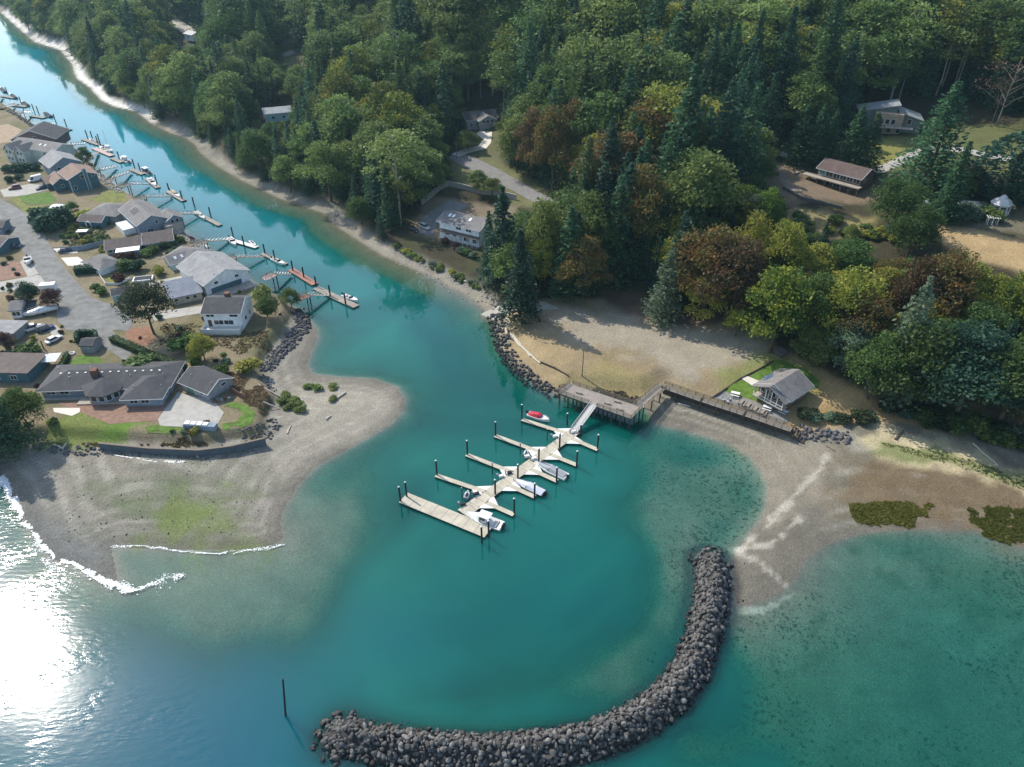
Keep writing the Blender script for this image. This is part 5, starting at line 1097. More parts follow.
# ---------------------------------------------------------------- boats and docks
M_HULL = mat('white_gelcoat', (.72, .72, .70), .25, coat=.3); M_HULLD = mat('dark_gelcoat', (.02, .025, .035), .2, coat=.4); M_BLUEH = mat('blue_gelcoat', (.03, .06, .16), .25, coat=.3)
M_SEAT = mat('cream_vinyl', (.5, .47, .42), .6); M_CANVAS = mat('navy_canvas', (.02, .025, .04), .8); M_RED = mat('red_canvas', (.42, .03, .05), .7); M_GREYC = mat('grey_canvas', (.32, .34, .36), .8, .1, 3)
M_TINT = mat('tinted_screen', (.03, .04, .05), .1, spec=.7); M_DOCK = plank('dock_deck', (.46, .42, .33), (.35, .32, .26), 1.6, 'X', .85, .06, .28); M_DOCKW = mat('dock_gusset', (.72, .71, .67), .7, .06, 2)
M_FLOAT = mat('black_float', (.018, .018, .02), .6); M_PILE = mat('pile_black', (.028, .027, .03), .75, .2, 3); M_REDD = plank('red_brown_boards', (.33, .17, .13), (.22, .12, .09), 2.5, 'X'); M_GREYD = plank('grey_boards', (.29, .26, .22), (.19, .17, .145), 2.5, 'X')
def boat(name, label, x, y, rz, L=6.5, W=2.4, hull=None, style='open', cover=None, cat='boat', z=0.0, group=None):
    """bow towards +x, waterline at z=0"""
    hull = hull or M_HULL; R = empty(name, (x, y, z), rz, label, cat, group); b = MB(); st = []
    N_ = 9
    for i in range(N_):
        t = i / (N_ - 1); xx = -L / 2 + L * t; hw = W / 2 * (1 - max(0, (t - .45) / .55) ** 2.2) * (.93 + .07 * min(1, t * 3)); hw = max(hw, .03); sh = .62 + .32 * t ** 2; kz = -.28 + .55 * max(0, (t - .7) / .3) ** 2
        st.append([(xx, -hw, sh), (xx, -hw * .86, .05), (xx, 0, kz), (xx, hw * .86, .05), (xx, hw, sh), (xx, hw * .93, sh + .05), (xx, hw * .5, sh + .07), (xx, 0, sh + .08), (xx, -hw * .5, sh + .07), (xx, -hw * .93, sh + .05)])
    # cockpit well: deck sinks between stern and midships
    for i in range(1, 5 if style != 'ski' else 1):
        for j in (6, 7, 8): st[i][j] = (st[i][j][0], st[i][j][1], .28)
    b.loft(st); b.build('hull', hull, R)
    if hull is not M_HULL:
        MB().loft([[(p[0], p[1] * .97, p[2] + .03) for p in s[5:]] for s in st[4:]]).build('foredeck', M_HULL, R)
    if style == 'ski':
        MB().loft([[(-L * .35, -.25, .6), (-L * .35, .25, .6), (-L * .35, .2, 1.0), (-L * .35, -.2, 1.0)], [(L * .1, -.2, .7), (L * .1, .2, .7), (L * .1, .15, 1.05), (L * .1, -.15, 1.05)]]).build('seat', M_CANVAS, R)
        MB().bar((L * .15, -.4, 1.25), (L * .15, .4, 1.25), .07).bar((L * .2, 0, .7), (L * .15, 0, 1.25), .1).build('handlebar', M_BLACK, R); return R
    if style in ('open', 'runabout', 'cruiser'):
        MB().box(-L * .38, -L * .28, -W * .36, W * .36, .28, .72).build('seat', M_SEAT, R)
        MB().box(-.1 * L, 0.02 * L, -W * .33, -W * .12, .28, .85).box(-.1 * L, .02 * L, W * .12, W * .33, .28, .85).build('seat', M_SEAT, R)
        ws = MB(); x0 = L * .06; ws.add([(x0, -W * .42, .7), (x0 + .5, 0, .78), (x0, W * .42, .7), (x0 - .35, -W * .38, 1.25), (x0 + .1, 0, 1.35), (x0 - .35, W * .38, 1.25), (x0 - .05, -W * .42, .7), (x0 + .45, 0, .78), (x0 - .05, W * .42, .7), (x0 - .4, -W * .38, 1.25), (x0 + .05, 0, 1.35), (x0 - .4, W * .38, 1.25)],
            [(0, 1, 4, 3), (1, 2, 5, 4), (7, 6, 9, 10), (8, 7, 10, 11), (3, 4, 10, 9), (4, 5, 11, 10), (0, 3, 9, 6), (2, 8, 11, 5)]); ws.build('windshield', M_TINT, R)
        b = MB(); b.tube((L * .48, 0, 1.25), (L * .2, -W * .38, 1.15), .03, n=5).tube((L * .48, 0, 1.25), (L * .2, W * .38, 1.15), .03, n=5)
        for k in (-1, 1): b.tube((L * .2, k * W * .38, .8), (L * .2, k * W * .38, 1.15), .03, n=5)
        b.tube((L * .48, 0, .9), (L * .48, 0, 1.25), .03, n=5); b.build('bow_rail', M_METAL, R)
    if style == 'cruiser':
        MB().loft([[(-L * .12, -W * .36, .7), (-L * .12, W * .36, .7), (-L * .12, W * .3, 2.1), (-L * .12, -W * .3, 2.1)], [(L * .1, -W * .34, .7), (L * .1, W * .34, .7), (L * .06, W * .28, 2.1), (L * .06, -W * .28, 2.1)], [(L * .3, -W * .16, .8), (L * .3, W * .16, .8), (L * .2, W * .14, 1.2), (L * .2, -W * .14, 1.2)]]).build('cabin', M_HULL, R)
        MB().box(-L * .2, L * .1, -W * .36, W * .36, 2.12, 2.22).build('hardtop', M_HULL, R)
        MB().box(-L * .1, L * .05, -W * .365, -W * .33, 1.25, 1.85).box(-L * .1, L * .05, W * .33, W * .365, 1.25, 1.85).build('cabin_window', M_TINT, R)
    if cover:
        b = MB(); rg = []
        for k, (xx, hh) in enumerate(((-.46, .75), (-.25, 1.2), (.0, 1.55), (.12, 1.3), (.36, 1.0))):
            w_ = W * (.44 if xx < .1 else .44 - .5 * (xx - .1)); rg.append([(xx * L, -w_, .66), (xx * L, w_, .66), (xx * L, w_ * .6, hh), (xx * L, 0, hh + .1), (xx * L, -w_ * .6, hh)])
        b.loft(rg[:4] if style == 'open' else rg); b.build('canvas_cover', cover, R)
    for k in ((-.28, .28) if style == 'cruiser' else (0,)):
        o = MB(); o.loft([[(-L / 2 - .55, k - .16, .55), (-L / 2 - .1, k - .16, .55), (-L / 2 - .1, k + .16, .55), (-L / 2 - .55, k + .16, .55)], [(-L / 2 - .6, k - .2, 1.05), (-L / 2 - .05, k - .2, 1.1), (-L / 2 - .05, k + .2, 1.1), (-L / 2 - .6, k + .2, 1.05)], [(-L / 2 - .5, k - .12, 1.3), (-L / 2 - .15, k - .12, 1.3), (-L / 2 - .15, k + .12, 1.3), (-L / 2 - .5, k + .12, 1.3)]]); o.box(-L / 2 - .4, -L / 2 - .2, k - .06, k + .06, -.5, .55); o.build('outboard_motor', M_BLACK, R)
    return R
def boat_px(name, label, bow, stern, z=.6, **kw):
    a = P(*bow, z); b_ = P(*stern, z); m = (a + b_) / 2; v = a - b_; kw.setdefault('L', float(np.hypot(v[0], v[1])))
    return boat(name, label, m[0], m[1], math.atan2(v[1], v[0]), **kw)
def pile(par, x, y, ztop, zb=-5, r=.2, cap=True, mt=None, org=(0, 0)):
    p_ = MB().tube((0, 0, zb), (0, 0, ztop), r, r * .95, 10).build('pile', mt or M_PILE, par, (x - org[0], y - org[1], 0))
    if cap: MB().tube((0, 0, ztop), (0, 0, ztop + .18), r * 1.15, r * .3, 10).build('pile_cap', M_WHITE, p_)
    return p_
# --- marina
def Z(x, y): return (380 + x / 4.2625, 380 + y / 4.2625)
MAR = empty('marina_dock', (*P(520, 470)[:2], 0), 0, 'large floating marina dock of tan decks, side fingers and white capped piles', 'dock'); ox, oy = MAR.location[:2]; ZD = .55
def slab(name, a, b_, w, par=MAR, mt=None, z=ZD, skirt=True, org=None, ext=0):
    a = np.array(a[:2]); b_ = np.array(b_[:2]); v = b_ - a; L = np.hypot(*v); m = (a + b_) / 2; og = org if org is not None else (ox, oy)
    o = MB().box(-L / 2 - ext, L / 2 + ext, -w / 2, w / 2, z - .12, z).build(name, mt or M_DOCK, par, (m[0] - og[0], m[1] - og[1], 0), math.atan2(v[1], v[0]))
    if skirt: MB().box(-L / 2 - ext + .04, L / 2 + ext - .04, -w / 2 + .04, w / 2 - .04, -.3, z - .125).build('float', M_FLOAT, o)
    return o
def PZ(x, y, z=ZD): return P(*Z(x, y), z)
T0, T1 = PZ(100, 500), PZ(462, 648); slab('tee_platform', T0, T1, 3.3)
S0, S1 = PZ(352, 568), PZ(835, 215); 
segs = [S0 + (S1 - S0) * k / 5 for k in range(6)]
for k in range(5): slab('walkway', segs[k], segs[k + 1], 2.6 if k else 3.0, ext=-.03)
v = (S1 - S0)[:2]; Ls = np.hypot(*v); v = v / Ls; sm = MB(); nv = np.array([-v[1], v[0]])
for k in range(1, 14):
    c_ = S0[:2] + v * Ls * k / 14 - np.array([ox, oy]); sm.bar((*(c_ - nv * 1.28), ZD + .005), (*(c_ + nv * 1.28), ZD + .005), .08, .02)
for k in range(1, 8):
    vt = (T1 - T0)[:2]; c_ = T0[:2] + vt * k / 8 - np.array([ox, oy]); nt_ = np.array([-vt[1], vt[0]]) / np.hypot(*vt); sm.bar((*(c_ - nt_ * 1.62), ZD + .005), (*(c_ + nt_ * 1.62), ZD + .005), .07, .02)
sm.build('deck_seam', M_WOOD, MAR)
cl = MB()
for k in range(26):
    c_ = S0[:2] + v * Ls * (k + .5) / 26 - np.array([ox, oy]) + nv * 1.15 * (1 if k % 2 else -1); cl.box(c_[0] - .2, c_[0] + .2, c_[1] - .05, c_[1] + .05, ZD, ZD + .12)
cl.build('cleat', M_METAL, MAR)
fingers = [((425, 468), (238, 405)), ((540, 383), (368, 317)), ((655, 297), (490, 236)), ((765, 217), (605, 167)), ((450, 520), (570, 573)), ((560, 452), (660, 497)), ((640, 378), (755, 430)), ((722, 315), (838, 361)), ((820, 250), (928, 296))]
for k, (a, b_) in enumerate(fingers):
    A, B = PZ(*a), PZ(*b_); u = (B - A)[:2]; u /= np.hypot(*u)
    # where the finger's axis meets the walkway
    cr = u[0] * v[1] - u[1] * v[0]; w0 = (S0 - A)[:2]; C_ = A[:2] + u * ((w0[0] * v[1] - w0[1] * v[0]) / cr); e_ = 1.3 / abs(cr); E = C_ + u * e_
    slab('finger', E + u * .05, B, 1.15); hw = .57 / abs(cr)
    for s in (-1, 1):
        lim = 2.4 if k < 8 or s < 0 else 1.2
        pts = [E + u * .03 + v * s * hw * 1.02, E + u * .03 + v * s * lim, C_ + u * (e_ + 2.6) + v * s * hw * 1.02]
        MB().prism([(p[0] - ox, p[1] - oy) for p in pts], ZD - .10, ZD + .012).build('gusset', M_DOCKW, MAR)
ptops = [(80, 455), (107, 435), (238, 343), (370, 258), (492, 178), (605, 105), (432, 625), (462, 600), (572, 505), (490, 425), (660, 440), (588, 360), (755, 372), (678, 292), (842, 303), (768, 228), (932, 233), (800, 142), (858, 190), (348, 460), (478, 352), (598, 268), (714, 210)]
for k, (x, y) in enumerate(ptops):
    zt = 4.7 if k < 17 else (3.6 if k < 19 else 3.3); q = PZ(x, y, zt); pile(MAR, q[0], q[1], zt, org=(ox, oy), r=.21 if k < 19 else .12)
for x, y in [(335, 535), (500, 415), (612, 330), (730, 245), (395, 490), (535, 400), (640, 340), (810, 225)]:
    q = PZ(x, y); MB().box(-.16, .16, -.16, .16, ZD, ZD + .95).box(-.2, .2, -.2, .2, ZD + .95, ZD + 1.05).build('power_pedestal', M_METAL, MAR, (q[0] - ox, q[1] - oy, 0))
    MB().box(-.5, .5, -.28, .28, ZD, ZD + .55).build('dock_box', M_BLACK if x % 2 else M_WHITE, MAR, (q[0] - ox + .9, q[1] - oy + .2, 0), .4)
boat_px('motorboat', 'white open motorboat with red canopy at the first upper finger', Z(722, 172), Z(632, 140), W=2.1, cover=M_RED)
boat_px('motorboat', 'white speedboat with grey cover beside the upper right finger', Z(662, 350), Z(795, 412), W=2.6, style='runabout', cover=M_GREYC)
boat_px('motorboat', 'black hulled speedboat with white top between the right fingers', Z(568, 425), Z(702, 484), W=2.5, style='runabout', hull=M_HULLD, cover=mat('white_canvas', (.6, .62, .68), .7))
boat_px('cabin_cruiser', 'white cabin cruiser with hardtop and twin motors at the tee platform', Z(362, 566), Z(520, 622), W=2.9, style='cruiser')
boat_px('dinghy', 'small pale inflatable dinghy beside the lower walkway', Z(376, 478), Z(366, 505), W=1.2, z=.4, hull=M_GREYC, style='ski')
boat_px('water_scooter', 'small white water scooter beside the middle of the walkway', Z(626, 300), Z(620, 328), W=1.1, z=.4, style='ski')
# --- gangway from the pier
def truss(name, label, A, B, w=1.5, par=None, cat='gangway', mt=None, h=1.1, deckm=None, bays=8):
    A = Vector(A); B = Vector(B); d = B - A; L = d.length; R = empty(name, A, math.atan2(d.y, d.x), label, cat) if par is None else empty(name, A - Vector(par.location), math.atan2(d.y, d.x))
    if par is not None: R.parent = par
    H_ = math.hypot(d.x, d.y); s = d.z / H_; b = MB(); b.add([(0, -w / 2, -.1), (H_, -w / 2, d.z - .1), (H_, w / 2, d.z - .1), (0, w / 2, -.1), (0, -w / 2, 0), (H_, -w / 2, d.z), (H_, w / 2, d.z), (0, w / 2, 0)], [(3, 2, 1, 0), (4, 5, 6, 7), (0, 1, 5, 4), (1, 2, 6, 5), (2, 3, 7, 6), (3, 0, 4, 7)]); b.build('tread', deckm or M_GREYD, R)
    for sd in (-1, 1):
        q = MB(); y = sd * w / 2; q.bar((0, y, h), (H_, y, d.z + h), .09).bar((0, y, .05), (H_, y, d.z + .05), .1)
        for k in range(bays + 1): q.bar((H_ * k / bays, y, d.z * k / bays), (H_ * k / bays, y, d.z * k / bays + h), .06)
        for k in range(bays): q.bar((H_ * k / bays, y, d.z * k / bays + .1), (H_ * (k + 1) / bays, y, d.z * (k + 1) / bays + h - .05), .045)
        q.build('railing', mt or M_METAL, R)
    return R
A = P(594, 404.5, 3.6); B = PZ(825, 222, ZD + .1); truss('gangway', 'pale metal gangway sloping from the timber pier to the marina', A, B, 1.7, mt=M_METAL, deckm=mat('pale_tread', (.55, .54, .5), .7, .1, 2), bays=12)
# --- timber pier platform
PR = empty('timber_pier', (*P(602, 402, 3.5)[:2], 0), 0, 'weathered timber pier platform with railings above the harbour', 'pier'); po = PR.location
c = [P(558, 392.5, 3.5)[:2], P(631, 418.5, 3.5)[:2], P(642.5, 407, 3.5)[:2], P(570, 383, 3.5)[:2]]
loc_ = [(p[0] - po.x, p[1] - po.y) for p in c]
MB().prism(loc_, 3.25, 3.5).build('deck', plank('pier_boards', (.29, .255, .22), (.18, .16, .14), 3.0, 'X'), PR)
def lerp(a, b_, t): return (a[0] + (b_[0] - a[0]) * t, a[1] + (b_[1] - a[1]) * t)
def rail(par, a, b_, z, h=1.1, step=1.8, mt=M_WOOD, zb=None):
    L = math.hypot(b_[0] - a[0], b_[1] - a[1]); n = max(1, int(L / step)); zb = z if zb is None else zb; q = MB()
    for k in range(n + 1):
        p_ = lerp(a, b_, k / n); zz = z + (zb - z) * k / n; q.box(p_[0] - .06, p_[0] + .06, p_[1] - .06, p_[1] + .06, zz, zz + h)
    for hh in (.25, .5, .75, 1.0): q.bar((*a, z + h * hh), (*b_, zb + h * hh), .07, .09)
    return q.build('railing', mt, par)
e = .12
rail(PR, lerp(loc_[0], loc_[1], .01), lerp(loc_[0], loc_[1], .44), 3.5); rail(PR, lerp(loc_[0], loc_[1], .54), lerp(loc_[0], loc_[1], .99), 3.5); rail(PR, lerp(loc_[1], loc_[2], .02), lerp(loc_[1], loc_[2], .98), 3.5); rail(PR, lerp(loc_[0], loc_[3], .05), lerp(loc_[0], loc_[3], .95), 3.5); rail(PR, lerp(loc_[3], loc_[2], .04), lerp(loc_[3], loc_[2], .92), 3.5)
for i in range(9):
    for j in range(3):
        p_ = lerp(lerp(loc_[0], loc_[1], .02 + i * .12), lerp(loc_[3], loc_[2], .02 + i * .12), .04 + j * .45)
        MB().tube((0, 0, -4), (0, 0, 3.2), .2, n=8).build('piling', M_DWOOD, PR, (p_[0], p_[1], 0))
for j in (0.04, .5, .95):
    a, b_ = lerp(loc_[0], loc_[3], j), lerp(loc_[1], loc_[2], j); MB().bar((*a, 3.05), (*b_, 3.05), .25, .35).build('beam', M_DWOOD, PR)
for t_, s_ in ((.22, .45), (.62, .4), (.7, .75), (.8, .3)):
    p_ = lerp(lerp(loc_[0], loc_[1], t_), lerp(loc_[3], loc_[2], t_), s_); MB().box(-.8, .8, -.25, .25, 3.55 + .4, 3.6 + .4).box(-.7, -.6, -.2, .2, 3.5, 3.95).box(.6, .7, -.2, .2, 3.5, 3.95).build('bench', M_GREYD, PR, (p_[0], p_[1], 0), -.4)
# --- boardwalk along the beach
def walk(name, label, pts, w=2.0, z=3.45, cat='boardwalk', posts=4.0):
    q = [P(a, b_, z)[:2] for a, b_ in pts]; R = empty(name, (q[0][0], q[0][1], 0), 0, label, cat); og = R.location
    for a, b_ in zip(q[:-1], q[1:]):
        o = slab('walkway', a, b_, w, par=R, mt=M_GREYD, z=z, skirt=False, org=og, ext=.3); v = b_ - a; L = np.hypot(*v); u = v / L; nr = np.array([-u[1], u[0]])
        for s in (-1, 1): rail(R, tuple(a - og[:2] + nr * s * w / 2), tuple(b_ - og[:2] + nr * s * w / 2), z)
        for k in range(int(L / posts) + 1):
            for s in (-1, 1):
                p_ = a + u * k * posts + nr * s * (w / 2 - .1) - np.array(og[:2]); MB().tube((0, 0, -1.5), (0, 0, z - .15), .16, n=7).build('piling', M_DWOOD, R, (p_[0], p_[1], 0))
    return R
walk('ramp_walk', 'railed timber ramp linking the pier platform to the boardwalk', [(640, 405.5), (662, 386.5)], 2.4)
walk('boardwalk', 'long railed timber boardwalk on posts along the beach edge', [(663, 386), (702, 399.5), (745, 413.5), (790, 429)], 1.9)
q = [P(664, 392, 1)[:2], P(702, 405, 1)[:2], P(745, 419.5, 1)[:2], P(792, 436, 1)[:2]]; R = empty('bulkhead', (q[0][0], q[0][1], 0), 0, 'dark timber bulkhead wall beneath the long boardwalk', 'wall')
for a, b_ in zip(q[:-1], q[1:]): 
    a = a - np.array(R.location[:2]); b_ = b_ - np.array(R.location[:2]); MB().bar((*a, 1.3), (*b_, 1.3), .3, 3.4).build('timber_wall', M_DWOOD, R)
# collapsed steps at the end
R = empty('broken_steps', (*P(797, 437, 1)[:2], 0), rad(-38), 'collapsed dark timber steps at the right end of the boardwalk', 'steps')
for k in range(7): MB().box(-1.6, 1.6, -.35, .3, 0, .18).build('plank', M_DWOOD, R, (k * .75 - 1.5, random.uniform(-.2, .2), 2.6 - k * .38), rad(90 + random.uniform(-9, 9)))
MB().bar((-2, -1.4, 2.7), (4, -1.4, .2), .25).bar((-2, 1.4, 2.7), (4, 1.4, .2), .25).build('stringer', M_DWOOD, R)
# --- canal docks
M_PINK = mat('pink_concrete', (.48, .36, .32), .8, .1, 2)
DK = [  # float a, float b, gangway shore, gangway end, pile tops [(x,y,zt)], deck material, label
    ((316, 287.5), (356, 306.5), (309, 295), (329, 295.5), [(328.5, 285, 4.4), (344, 293, 4.4)], M_GREYD, 'canal dock with long grey float and white ramp nearest the black riprap', 2.6, M_REDD),
    ((291, 269), (315, 284), (275, 274), (291, 274.5), [(291, 260.5, 4.2), (302, 267, 4.2), (314.5, 276, 4.2)], M_REDD, 'canal dock with red brown float and three tall piles', 2.4, M_PINK),
    ((262, 253), (286, 264), (236, 257), (264, 257), [(263, 244, 4.0), (273, 250, 4.0)], M_GREYD, 'canal dock with slim float carrying a white skiff, second beyond the red brown float', 1.9, M_GREYD),
    ((229, 239), (257, 247), (206, 241), (228, 240), [(231, 227, 4.0), (242, 236, 4.0)], mat('white_deck', (.62, .6, .56), .7, .1, 2), 'canal dock with white float between a motorboat and water scooter', 2.0, M_GREYD),
    ((195, 212), (220, 225), (175, 214), (200, 214), [(192, 197, 4.0), (208.5, 207, 4.2)], M_GREYD, 'canal dock with narrow grey float and two very tall piles', 1.9, M_GREYD),
    ((168, 191), (184, 200.5), (146, 197), (172, 196.5), [(167, 183, 4.0), (180, 190.5, 4.0)], M_GREYD, 'canal dock with small grey float below the four skylight roof', 2.2, M_GREYD),
    ((147, 178), (158, 187.5), (129, 184), (149, 184.5), [(154.5, 175, 4.0)], M_GREYD, 'canal dock with dark float carrying a white boat hull', 2.2, M_GREYD),
    ((131, 169), (143, 174), (113, 178), (131, 172), [(132, 159, 4.0), (138, 163, 4.0)], M_GREYD, 'canal dock beside the white cruiser with dark stern', 2.2, M_GREYD),
    ((112, 158), (122, 162), (98, 171), (116, 167), [(117, 151.5, 4.0)], M_GREYD, 'canal dock beside the small white cabin cruiser', 2.2, M_GREYD),
    ((94, 148), (112, 155.5), (86, 163), (98, 152), [(97, 134, 5)], M_PINK, 'canal dock with pale slip holding the sailboat', 2.6, M_GREYD),
    ((83, 139), (99, 144.5), (70, 145), (85, 144), [(85, 130, 4.0), (90, 131, 4.0), (95.5, 136, 4.0)], M_GREYD, 'canal dock with three close piles above the sailboat', 2.2, M_GREYD),
    ((55, 126), (70, 129.8), (42, 125), (55, 124.5), [(53, 114, 4.0), (64, 119, 4.0)], M_GREYD, 'canal dock with empty grey float and two leaning piles', 2.6, M_GREYD),
    ((31, 115.5), (45, 117.5), (22, 112.5), (32, 113), [(31.5, 104, 4.0), (36, 106, 4.0)], M_GREYD, 'canal dock beside the canopied boat at upper left', 2.6, M_GREYD),
    ((12, 105), (27, 106.3), (4, 108), (14, 106), [(18.7, 96.5, 4.0)], M_GREYD, 'canal dock between two dark boats at the upper left', 2.6, M_GREYD),
    ((1, 95.6), (15, 97.8), (-8, 100), (2, 97), [(5, 87, 4.0)], M_GREYD, 'canal dock cut by the left edge at the upper left', 2.6, M_GREYD)]
for fa, fb, g0, g1, tops, mt, lb, w_, pm_ in DK:
    a, b_ = P(*fa, .5), P(*fb, .5); R = empty('canal_dock', (*((a + b_) / 2)[:2], 0), 0, lb, 'dock'); og = (R.location.x, R.location.y)
    slab('float_deck', a, b_, w_, par=R, mt=mt, z=.5, org=og)
    s0 = P(*g0, 3.2); s1 = P(*g1, .65); s1[2] = .65
    truss('gangway', None, s0, s1, 1.2, par=R, cat=None, bays=6); bpy.data.objects[-1] if False else None
    for x, y, zt in tops:
        q = P(x, y, zt); pile(R, q[0], q[1], zt, org=og, r=.27, cap=False, zb=-4)
    # pier head on posts at the shore
    d_ = (s0 - s1)[:2]; d_ = d_ / np.hypot(*d_); c_ = s0[:2] + d_ * 2.4
    slab('pier_head', c_ - d_ * 2.3, c_ + d_ * 2.3, 2.6, par=R, mt=pm_, z=3.2, skirt=False, org=og); nr = np.array([-d_[1], d_[0]])
    for s in (-1, 1):
        p_ = s0[:2] + d_ * .4 + nr * s * 1.1; MB().tube((0, 0, -3), (0, 0, 3.05), .18, n=7).build('piling', M_PILE, R, (p_[0] - og[0], p_[1] - og[1], 0))
        rail(R, tuple(c_ - d_ * 2.2 + nr * s * 1.25 - og), tuple(c_ + d_ * 2.2 + nr * s * 1.25 - og), 3.2, 1.0)
for nm, lb, bow, st_, kw in [
    ('motorboat', 'white open motorboat tied to the long grey canal float', (358, 301), (343, 294.5), dict(W=2.0)),
    ('skiff', 'small white skiff on the slim canal float', (285, 264.5), (272, 258), dict(W=1.8)),
    ('motorboat', 'white boat at the inner side of the white canal float', (236, 245), (229, 237), dict(W=2.4, style='runabout')),
    ('water_scooter', 'white water scooter at the end of the white canal float', (256, 246), (250, 240.5), dict(W=1.3, style='ski')),
    ('motorboat', 'cream covered boat on the narrow grey float with tall piles', (205, 219), (196, 211), dict(W=2.0, cover=M_SEAT)),
    ('motorboat', 'tan covered boat on the float below the four skylight roof', (180, 197), (170, 190), dict(W=2.2, cover=mat('tan_canvas', (.4, .34, .24), .8))),
    ('motorboat', 'white hull pulled onto the dark canal float', (156, 186), (149, 177.5), dict(W=2.4)),
    ('cabin_cruiser', 'white cruiser with dark stern canopy in the middle of the canal row', (141, 168), (150, 173.5), dict(W=2.8, style='cruiser', cover=M_CANVAS)),
    ('cabin_cruiser', 'small white cabin cruiser with black motor above the canal docks', (120, 157), (129, 162), dict(W=2.6, style='cruiser')),
    ('runabout', 'white boat tucked inside the pale canal slip', (99, 146), (108, 152), dict(W=2.2)),
    ('motorboat', 'dark canopied boat at the far canal docks', (43, 112), (51, 116.5), dict(W=2.6, style='runabout', cover=M_CANVAS, hull=M_HULLD)),
    ('motorboat', 'dark boat beside the leaning pile at upper left', (21, 101), (28, 105.5), dict(W=2.4, cover=M_CANVAS, hull=M_HULLD)),
    ('motorboat', 'small dark boat left of the leaning pile at upper left', (12, 102.5), (18, 105), dict(W=2.4, cover=M_GREYC, hull=M_HULLD)),
    ('motorboat', 'dark covered boat near the left edge of the canal', (9, 93), (16, 98), dict(W=2.4, cover=M_CANVAS, hull=M_BLUEH)),
    ('motorboat', 'dark boat at the very top of the left canal docks', (-1, 86.5), (5, 92), dict(W=2.4, cover=M_CANVAS, hull=M_HULLD)),
    ('motorboat', 'small covered boat between the three close piles', (89, 139), (97, 142), dict(W=2.0, cover=M_GREYC))]:
    boat_px(nm, lb, bow, st_, **kw)
S = boat_px('sailboat', 'white sailboat with tall bare mast at the canal docks', (113, 151.5), (104, 146.5), W=2.3, style='cruiser'); MB().tube((0, 0, .8), (0, 0, 9.5), .08, .05, 7).build('mast', M_METAL, S); MB().tube((-.1, 0, 2.5), (-3, 0, 2.6), .07, n=6).build('boom', M_METAL, S)
# channel marker pole
q = P(286, 716, 0); lo, hi = 1, 20
for _ in range(20):
    m_ = (lo + hi) / 2
    if proj(q[0], q[1], m_)[1] > 679: lo = m_
    else: hi = m_
tag(MB().tube((-.6, 0, -4), (1.35, 0, hi), .2, .14, 8).build('marker_pole', M_PILE, None, (q[0], q[1], 0)), 'lone thin leaning pole standing in open water at the bottom', 'pole')
# ---------------------------------------------------------------- boulders
M_ROCK = mat('boulder_rock', (.115, .11, .104), .9, .4, 1.3, bump=.08); M_ROCKL = mat('pale_boulder_rock', (.42, .39, .35), .9, .3, 1.5)
def wetband(m):
    t = m.node_tree; b = t.nodes['Principled BSDF']; src = b.inputs['Base Color'].links[0].from_socket; ge = t.nodes.new('ShaderNodeNewGeometry'); sp = t.nodes.new('ShaderNodeSeparateXYZ'); t.links.new(ge.outputs['Position'], sp.inputs[0])
    r = t.nodes.new('ShaderNodeMapRange'); r.inputs[1].default_value = .25; r.inputs[2].default_value = .95; r.inputs[3].default_value = .28; r.inputs[4].default_value = 1; t.links.new(sp.outputs[2], r.inputs[0])
    v = t.nodes.new('ShaderNodeVectorMath'); v.operation = 'SCALE'; t.links.new(src, v.inputs[0]); t.links.new(r.outputs[0], v.inputs['Scale']); t.links.new(v.outputs[0], b.inputs['Base Color'])
M_ROCKD = mat('dark_boulder_rock', (.10, .098, .105), .9, .3, 1.3, bump=.08)
import bmesh
def rockmesh(seed, mt):
    g = np.random.default_rng(seed); bm = bmesh.new(); bmesh.ops.create_icosphere(bm, subdivisions=2, radius=.5)
    s = g.uniform(.6, 1.2, 3); cuts = [(v / np.linalg.norm(v), g.uniform(.24, .44)) for v in g.normal(size=(9, 3))]
    for v in bm.verts:
        p = np.array(v.co)
        for n_, dd in cuts:
            k = p @ n_ - dd
            if k > 0: p = p - n_ * k * .92
        v.co = p * s
    me = bpy.data.meshes.new('boulder'); bm.to_mesh(me); bm.free(); me.materials.append(mt); return me
M_ROCKM = mat('mid_boulder_rock', (.068, .066, .063), .9, .4, 1.6, bump=.08); M_ROCKP = mat('weathered_boulder_rock', (.19, .183, .172), .9, .4, 1.6, bump=.08)
for m_ in (M_ROCK, M_ROCKM, M_ROCKP, M_ROCKD): wetband(m_)
ROCKS = [rockmesh(i, [M_ROCK, M_ROCKM, M_ROCKP, M_ROCKM][i % 4]) for i in range(12)]
LOWR = []
for m_ in ROCKS:
    v = np.array([x.co[:] for x in m_.vertices]); f = np.array([p.vertices[:] for p in m_.polygons]); LOWR.append((v, f))
rk = []      # x, y, z, size, material
def dpoly(pts, step):
    out = []
    for a, b_ in zip(pts[:-1], pts[1:]):
        n = max(1, int(np.hypot(*(b_ - a)) / step))
        for k in range(n): out.append((a + (b_ - a) * k / n, (b_ - a) / (np.hypot(*(b_ - a)) + 1e-9)))
    return out
g = random.Random(21)
tot = 0
for p_, u in dpoly(BW, .60):
    nrm = np.array([-u[1], u[0]])
    for k in range(23):
        off = g.uniform(-3.4, 3.4); x = p_[0] + nrm[0] * off + g.uniform(-.4, .4); y = p_[1] + nrm[1] * off + g.uniform(-.4, .4)
        zz = 2.65 - max(abs(off) - .3, 0) * 1.0 + g.uniform(-.3, .3); s = (.5 + .85 * g.random() ** 1.7) * (1 if abs(off) < 3 else .75)
        # the harbour side of the upper arm dips into sand
        rk.append((x, y, max(zz, -.3), s, 0))
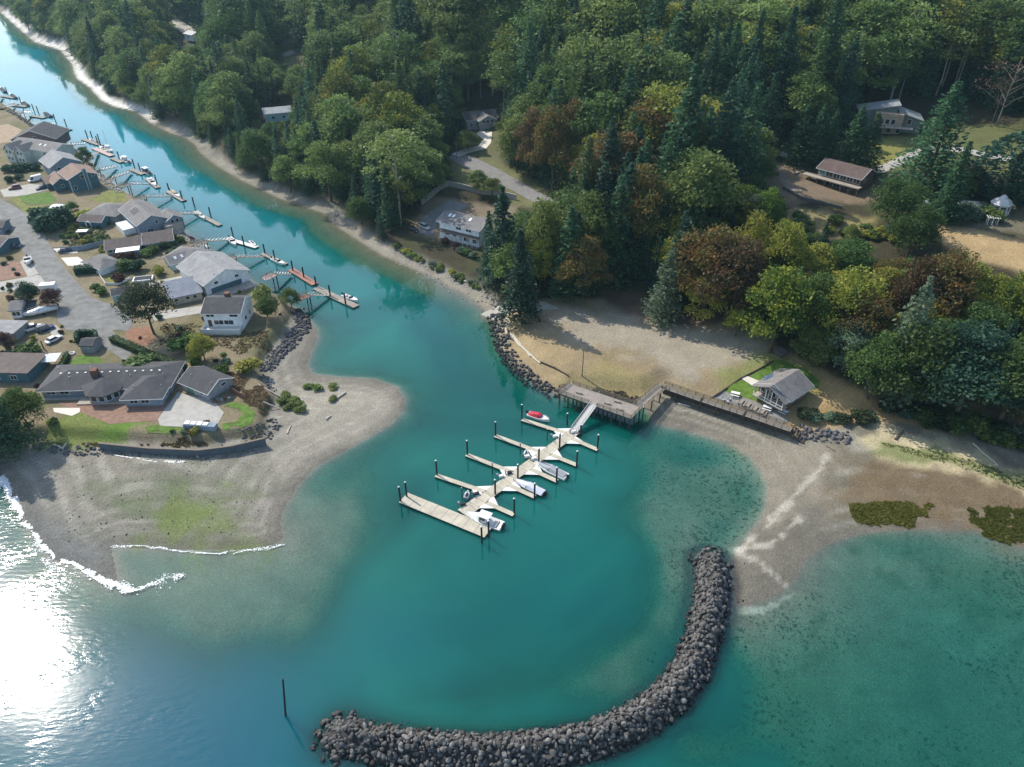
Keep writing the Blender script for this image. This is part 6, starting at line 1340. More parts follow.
for k in range(150):
    a = g.uniform(0, 6.283); e_ = BW[-1] if k < 110 else BW[0]; r_ = g.uniform(0, 4.6); rk.append((e_[0] + math.cos(a) * r_, e_[1] + math.sin(a) * r_, 2.0 - r_ * .45, g.uniform(.7, 1.3), 0))
for k in range(60):
    p_ = BW[g.randrange(len(BW))]; a = g.uniform(0, 6.283); r_ = g.uniform(5, 8); x, y = p_[0] + math.cos(a) * r_, p_[1] + math.sin(a) * r_; rk.append((x, y, Hg(x, y), g.uniform(.3, .7), 2))
def riprap(pts, width, dens, s0, s1, mt, top=3.0, z=1.5, slope=.45, side=1, zmin=-.3):
    q = pw(pts, z)
    for p_, u in dpoly(q, .7):
        nrm = np.array([-u[1], u[0]]) * side
        for k in range(dens):
            o_ = g.uniform(-width / 2, width / 2); x, y = p_[0] + nrm[0] * o_ + g.uniform(-.3, .3), p_[1] + nrm[1] * o_ + g.uniform(-.3, .3); rk.append((x, y, max(Hg(x, y), zmin) + g.uniform(-.05, .25), g.uniform(s0, s1), mt if mt == 1 else g.choice([0, 2, 2])))
riprap([(494, 312), (498, 325), (503, 342), (511, 357), (525, 371), (541, 383), (560, 393)], 4.8, 6, .7, 1.4, 0)
riprap([(295, 306), (303, 316), (300, 328), (291, 338), (281, 350), (270, 360), (264, 370)], 4.5, 6, .8, 1.5, 2)
riprap([(262, 374), (268, 385), (275, 393)], 2.2, 2, .5, 1.0, 0)
riprap([(802, 431), (825, 435), (852, 438)], 5, 7, .7, 1.5, 2)
riprap([(50, 446), (75, 449), (105, 450)], 3.5, 4, .4, 1.1, 2); riprap([(105, 450), (150, 455), (200, 457), (262, 447)], 1.8, 1, .3, .7, 2)
riprap([(245, 440), (262, 436), (272, 424), (280, 420)], 5, 5, .5, 1.1, 2)
riprap([(92, 168), (100, 178), (112, 187), (124, 195)], 5, 4, .6, 1.4, 1, z=2); riprap([(162, 215), (183, 236), (205, 255), (235, 274), (262, 290)], 4, 3, .5, 1.2, 1, z=2)
riprap([(395, 252), (430, 270), (465, 290), (485, 303)], 8, 1, .3, .8, 1, z=1); riprap([(10, 112), (40, 132), (72, 150), (90, 163)], 3, 2, .6, 1.3, 2, z=2)
riprap([(470, 188), (478, 186)], 1, 1, .3, .5, 1, z=8)
for k in range(240):
    a, b_ = g.uniform(60, 280), g.uniform(460, 540); q = P(a, b_, 1); 
    if Hg(q[0], q[1]) > .3: rk.append((q[0], q[1], Hg(q[0], q[1]), g.uniform(.15, .5), g.choice([1, 2, 0])))
q2 = []
for r in rk:
    px, py, dep = proj(r[0], r[1], r[2]); vis = -20 < px < 1044 and py < 775
    q2.append((r[3] / dep if vis and py > 600 else 0, r))
order = sorted(range(len(q2)), key=lambda i: -q2[i][0]); inds = set(order[:300]); bvs, bfs, bms, base = [], [], [], 0
for i in order:
    x, y, z, s, mt = q2[i][1]; ax = Vector((g.uniform(-1, 1), g.uniform(-1, 1), g.uniform(-1, 1))).normalized(); rot = Matrix.Rotation(g.uniform(0, 6.28), 3, ax)
    j = g.randrange(12)
    if i in inds:
        o = bpy.data.objects.new('boulder', ROCKS[j]); COL.objects.link(o); o.location = (x, y, z); o.rotation_euler = rot.to_euler(); o.scale = (s, s, s * .85)
        lb = ['grey', 'dark grey', 'pale weathered', 'dark grey'][j % 4] + (' large' if s > 1.1 else '') + ' angular boulder in the near arm of the curved rock breakwater'; tag(o, lb, 'boulder', lb)
    else:
        v, f = LOWR[j]; v = (v * (s, s, s * .85)) @ np.array(rot).T + (x, y, z); bvs.append(v); bfs.append(f + base); base += len(v); bms.append(np.full(len(f), mt))
print('rocks', len(rk))
me = npmesh('boulders', np.vstack(bvs), np.vstack(bfs), [M_ROCK, M_ROCKL, M_ROCKD], np.concatenate(bms)); tag(link_mesh('boulders', me), 'rubble of grey and pale rocks along breakwater, riprap banks and beach', 'rocks', None, 'stuff')

# ---------------------------------------------------------------- driftwood
M_LOG = mat('driftwood', (.50, .45, .37), .9, .2, 3); M_LOGD = mat('dark_driftwood', (.12, .09, .07), .9, .2, 3)
def log(a, b_, r, label, mt=None, group=None, lift=0):
    A = G(*a); B = G(*b_); A[2] += r * .7 + lift; B[2] += r * .7 + lift; m = (A + B) / 2; b = MB(); n = 5; prev = A - m
    for k in range(1, n + 1):
        p_ = A + (B - A) * k / n - m + np.array([random.uniform(-.1, .1), random.uniform(-.1, .1), random.uniform(-.03, .03)]) * (k < n); b.tube(prev, p_, r * (1 - .4 * (k - 1) / n), r * (1 - .4 * k / n), 8); prev = p_
    tag(b.build('driftwood_log', mt or M_LOG, None, tuple(m)), label, 'log', group)
log((511, 335), (520, 347), .35, 'uppermost pale log lying along the lot edge above the riprap'); log((513, 336), (530, 357), .32, 'long middle pale log along the lot edge above the riprap'); log((520, 346), (540, 364), .35, 'lowest pale log along the lot edge above the riprap')
log((508, 319), (510, 325), .5, 'short thick pale log near the top of the boat launch riprap'); log((506, 329), (507, 335), .5, 'second short pale log below the boat launch')
log((337, 399), (346, 393), .35, 'thick white log beside beach shrubs on the spit'); log((326, 420), (331, 416), .25, 'small tan log on the middle of the spit'); log((287, 434), (291, 426), .2, 'thin upright looking log on the spit by the riprap')
log((298, 397), (304, 403), .22, 'pale log among the shrubs at the root of the spit'); log((258, 385), (280, 397), .28, 'long log at the foot of the yard beside the spit'); log((263, 402), (280, 409), .2, 'thin grey log crossing the root of the spit')
log((895, 440), (903, 431), .3, 'dark log standing out on the pale sand right of the riprap', M_LOGD); log((973, 444), (998, 466), .2, 'long thin pale log slanting across the right beach'); log((1010, 436), (1026, 442), .35, 'grey log at the right edge by the bushes', M_GREYC)
log((104, 448), (108, 443), .22, 'pale short log leaning by the left seawall rocks'); log((63, 449), (67, 443), .22, 'pale log among dark rocks at the left seawall'); log((55, 445), (64, 450), .25, 'bleached log among dark rocks near the cedar')
log((244, 168), (252, 166), .5, 'dark log on the wooded canal bank shingle', M_LOGD); log((640, 399), (648, 403), .2, 'pale log under the pier ramp'); log((826, 446), (836, 452), .12, 'thin dark stick on the flat below the riprap', M_LOGD)
log((196, 455), (199, 458), .2, 'small log below the seawall'); log((678, 404), (690, 407), .25, 'pale log at the foot of the long bulkhead')
log((463, 281), (473, 284), .3, 'white log on the shingle below the white canal house')
# ---------------------------------------------------------------- foam with painted glint, and eelgrass
def blobs(name, pts, mt, label, cat, width, z, n, size, seed=3, kind='stuff'):
    q = pw(pts, z); r = np.random.default_rng(seed); V = []; Q = []; dp = dpoly(q, .4); k = 0
    for i in range(n):
        p_, u = dp[int(r.uniform(0, len(dp)))]; nr = np.array([-u[1], u[0]]); c = p_ + u * r.uniform(-.5, .5); wf = .25 + 1.5 * float(vnoise(c[0], c[1], 3.5, 5)) ** 2; c = c + nr * (r.normal() * width * .5 * wf + (float(vnoise(c[0], c[1], 2.2, 6)) - .5) * .8)
        if float(fbm(c[0], c[1], 1.6, 8)) < .40: continue
        s = size * r.uniform(.4, 1.6); a0 = r.uniform(0, 6.28); m = 6
        V += [(c[0] + math.cos(a0 + j * 1.047) * s * r.uniform(.6, 1.2) * 1.4, c[1] + math.sin(a0 + j * 1.047) * s * r.uniform(.5, 1.1), z + .02 + i * .00001) for j in range(m)]; Q.append([k + j for j in range(m)]); k += m
    me = npmesh(name, V, Q, [mt]); o = link_mesh(name, me); tag(o, label, cat, None, kind); return o
M_FOAM = mat('foam', (.66, .70, .71), .5)
blobs('foam', [(0, 478), (8, 488), (16, 502), (22, 514), (28, 525), (36, 536), (44, 547), (56, 557), (70, 563), (84, 570), (98, 578), (110, 583), (122, 586), (142, 595)], M_FOAM, 'white line of foam and painted glint where small waves meet the left beach', 'foam', .9, .03, 6500, .12)  # sun glint off the shallow ripples is modelled as white flecks too
blobs('foam', [(36, 540), (48, 562), (60, 580), (70, 592)], M_FOAM, 'loose white foam patches off the left beach', 'foam', 3.2, .03, 520, .09, 8)
blobs('foam', [(130, 592), (150, 584), (168, 580), (185, 574)], M_FOAM, 'scattered foam flecks right of the beach point', 'foam', 1.3, .03, 420, .09, 9)
blobs('foam', [(112, 546), (135, 545), (160, 548), (195, 552), (220, 553.5), (250, 549.5), (270, 548), (284, 545)], M_FOAM, 'thin white swash line with painted glare along the lower edge of the tide flat', 'foam', .4, .06, 1000, .07, 12)  # flecks also stand in for glare off the wet stone edge
blobs('foam', [(115, 455), (135, 459), (160, 461), (184, 462)], M_FOAM, 'line of bleached shell fragments below the seawall', 'shells', .4, 1.32, 420, .09, 14)
M_EEL = leafmat('eelgrass', (.055, .06, .008), (.10, .11, .015))
def eel(pts, label, n, seed):
    poly = pw(pts, 0); r = np.random.default_rng(seed); lo, hi = poly.min(0), poly.max(0); c = r.uniform(lo, hi, (n * 3, 2)); c = c[inside(poly, c[:, 0], c[:, 1])]
    c = c[fbm(c[:, 0], c[:, 1], 3.0, seed) + np.clip(sdist(poly, c[:, 0], c[:, 1]) * .16, 0, .35) > .60][:n]; z = np.array([max(0.02, Hg(a, b_)) for a, b_ in c]) + r.uniform(.01, .08, len(c)); V, Q = leafquads(np.column_stack([c, z]), .35, 4, r, 1.6)
    tag(link_mesh('eelgrass', npmesh('eelgrass', V, Q, [M_EEL])), label, 'seaweed', None, 'stuff')
eel([(848, 506), (905, 503), (936, 504), (932, 518), (912, 528), (852, 527)], 'olive green seaweed mat in the tide pool', 2600, 5); eel([(960, 508), (1040, 511), (1060, 548), (1010, 550), (980, 534), (964, 526)], 'olive seaweed bed at the right edge', 3200, 6)
M_STUB = leafmat('beach_grass', (.09, .12, .03), (.22, .21, .08))
def tufts(pts, label, n, seed, mt, size=.3, z=3.2, nm='beach_grass', cat='grass'):
    poly = pw(pts, z); r = np.random.default_rng(seed); lo, hi = poly.min(0), poly.max(0); c = r.uniform(lo, hi, (n * 3, 2)); c = c[inside(poly, c[:, 0], c[:, 1])]; c = c[fbm(c[:, 0], c[:, 1], 4, seed) + np.clip(sdist(poly, c[:, 0], c[:, 1]) * .12, 0, .2) > .56][:n]
    zz = np.array([Hg(a, b_) for a, b_ in c]) + r.uniform(.02, .25, len(c)); V, Q = leafquads(np.column_stack([c, zz]), size, .2, r, 1.2); tag(link_mesh(nm, npmesh(nm, V, Q, [mt])), label, cat, None, 'stuff')
tufts([(855, 441), (900, 452), (960, 468), (1030, 492), (1030, 480), (960, 457), (880, 443)], 'green beach grass along the pale right sand', 1500, 7, M_STUB, size=.2, z=1.2)
tufts([(40, 436), (110, 441), (200, 444), (262, 434), (262, 425), (225, 434), (120, 437), (60, 436)], 'rough brown weeds along the seawall top', 2200, 8, leafmat('dry_weeds', (.13, .10, .05), (.24, .18, .09)), .3, nm='weeds')
tufts([(222, 368), (262, 385), (276, 405), (262, 430), (256, 412), (240, 398), (226, 385)], 'dry scrub covering the yard edge above the spit', 2400, 9, leafmat('dry_scrub', (.15, .105, .065), (.25, .18, .11)), .33, nm='weeds')
tufts([(160, 320), (262, 330), (290, 325), (262, 360), (200, 345), (160, 345)], 'dry weeds in the yard below the white two storey house', 1800, 10, leafmat('dry_weeds', (.13, .10, .05)), .3, nm='weeds')
tufts([(545, 372), (590, 377), (650, 388), (640, 394), (560, 384)], 'dead brown weeds behind the pier platform', 1200, 11, leafmat('dead_weeds', (.12, .10, .08), (.2, .17, .13)), .3, nm='weeds')
tufts([(62, 226), (100, 224), (112, 240), (70, 250)], 'mixed ground cover between the garden bed shrubs', 1500, 12, leafmat('garden_cover', (.07, .10, .03), (.16, .18, .07)), .35, nm='ground_cover', cat='ground cover')

# ---------------------------------------------------------------- seawall, fences, poles
q = [P(100, 447, 2)[:2], P(150, 452, 2)[:2], P(200, 454, 2)[:2], P(232, 450, 2)[:2], P(266, 442, 2)[:2]]; R = empty('seawall', (q[0][0], q[0][1], 0), 0, 'dark blue grey timber seawall below the ranch house lawn', 'wall'); o2 = np.array(R.location[:2])
for a, b_ in zip(q[:-1], q[1:]):
    MB().bar((*(a - o2), 1.7), (*(b_ - o2), 1.7), .35, 3.0).build('wall_panel', plank('seawall_boards', (.10, .12, .14), (.05, .06, .07), 2.0, 'X'), R); MB().bar((*(a - o2), 3.25), (*(b_ - o2), 3.25), .5, .12).build('cap', M_WOOD, R)
def fence(name, label, pts, h, mt, z=3.2, th=.1, cat='fence', px=True):
    q = [np.array(G(a, b_)[:2]) for a, b_ in pts]; R = empty(name, (q[0][0], q[0][1], 0), 0, label, cat); o2 = q[0]
    for a, b_ in zip(q[:-1], q[1:]):
        za, zb = Hg(*a), Hg(*b_); MB().bar((*(a - o2), za + h / 2), (*(b_ - o2), zb + h / 2), th, h).build('panel', mt, R)
        MB().box(-.09, .09, -.09, .09, za - .3, za + h + .12).build('post', mt, R, tuple(np.append(a - o2, 0)))
    return R
fence('fence', 'grey board fence beside the narrow driveway left of the long brown roof', [(62, 252), (84, 250), (104, 245)], 1.7, WL['bluegrey'])
fence('fence', 'low white edged fence around the small fenced lawn', [(100, 276), (106, 285), (118, 285), (131, 279)], .8, M_TRIM)
fence('fence', 'brown fence above the terraced garden bed', [(64, 222), (80, 221), (96, 219)], 1.4, WL['purple'])
fence('fence', 'rust brown panel fence right of the grey garage', [(231, 391), (238, 396), (246, 400)], 1.6, mat('rust_panels', (.20, .10, .07), .8, .2, 2))
fence('retaining_wall', 'pale stone retaining wall behind the white canal house', [(422, 205), (440, 190), (448, 186), (462, 189), (480, 194), (500, 196), (516, 200)], 2.2, mat('stone_wall', (.34, .33, .30), .9, .3, 2), th=.5, cat='wall')
fence('kerb_timber', 'black timber edging beside the clubhouse lawn', [(712, 398), (726, 389), (740, 379), (756, 371), (773, 361.5)], .35, M_DWOOD, cat='edging', th=.25)
fence('timber_rail', 'low dark timber rail at the lot edge above the riprap', [(541, 363), (555, 369), (569, 377)], .5, M_DWOOD, cat='rail', th=.2)
fence('garden_wall', 'low stone terrace wall below the brown house deck', [(783, 189), (800, 199), (830, 206), (842, 209)], 1.0, mat('terrace_stone', (.13, .13, .11), .9, .3, 2), th=.5, cat='wall')
R = empty('planter_wall', tuple(G(200, 428)), rad(-6), 'long grey planter wall with white covers at the end of the patio', 'planter'); MB().box(-3.6, 4.2, -.8, .8, -.4, 1.3).build('wall_panel', WL['bluegrey'], R)
for k in range(4): MB().box(-3.4 + k * 1.5, -2.2 + k * 1.5, -.6, .6, 1.32, 1.5).build('cover', M_WHITE, R)
def pole(name, label, base, top, r=.16, mt=None, cat='pole'):
    A = G(*base); lo, hi = 1, 40
    for _ in range(20):
        m_ = (lo + hi) / 2
        if proj(A[0], A[1], A[2] + m_)[1] > top: lo = m_
        else: hi = m_
    R = empty(name, tuple(A), 0, label, cat); MB().tube((0, 0, -.5), (0, 0, hi), r, r * .7, 8).build('shaft', mt or M_WOOD, R); return R, hi
R, h_ = pole('utility_pole', 'lone timber utility pole at the edge of the gravel lot', (582, 376), 346); MB().bar((-.9, 0, h_ - .7), (.9, 0, h_ - .7), .12).build('crossarm', M_WOOD, R)
R, h_ = pole('utility_pole', 'timber utility pole beside the road below the pale driveway', (457, 159), 143); MB().bar((-.9, 0, h_ - .7), (.9, 0, h_ - .7), .12).build('crossarm', M_WOOD, R)
R, h_ = pole('flagpole', 'white flagpole with small flag in front of the clubhouse', (766, 405), 371, .09, M_TRIM, 'flagpole')
b = MB(); n = 7
for k in range(n): b.add([(-.05 - k * .3, .12 * math.sin(k * 1.1), h_ - .5 - k * .14), (-.05 - (k + 1) * .3, .12 * math.sin((k + 1) * 1.1), h_ - .5 - (k + 1) * .14), (-.05 - (k + 1) * .3, .12 * math.sin((k + 1) * 1.1), h_ - 1.8 - (k + 1) * .16), (-.05 - k * .3, .12 * math.sin(k * 1.1), h_ - 1.8 - k * .16)], [(0, 1, 2, 3)])
b.build('flag', mat('flag_cloth', (.42, .45, .55), .8, .5, 2), R)
# ---------------------------------------------------------------- furniture
def picnic(px, py, rz, label, mt=None):
    A = G(px, py); R = empty('picnic_table', (A[0], A[1], A[2] + .1), rz, label, 'picnic table'); mt = mt or M_GREYD
    MB().box(-1.1, 1.1, -.42, .42, .70, .78).build('tabletop', mt, R)
    for s in (-1, 1): MB().box(-1.1, 1.1, s * .85 - .15, s * .85 + .15, .42, .47).build('bench', mt, R)
    for x in (-.8, .8): MB().bar((x, -.75, 0), (x, -.2, .7), .08).bar((x, .75, 0), (x, .2, .7), .08).bar((x, -.95, .38), (x, .95, .38), .08).build('leg', M_WOOD, R)
for k, (x, y, l) in enumerate([(741, 404, 'leftmost of the four grey picnic tables on the clubhouse deck'), (748, 407, 'second from left of the four grey picnic tables on the clubhouse deck'), (755, 410.5, 'third from left of the four grey picnic tables on the clubhouse deck'), (762, 414, 'rightmost of the four grey picnic tables on the clubhouse deck')]): picnic(x, y, rad(52), l)
picnic(735, 395.5, rad(-25), 'white picnic table at the upper end of the clubhouse deck', M_WHITE)
picnic(767, 409.5, rad(-30), 'white topped table between the clubhouse and grey tables', M_WHITE); picnic(783, 413, rad(-50), 'white topped table at the right end of the clubhouse deck', M_WHITE)
def chair(px, py, rz, label):
    A = G(px, py); R = empty('lawn_chair', (A[0], A[1], A[2] + .1), rz, label, 'chair')
    MB().box(-.3, .3, -.3, .3, .36, .42).build('seat', M_TRIM, R); MB().extr([(.26, .4), (.32, .4), (.55, 1.1), (.49, 1.1)], -.3, .3).build('backrest', M_TRIM, R)
    for x in (-.27, .27):
        for y in (-.26, .26): MB().box(x - .03, x + .03, y - .03, y + .03, 0, .36).build('leg', M_TRIM, R)
chair(723, 400.5, .6, 'left white chair on the clubhouse deck'); chair(727, 403, 1.4, 'right white chair on the clubhouse deck'); chair(729, 400, 2.4, 'white chair nearest the lawn on the clubhouse deck')
R = empty('covered_pool', tuple(G(143.5, 280)), rad(14), 'dark covered raised pool with white rim in the yard', 'pool'); MB().box(-3, 3, -1.7, 1.7, -.3, .7).build('rim', M_TRIM, R); MB().box(-2.6, 2.6, -1.3, 1.3, .702, .78).build('cover', M_CANVAS, R)
R = empty('gazebo_canopy', tuple(G(51, 365)), rad(8), 'white pyramid canopy tent between the flat teal house and ranch house', 'canopy'); MB().loft([[(-2.7, -2.2, 2.3), (2.7, -2.2, 2.3), (2.7, 2.2, 2.3), (-2.7, 2.2, 2.3)], [(-.1, -.1, 3.3), (.1, -.1, 3.3), (.1, .1, 3.3), (-.1, .1, 3.3)]]).build('canopy', M_WHITE, R)
for x in (-2.6, 2.6):
    for y in (-2.1, 2.1): MB().box(x - .05, x + .05, y - .05, y + .05, -.1, 2.3).build('leg', M_METAL, R)
R = empty('garden_canopy', tuple(G(84, 236)), .1, 'small white flat shade canopy in the terraced garden', 'canopy'); MB().box(-1.9, 1.9, -1.2, 1.2, 2.0, 2.12).build('canopy', M_WHITE, R)
for x in (-1.7, 1.7):
    for y in (-1.1, 1.1): MB().box(x - .05, x + .05, y - .05, y + .05, -.1, 2.0).build('leg', M_METAL, R)
R = empty('garden_canopy', tuple(G(59, 211)), .1, 'white tent roof behind the dark spiky shrubs', 'canopy'); MB().loft([[(-2.6, -1.8, 2.0), (2.6, -1.8, 2.0), (2.6, 1.8, 2.0), (-2.6, 1.8, 2.0)], [(-.2, -.1, 2.9), (.2, -.1, 2.9), (.2, .1, 2.9), (-.2, .1, 2.9)]]).build('canopy', M_WHITE, R)
for x in (-2.5, 2.5):
    for y in (-1.7, 1.7): MB().box(x - .05, x + .05, y - .05, y + .05, -.1, 2.0).build('leg', M_METAL, R)
R = empty('fire_pit', tuple(G(72, 354)), 0, 'small round white ringed fire pit left of the hut', 'fire pit'); n = 14; ring = lambda r, z: [(r * math.cos(k * 6.2832 / n), r * math.sin(k * 6.2832 / n), z) for k in range(n)]
MB().loft([ring(.8, 0), ring(.8, .45)]).build('ring', M_TRIM, R); MB().loft([ring(.6, .452), ring(.6, .5)]).build('ash', M_BLACK, R)
for i, (x, y) in enumerate([(36.5, 350), (44, 349)]): pole('gate_post', ['left', 'right'][i] + ' dark gate post at the path below the parked cars', (x, y), y - 8, .2, M_DWOOD, 'gate post')
# hedges
def hedge(label, pts, wd, h, leaf, seed):
    q = [np.array(G(a, b_)[:2]) for a, b_ in pts]; r = np.random.default_rng(seed); pts3 = []
    for a, b_ in zip(q[:-1], q[1:]):
        v = b_ - a; L = np.hypot(*v); u = v / L; nr = np.array([-u[1], u[0]]); n = int(L * (wd + 2 * h) * 14); t_ = r.uniform(0, 1, n); s = r.uniform(-(wd / 2 + h), wd / 2 + h, n)
        off = np.clip(s, -wd / 2, wd / 2); z = np.where(np.abs(s) > wd / 2, h - (np.abs(s) - wd / 2), h) + r.normal(size=n) * .1; c = a + v * t_[:, None] + nr * (off + r.normal(size=n) * .1)[:, None]
        pts3.append(np.column_stack([c, z + 3.15]))
    p_ = np.vstack(pts3); m = p_.mean(0); m[2] = 3.2; V, Q = leafquads(p_ - m, .2, .4, r); R = empty('hedge', tuple(m), 0, label, 'hedge'); link_mesh('foliage', npmesh('foliage', V, Q, [LM[leaf]]), R)
    b = MB()
    for a, b_ in zip(q[:-1], q[1:]): b.bar((*(a - m[:2]), h * .45), (*(b_ - m[:2]), h * .45), wd * .8, h * .85)
    b.build('stem', LM['dark'], R)
hedge('long clipped dark hedge running from the cul-de-sac toward the garage', [(113, 341), (125, 346), (150, 357), (186, 371)], 2.0, 1.8, 'green', 1)
hedge('dark clipped block hedge between driveway and small bungalow', [(76, 274), (86, 273), (97, 272)], 2.6, 2.6, 'dark', 2)
hedge('dark hedge wrapped behind the grey hut', [(78, 344), (79, 337), (97, 337), (98, 344)], .9, 2.4, 'dark', 3)
hedge('dark green hedge in front of the canopy tent', [(60, 372), (66, 362), (68, 356)], 1.2, 1.5, 'green', 4)
# ---------------------------------------------------------------- vehicles
M_TYRE = mat('tyre', (.02, .02, .02), .9)
def paintm(n, c): return mat('car_paint_' + n, c, .3, coat=.6)
def car(name, label, px, py, heading, kind='suv', paint=('white', (.7, .7, .7)), cat='car'):
    """heading: pixel the nose points at"""
    A = G(px, py); B = G(*heading); rz = math.atan2(B[1] - A[1], B[0] - A[0]); R = empty(name, tuple(A + np.array([0, 0, .08])), rz, label, cat); pm_ = paintm(*paint)
    def sec(x, hw, z0, z1): return [(x, -hw, z0), (x, hw, z0), (x, hw * 1.02, (z0 + z1) * .55), (x, hw * .93, z1), (x, -hw * .93, z1), (x, -hw * 1.02, (z0 + z1) * .55)]
    L_, W_, hb = {'suv': (4.8, .95, .98), 'sedan': (4.7, .9, .85), 'pickup': (5.6, 1.0, 1.05), 'van': (5.6, 1.05, 1.1)}[kind]; l = L_ / 2
    MB().loft([sec(-l, W_ * .85, .42, hb * .9), sec(-l + .25, W_, .3, hb), sec(l * .35, W_, .28, hb), sec(l - .45, W_ * .96, .3, hb * .86), sec(l, W_ * .8, .4, hb * .66)]).build('body', pm_, R)
    x0, x1, x2, x3, zt = {'suv': (-l + .1, -l + .5, .35, 1.1, 1.72), 'sedan': (-l + .6, -l + 1.2, .3, 1.1, 1.42), 'pickup': (-.5, -.3, .8, 1.5, 1.8), 'van': (-l + .05, -l + .2, 1.4, 2.2, 2.3)}[kind]
    c = [[(x0, -W_ * .86, hb - .02), (x0, W_ * .86, hb - .02), (x1, W_ * .72, zt), (x1, -W_ * .72, zt)], [(x3, -W_ * .86, hb - .06), (x3, W_ * .86, hb - .06), (x2, W_ * .72, zt), (x2, -W_ * .72, zt)]]
    MB().loft(c).build('windows', M_TINT, R); MB().box(x1 - .05, x2 + .05, -W_ * .73, W_ * .73, zt - .02, zt + .05).build('roof', pm_, R)
    if kind == 'pickup': MB().box(-l + .12, -.6, -W_ * .8, W_ * .8, hb, hb + .02).build('bed', M_BLACK, R)
    if kind == 'van': MB().box(x0, x2 - .5, -W_ * .88, W_ * .88, hb - .1, zt - .02).build('side_panel', pm_, R)
    for x in (-l + .95, l - .95):
        for y in (-W_ * .92, W_ * .92):
            wh = MB().tube((0, -.12, 0), (0, .12, 0), .34, n=12).build('wheel', M_TYRE, R, (x, y, .34)); MB().tube((0, -.13, 0), (0, .13, 0), .18, n=10).build('rim', M_METAL, wh)
    for y in (-W_ * .6, W_ * .6): MB().box(l - .12, l - .01, y - .18, y + .18, .6, .74).build('headlight', M_TRIM, R)
    return R
car('parked_car', 'white sedan parked on dry grass left of the hut', 54.5, 341, (62, 337), 'sedan', ('white', (.75, .75, .73)))
car('parked_car', 'dark blue car parked beside the white truck above the plum tree', 46, 330, (56, 327), 'suv', ('navy', (.02, .035, .10)))
car('pickup_truck', 'white pickup left of the dark blue car', 33, 330, (42, 327.5), 'pickup', ('white', (.75, .75, .73)), 'truck')
car('parked_car', 'red brown suv on the driveway at the left edge below the hedge', 15, 189, (4, 191), 'suv', ('red', (.22, .05, .03)))
car('camper_van', 'white camper van beside the teal garage', 36, 181, (28, 183), 'van', ('white', (.75, .75, .73)), 'van')
car('parked_car', 'black car parked just below the white camper van', 42, 189, (34, 191), 'sedan', ('black', (.015, .018, .02)))
car('parked_car', 'dark suv parked at the left edge under the low store', 14, 248, (22, 247.5), 'suv', ('navy', (.02, .035, .10)))
car('parked_car', 'grey car cut by the left edge beside the dark suv', 2, 247, (-6, 248), 'sedan', ('grey', (.2, .22, .25)))
car('parked_car', 'silver car parked left of the white canal house', 425, 228.5, (430, 231), 'suv', ('silver', (.45, .46, .48)))
car('parked_car', 'dark car parked in shade left of the silver car', 414, 231, (419, 233.5), 'sedan', ('black', (.015, .018, .02)))
car('parked_car', 'small dark car in a driveway beside the pale pads', 66, 252, (72, 251), 'sedan', ('navy', (.02, .035, .10)))
car('parked_car', 'dark car parked beside the forest house driveway', 580, 219, (583, 223), 'suv', ('black', (.015, .018, .02)))
A = G(50, 291); R = empty('cargo_trailer', tuple(A), rad(10), 'white box cargo trailer parked at the edge of the road', 'trailer'); MB().box(-2.2, 2.2, -1.2, 1.2, .5, 2.6).build('body', M_WHITE, R); MB().bar((2.2, 0, .6), (3.4, 0, .55), .1).build('tow_bar', M_BLACK, R)
for y in (-1.1, 1.1): MB().tube((0, y - .12, .35), (0, y + .12, .35), .35, n=12).build('wheel', M_TYRE, R)
def trailerboat(px, py, hd, label, L, W, cover=None):
    A = G(px, py); B = G(*hd); rz = math.atan2(B[1] - A[1], B[0] - A[0])
    T = empty('boat_trailer', (A[0], A[1], A[2]), rz, 'boat trailer under the ' + label, 'trailer'); MB().bar((-L * .4, -.7, .45), (L * .3, -.6, .45), .1).bar((-L * .4, .7, .45), (L * .3, .6, .45), .1).bar((L * .3, -.6, .45), (L * .62, 0, .45), .1).bar((L * .3, .6, .45), (L * .62, 0, .45), .1).build('frame', M_METAL, T)
    for y in (-1.1, 1.1): MB().tube((-.5, y - .1, .33), (-.5, y + .1, .33), .33, n=12).build('wheel', M_TYRE, T)
    boat('motorboat', label, A[0], A[1], rz, L=L, W=W, cover=cover, z=A[2] + .8, style='runabout')
trailerboat(29, 263.5, (29.5, 268), 'white open boat parked on a trailer by the road', 6, 2.5)
trailerboat(42, 314, (30, 317), 'pale covered boat parked beside the white cottage', 9, 2.8, M_HULL)
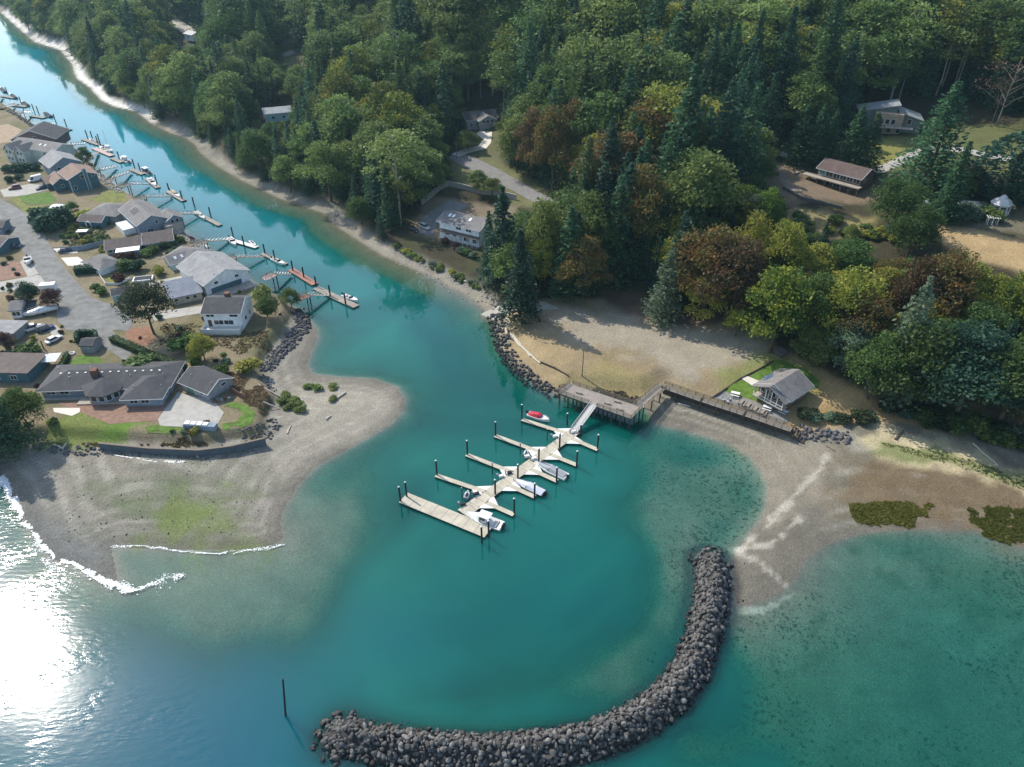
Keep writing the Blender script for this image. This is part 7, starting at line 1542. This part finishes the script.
# kayaks / dock gear on the canal bank and yard
g = random.Random(3)
for k, (x, y, mt, nm, lb) in enumerate([(118, 186, M_WHITE, 'rowing_boat', 'white upturned rowing boat on the canal bank rocks'), (207, 246, M_WHITE, 'rowing_boat', 'white upturned dinghy by the canal beside the wide beige house'), (192, 238, M_RED, 'rowing_boat', 'red upturned kayak on the canal bank'),
                                   (252, 284, M_WHITE, 'rowing_boat', 'white upturned dinghy on the bank right of the big grey roof'), (460, 248.5, M_WHITE, 'rowing_boat', 'white upturned dinghy on the bank below the white canal house')]):
    A = G(x, y); R = empty(nm, tuple(A), g.uniform(-1, 0), lb, 'boat'); MB().loft([[(-1.8, -.05, .1), (-1.8, .05, .1), (-1.8, 0, .2)], [(-.9, -.55, 0), (-.9, .55, 0), (-.9, 0, .55)], [(.8, -.55, 0), (.8, .55, 0), (.8, 0, .55)], [(1.9, -.04, .1), (1.9, .04, .1), (1.9, 0, .25)]]).build('hull', mt, R); MB().bar((-1.7, 0, .22), (1.8, 0, .3), .06).build('keel', M_GREYD, R)
R = empty('ac_box', tuple(G(221, 401)), 0.3, 'stack of red and grey crates beside the grey garage', 'crates')
for k in range(5): MB().box(-.4, .4, -.35, .35, 0, .7).build('crate', [mat('rust_panels', (.2, .1, .07)), M_METAL, M_GREYD][k % 3], R, (k * .9 - 1.6, (k % 2) * .5, 0), k * .2)

g = random.Random(31); LEAVES = ['olive', 'green', 'green', 'blue', 'yellow', 'rust', 'dark', 'plum']
YARDS = [((66, 150), (100, 178)), ((98, 236), (118, 262)), ((110, 270), (165, 300)), ((120, 295), (160, 320)), ((155, 318), (205, 350)), ((0, 286), (52, 300)), ((0, 330), (40, 360)), ((60, 325), (80, 345)), ((230, 285), (290, 315)), ((0, 225), (20, 275)), ((160, 240), (175, 262)), ((205, 345), (262, 372)), ((165, 425), (215, 440)), ((45, 420), (60, 440)), ((100, 335), (160, 372)), ((0, 372), (50, 440))]
foot = [(o.location.x, o.location.y, 7.0 if o.get('category') == 'house' else 4.0) for o in COL.objects if o.parent is None and o.get('category') in ('house', 'garage', 'shed', 'house wing', 'car', 'truck', 'van', 'trailer', 'boat', 'carport', 'outbuilding')]
n_ = 0
for k in range(420):
    (x0, y0), (x1, y1) = YARDS[k % len(YARDS)]; x, y = g.uniform(x0, x1), g.uniform(y0, y1); A = G(x, y)
    if A[2] < 2.8 or field(uW, A[0], A[1]) < 1 or any((A[0] - a) ** 2 + (A[1] - b_) ** 2 < r_ * r_ for a, b_, r_ in foot): continue
    if inside(ROADW, np.array([A[0]]), np.array([A[1]]))[0] or n_ > 110: continue
    n_ += 1; h_ = g.uniform(.7, 2.0); lf = g.choice(LEAVES); lb = 'small ' + COLN[lf] + ' yard shrub among the houses on the canal peninsula'; plant('bush', lf, A[0], A[1], h_, g.uniform(1.1, 1.7), lb, 'shrub', lb, A[2])
haze()
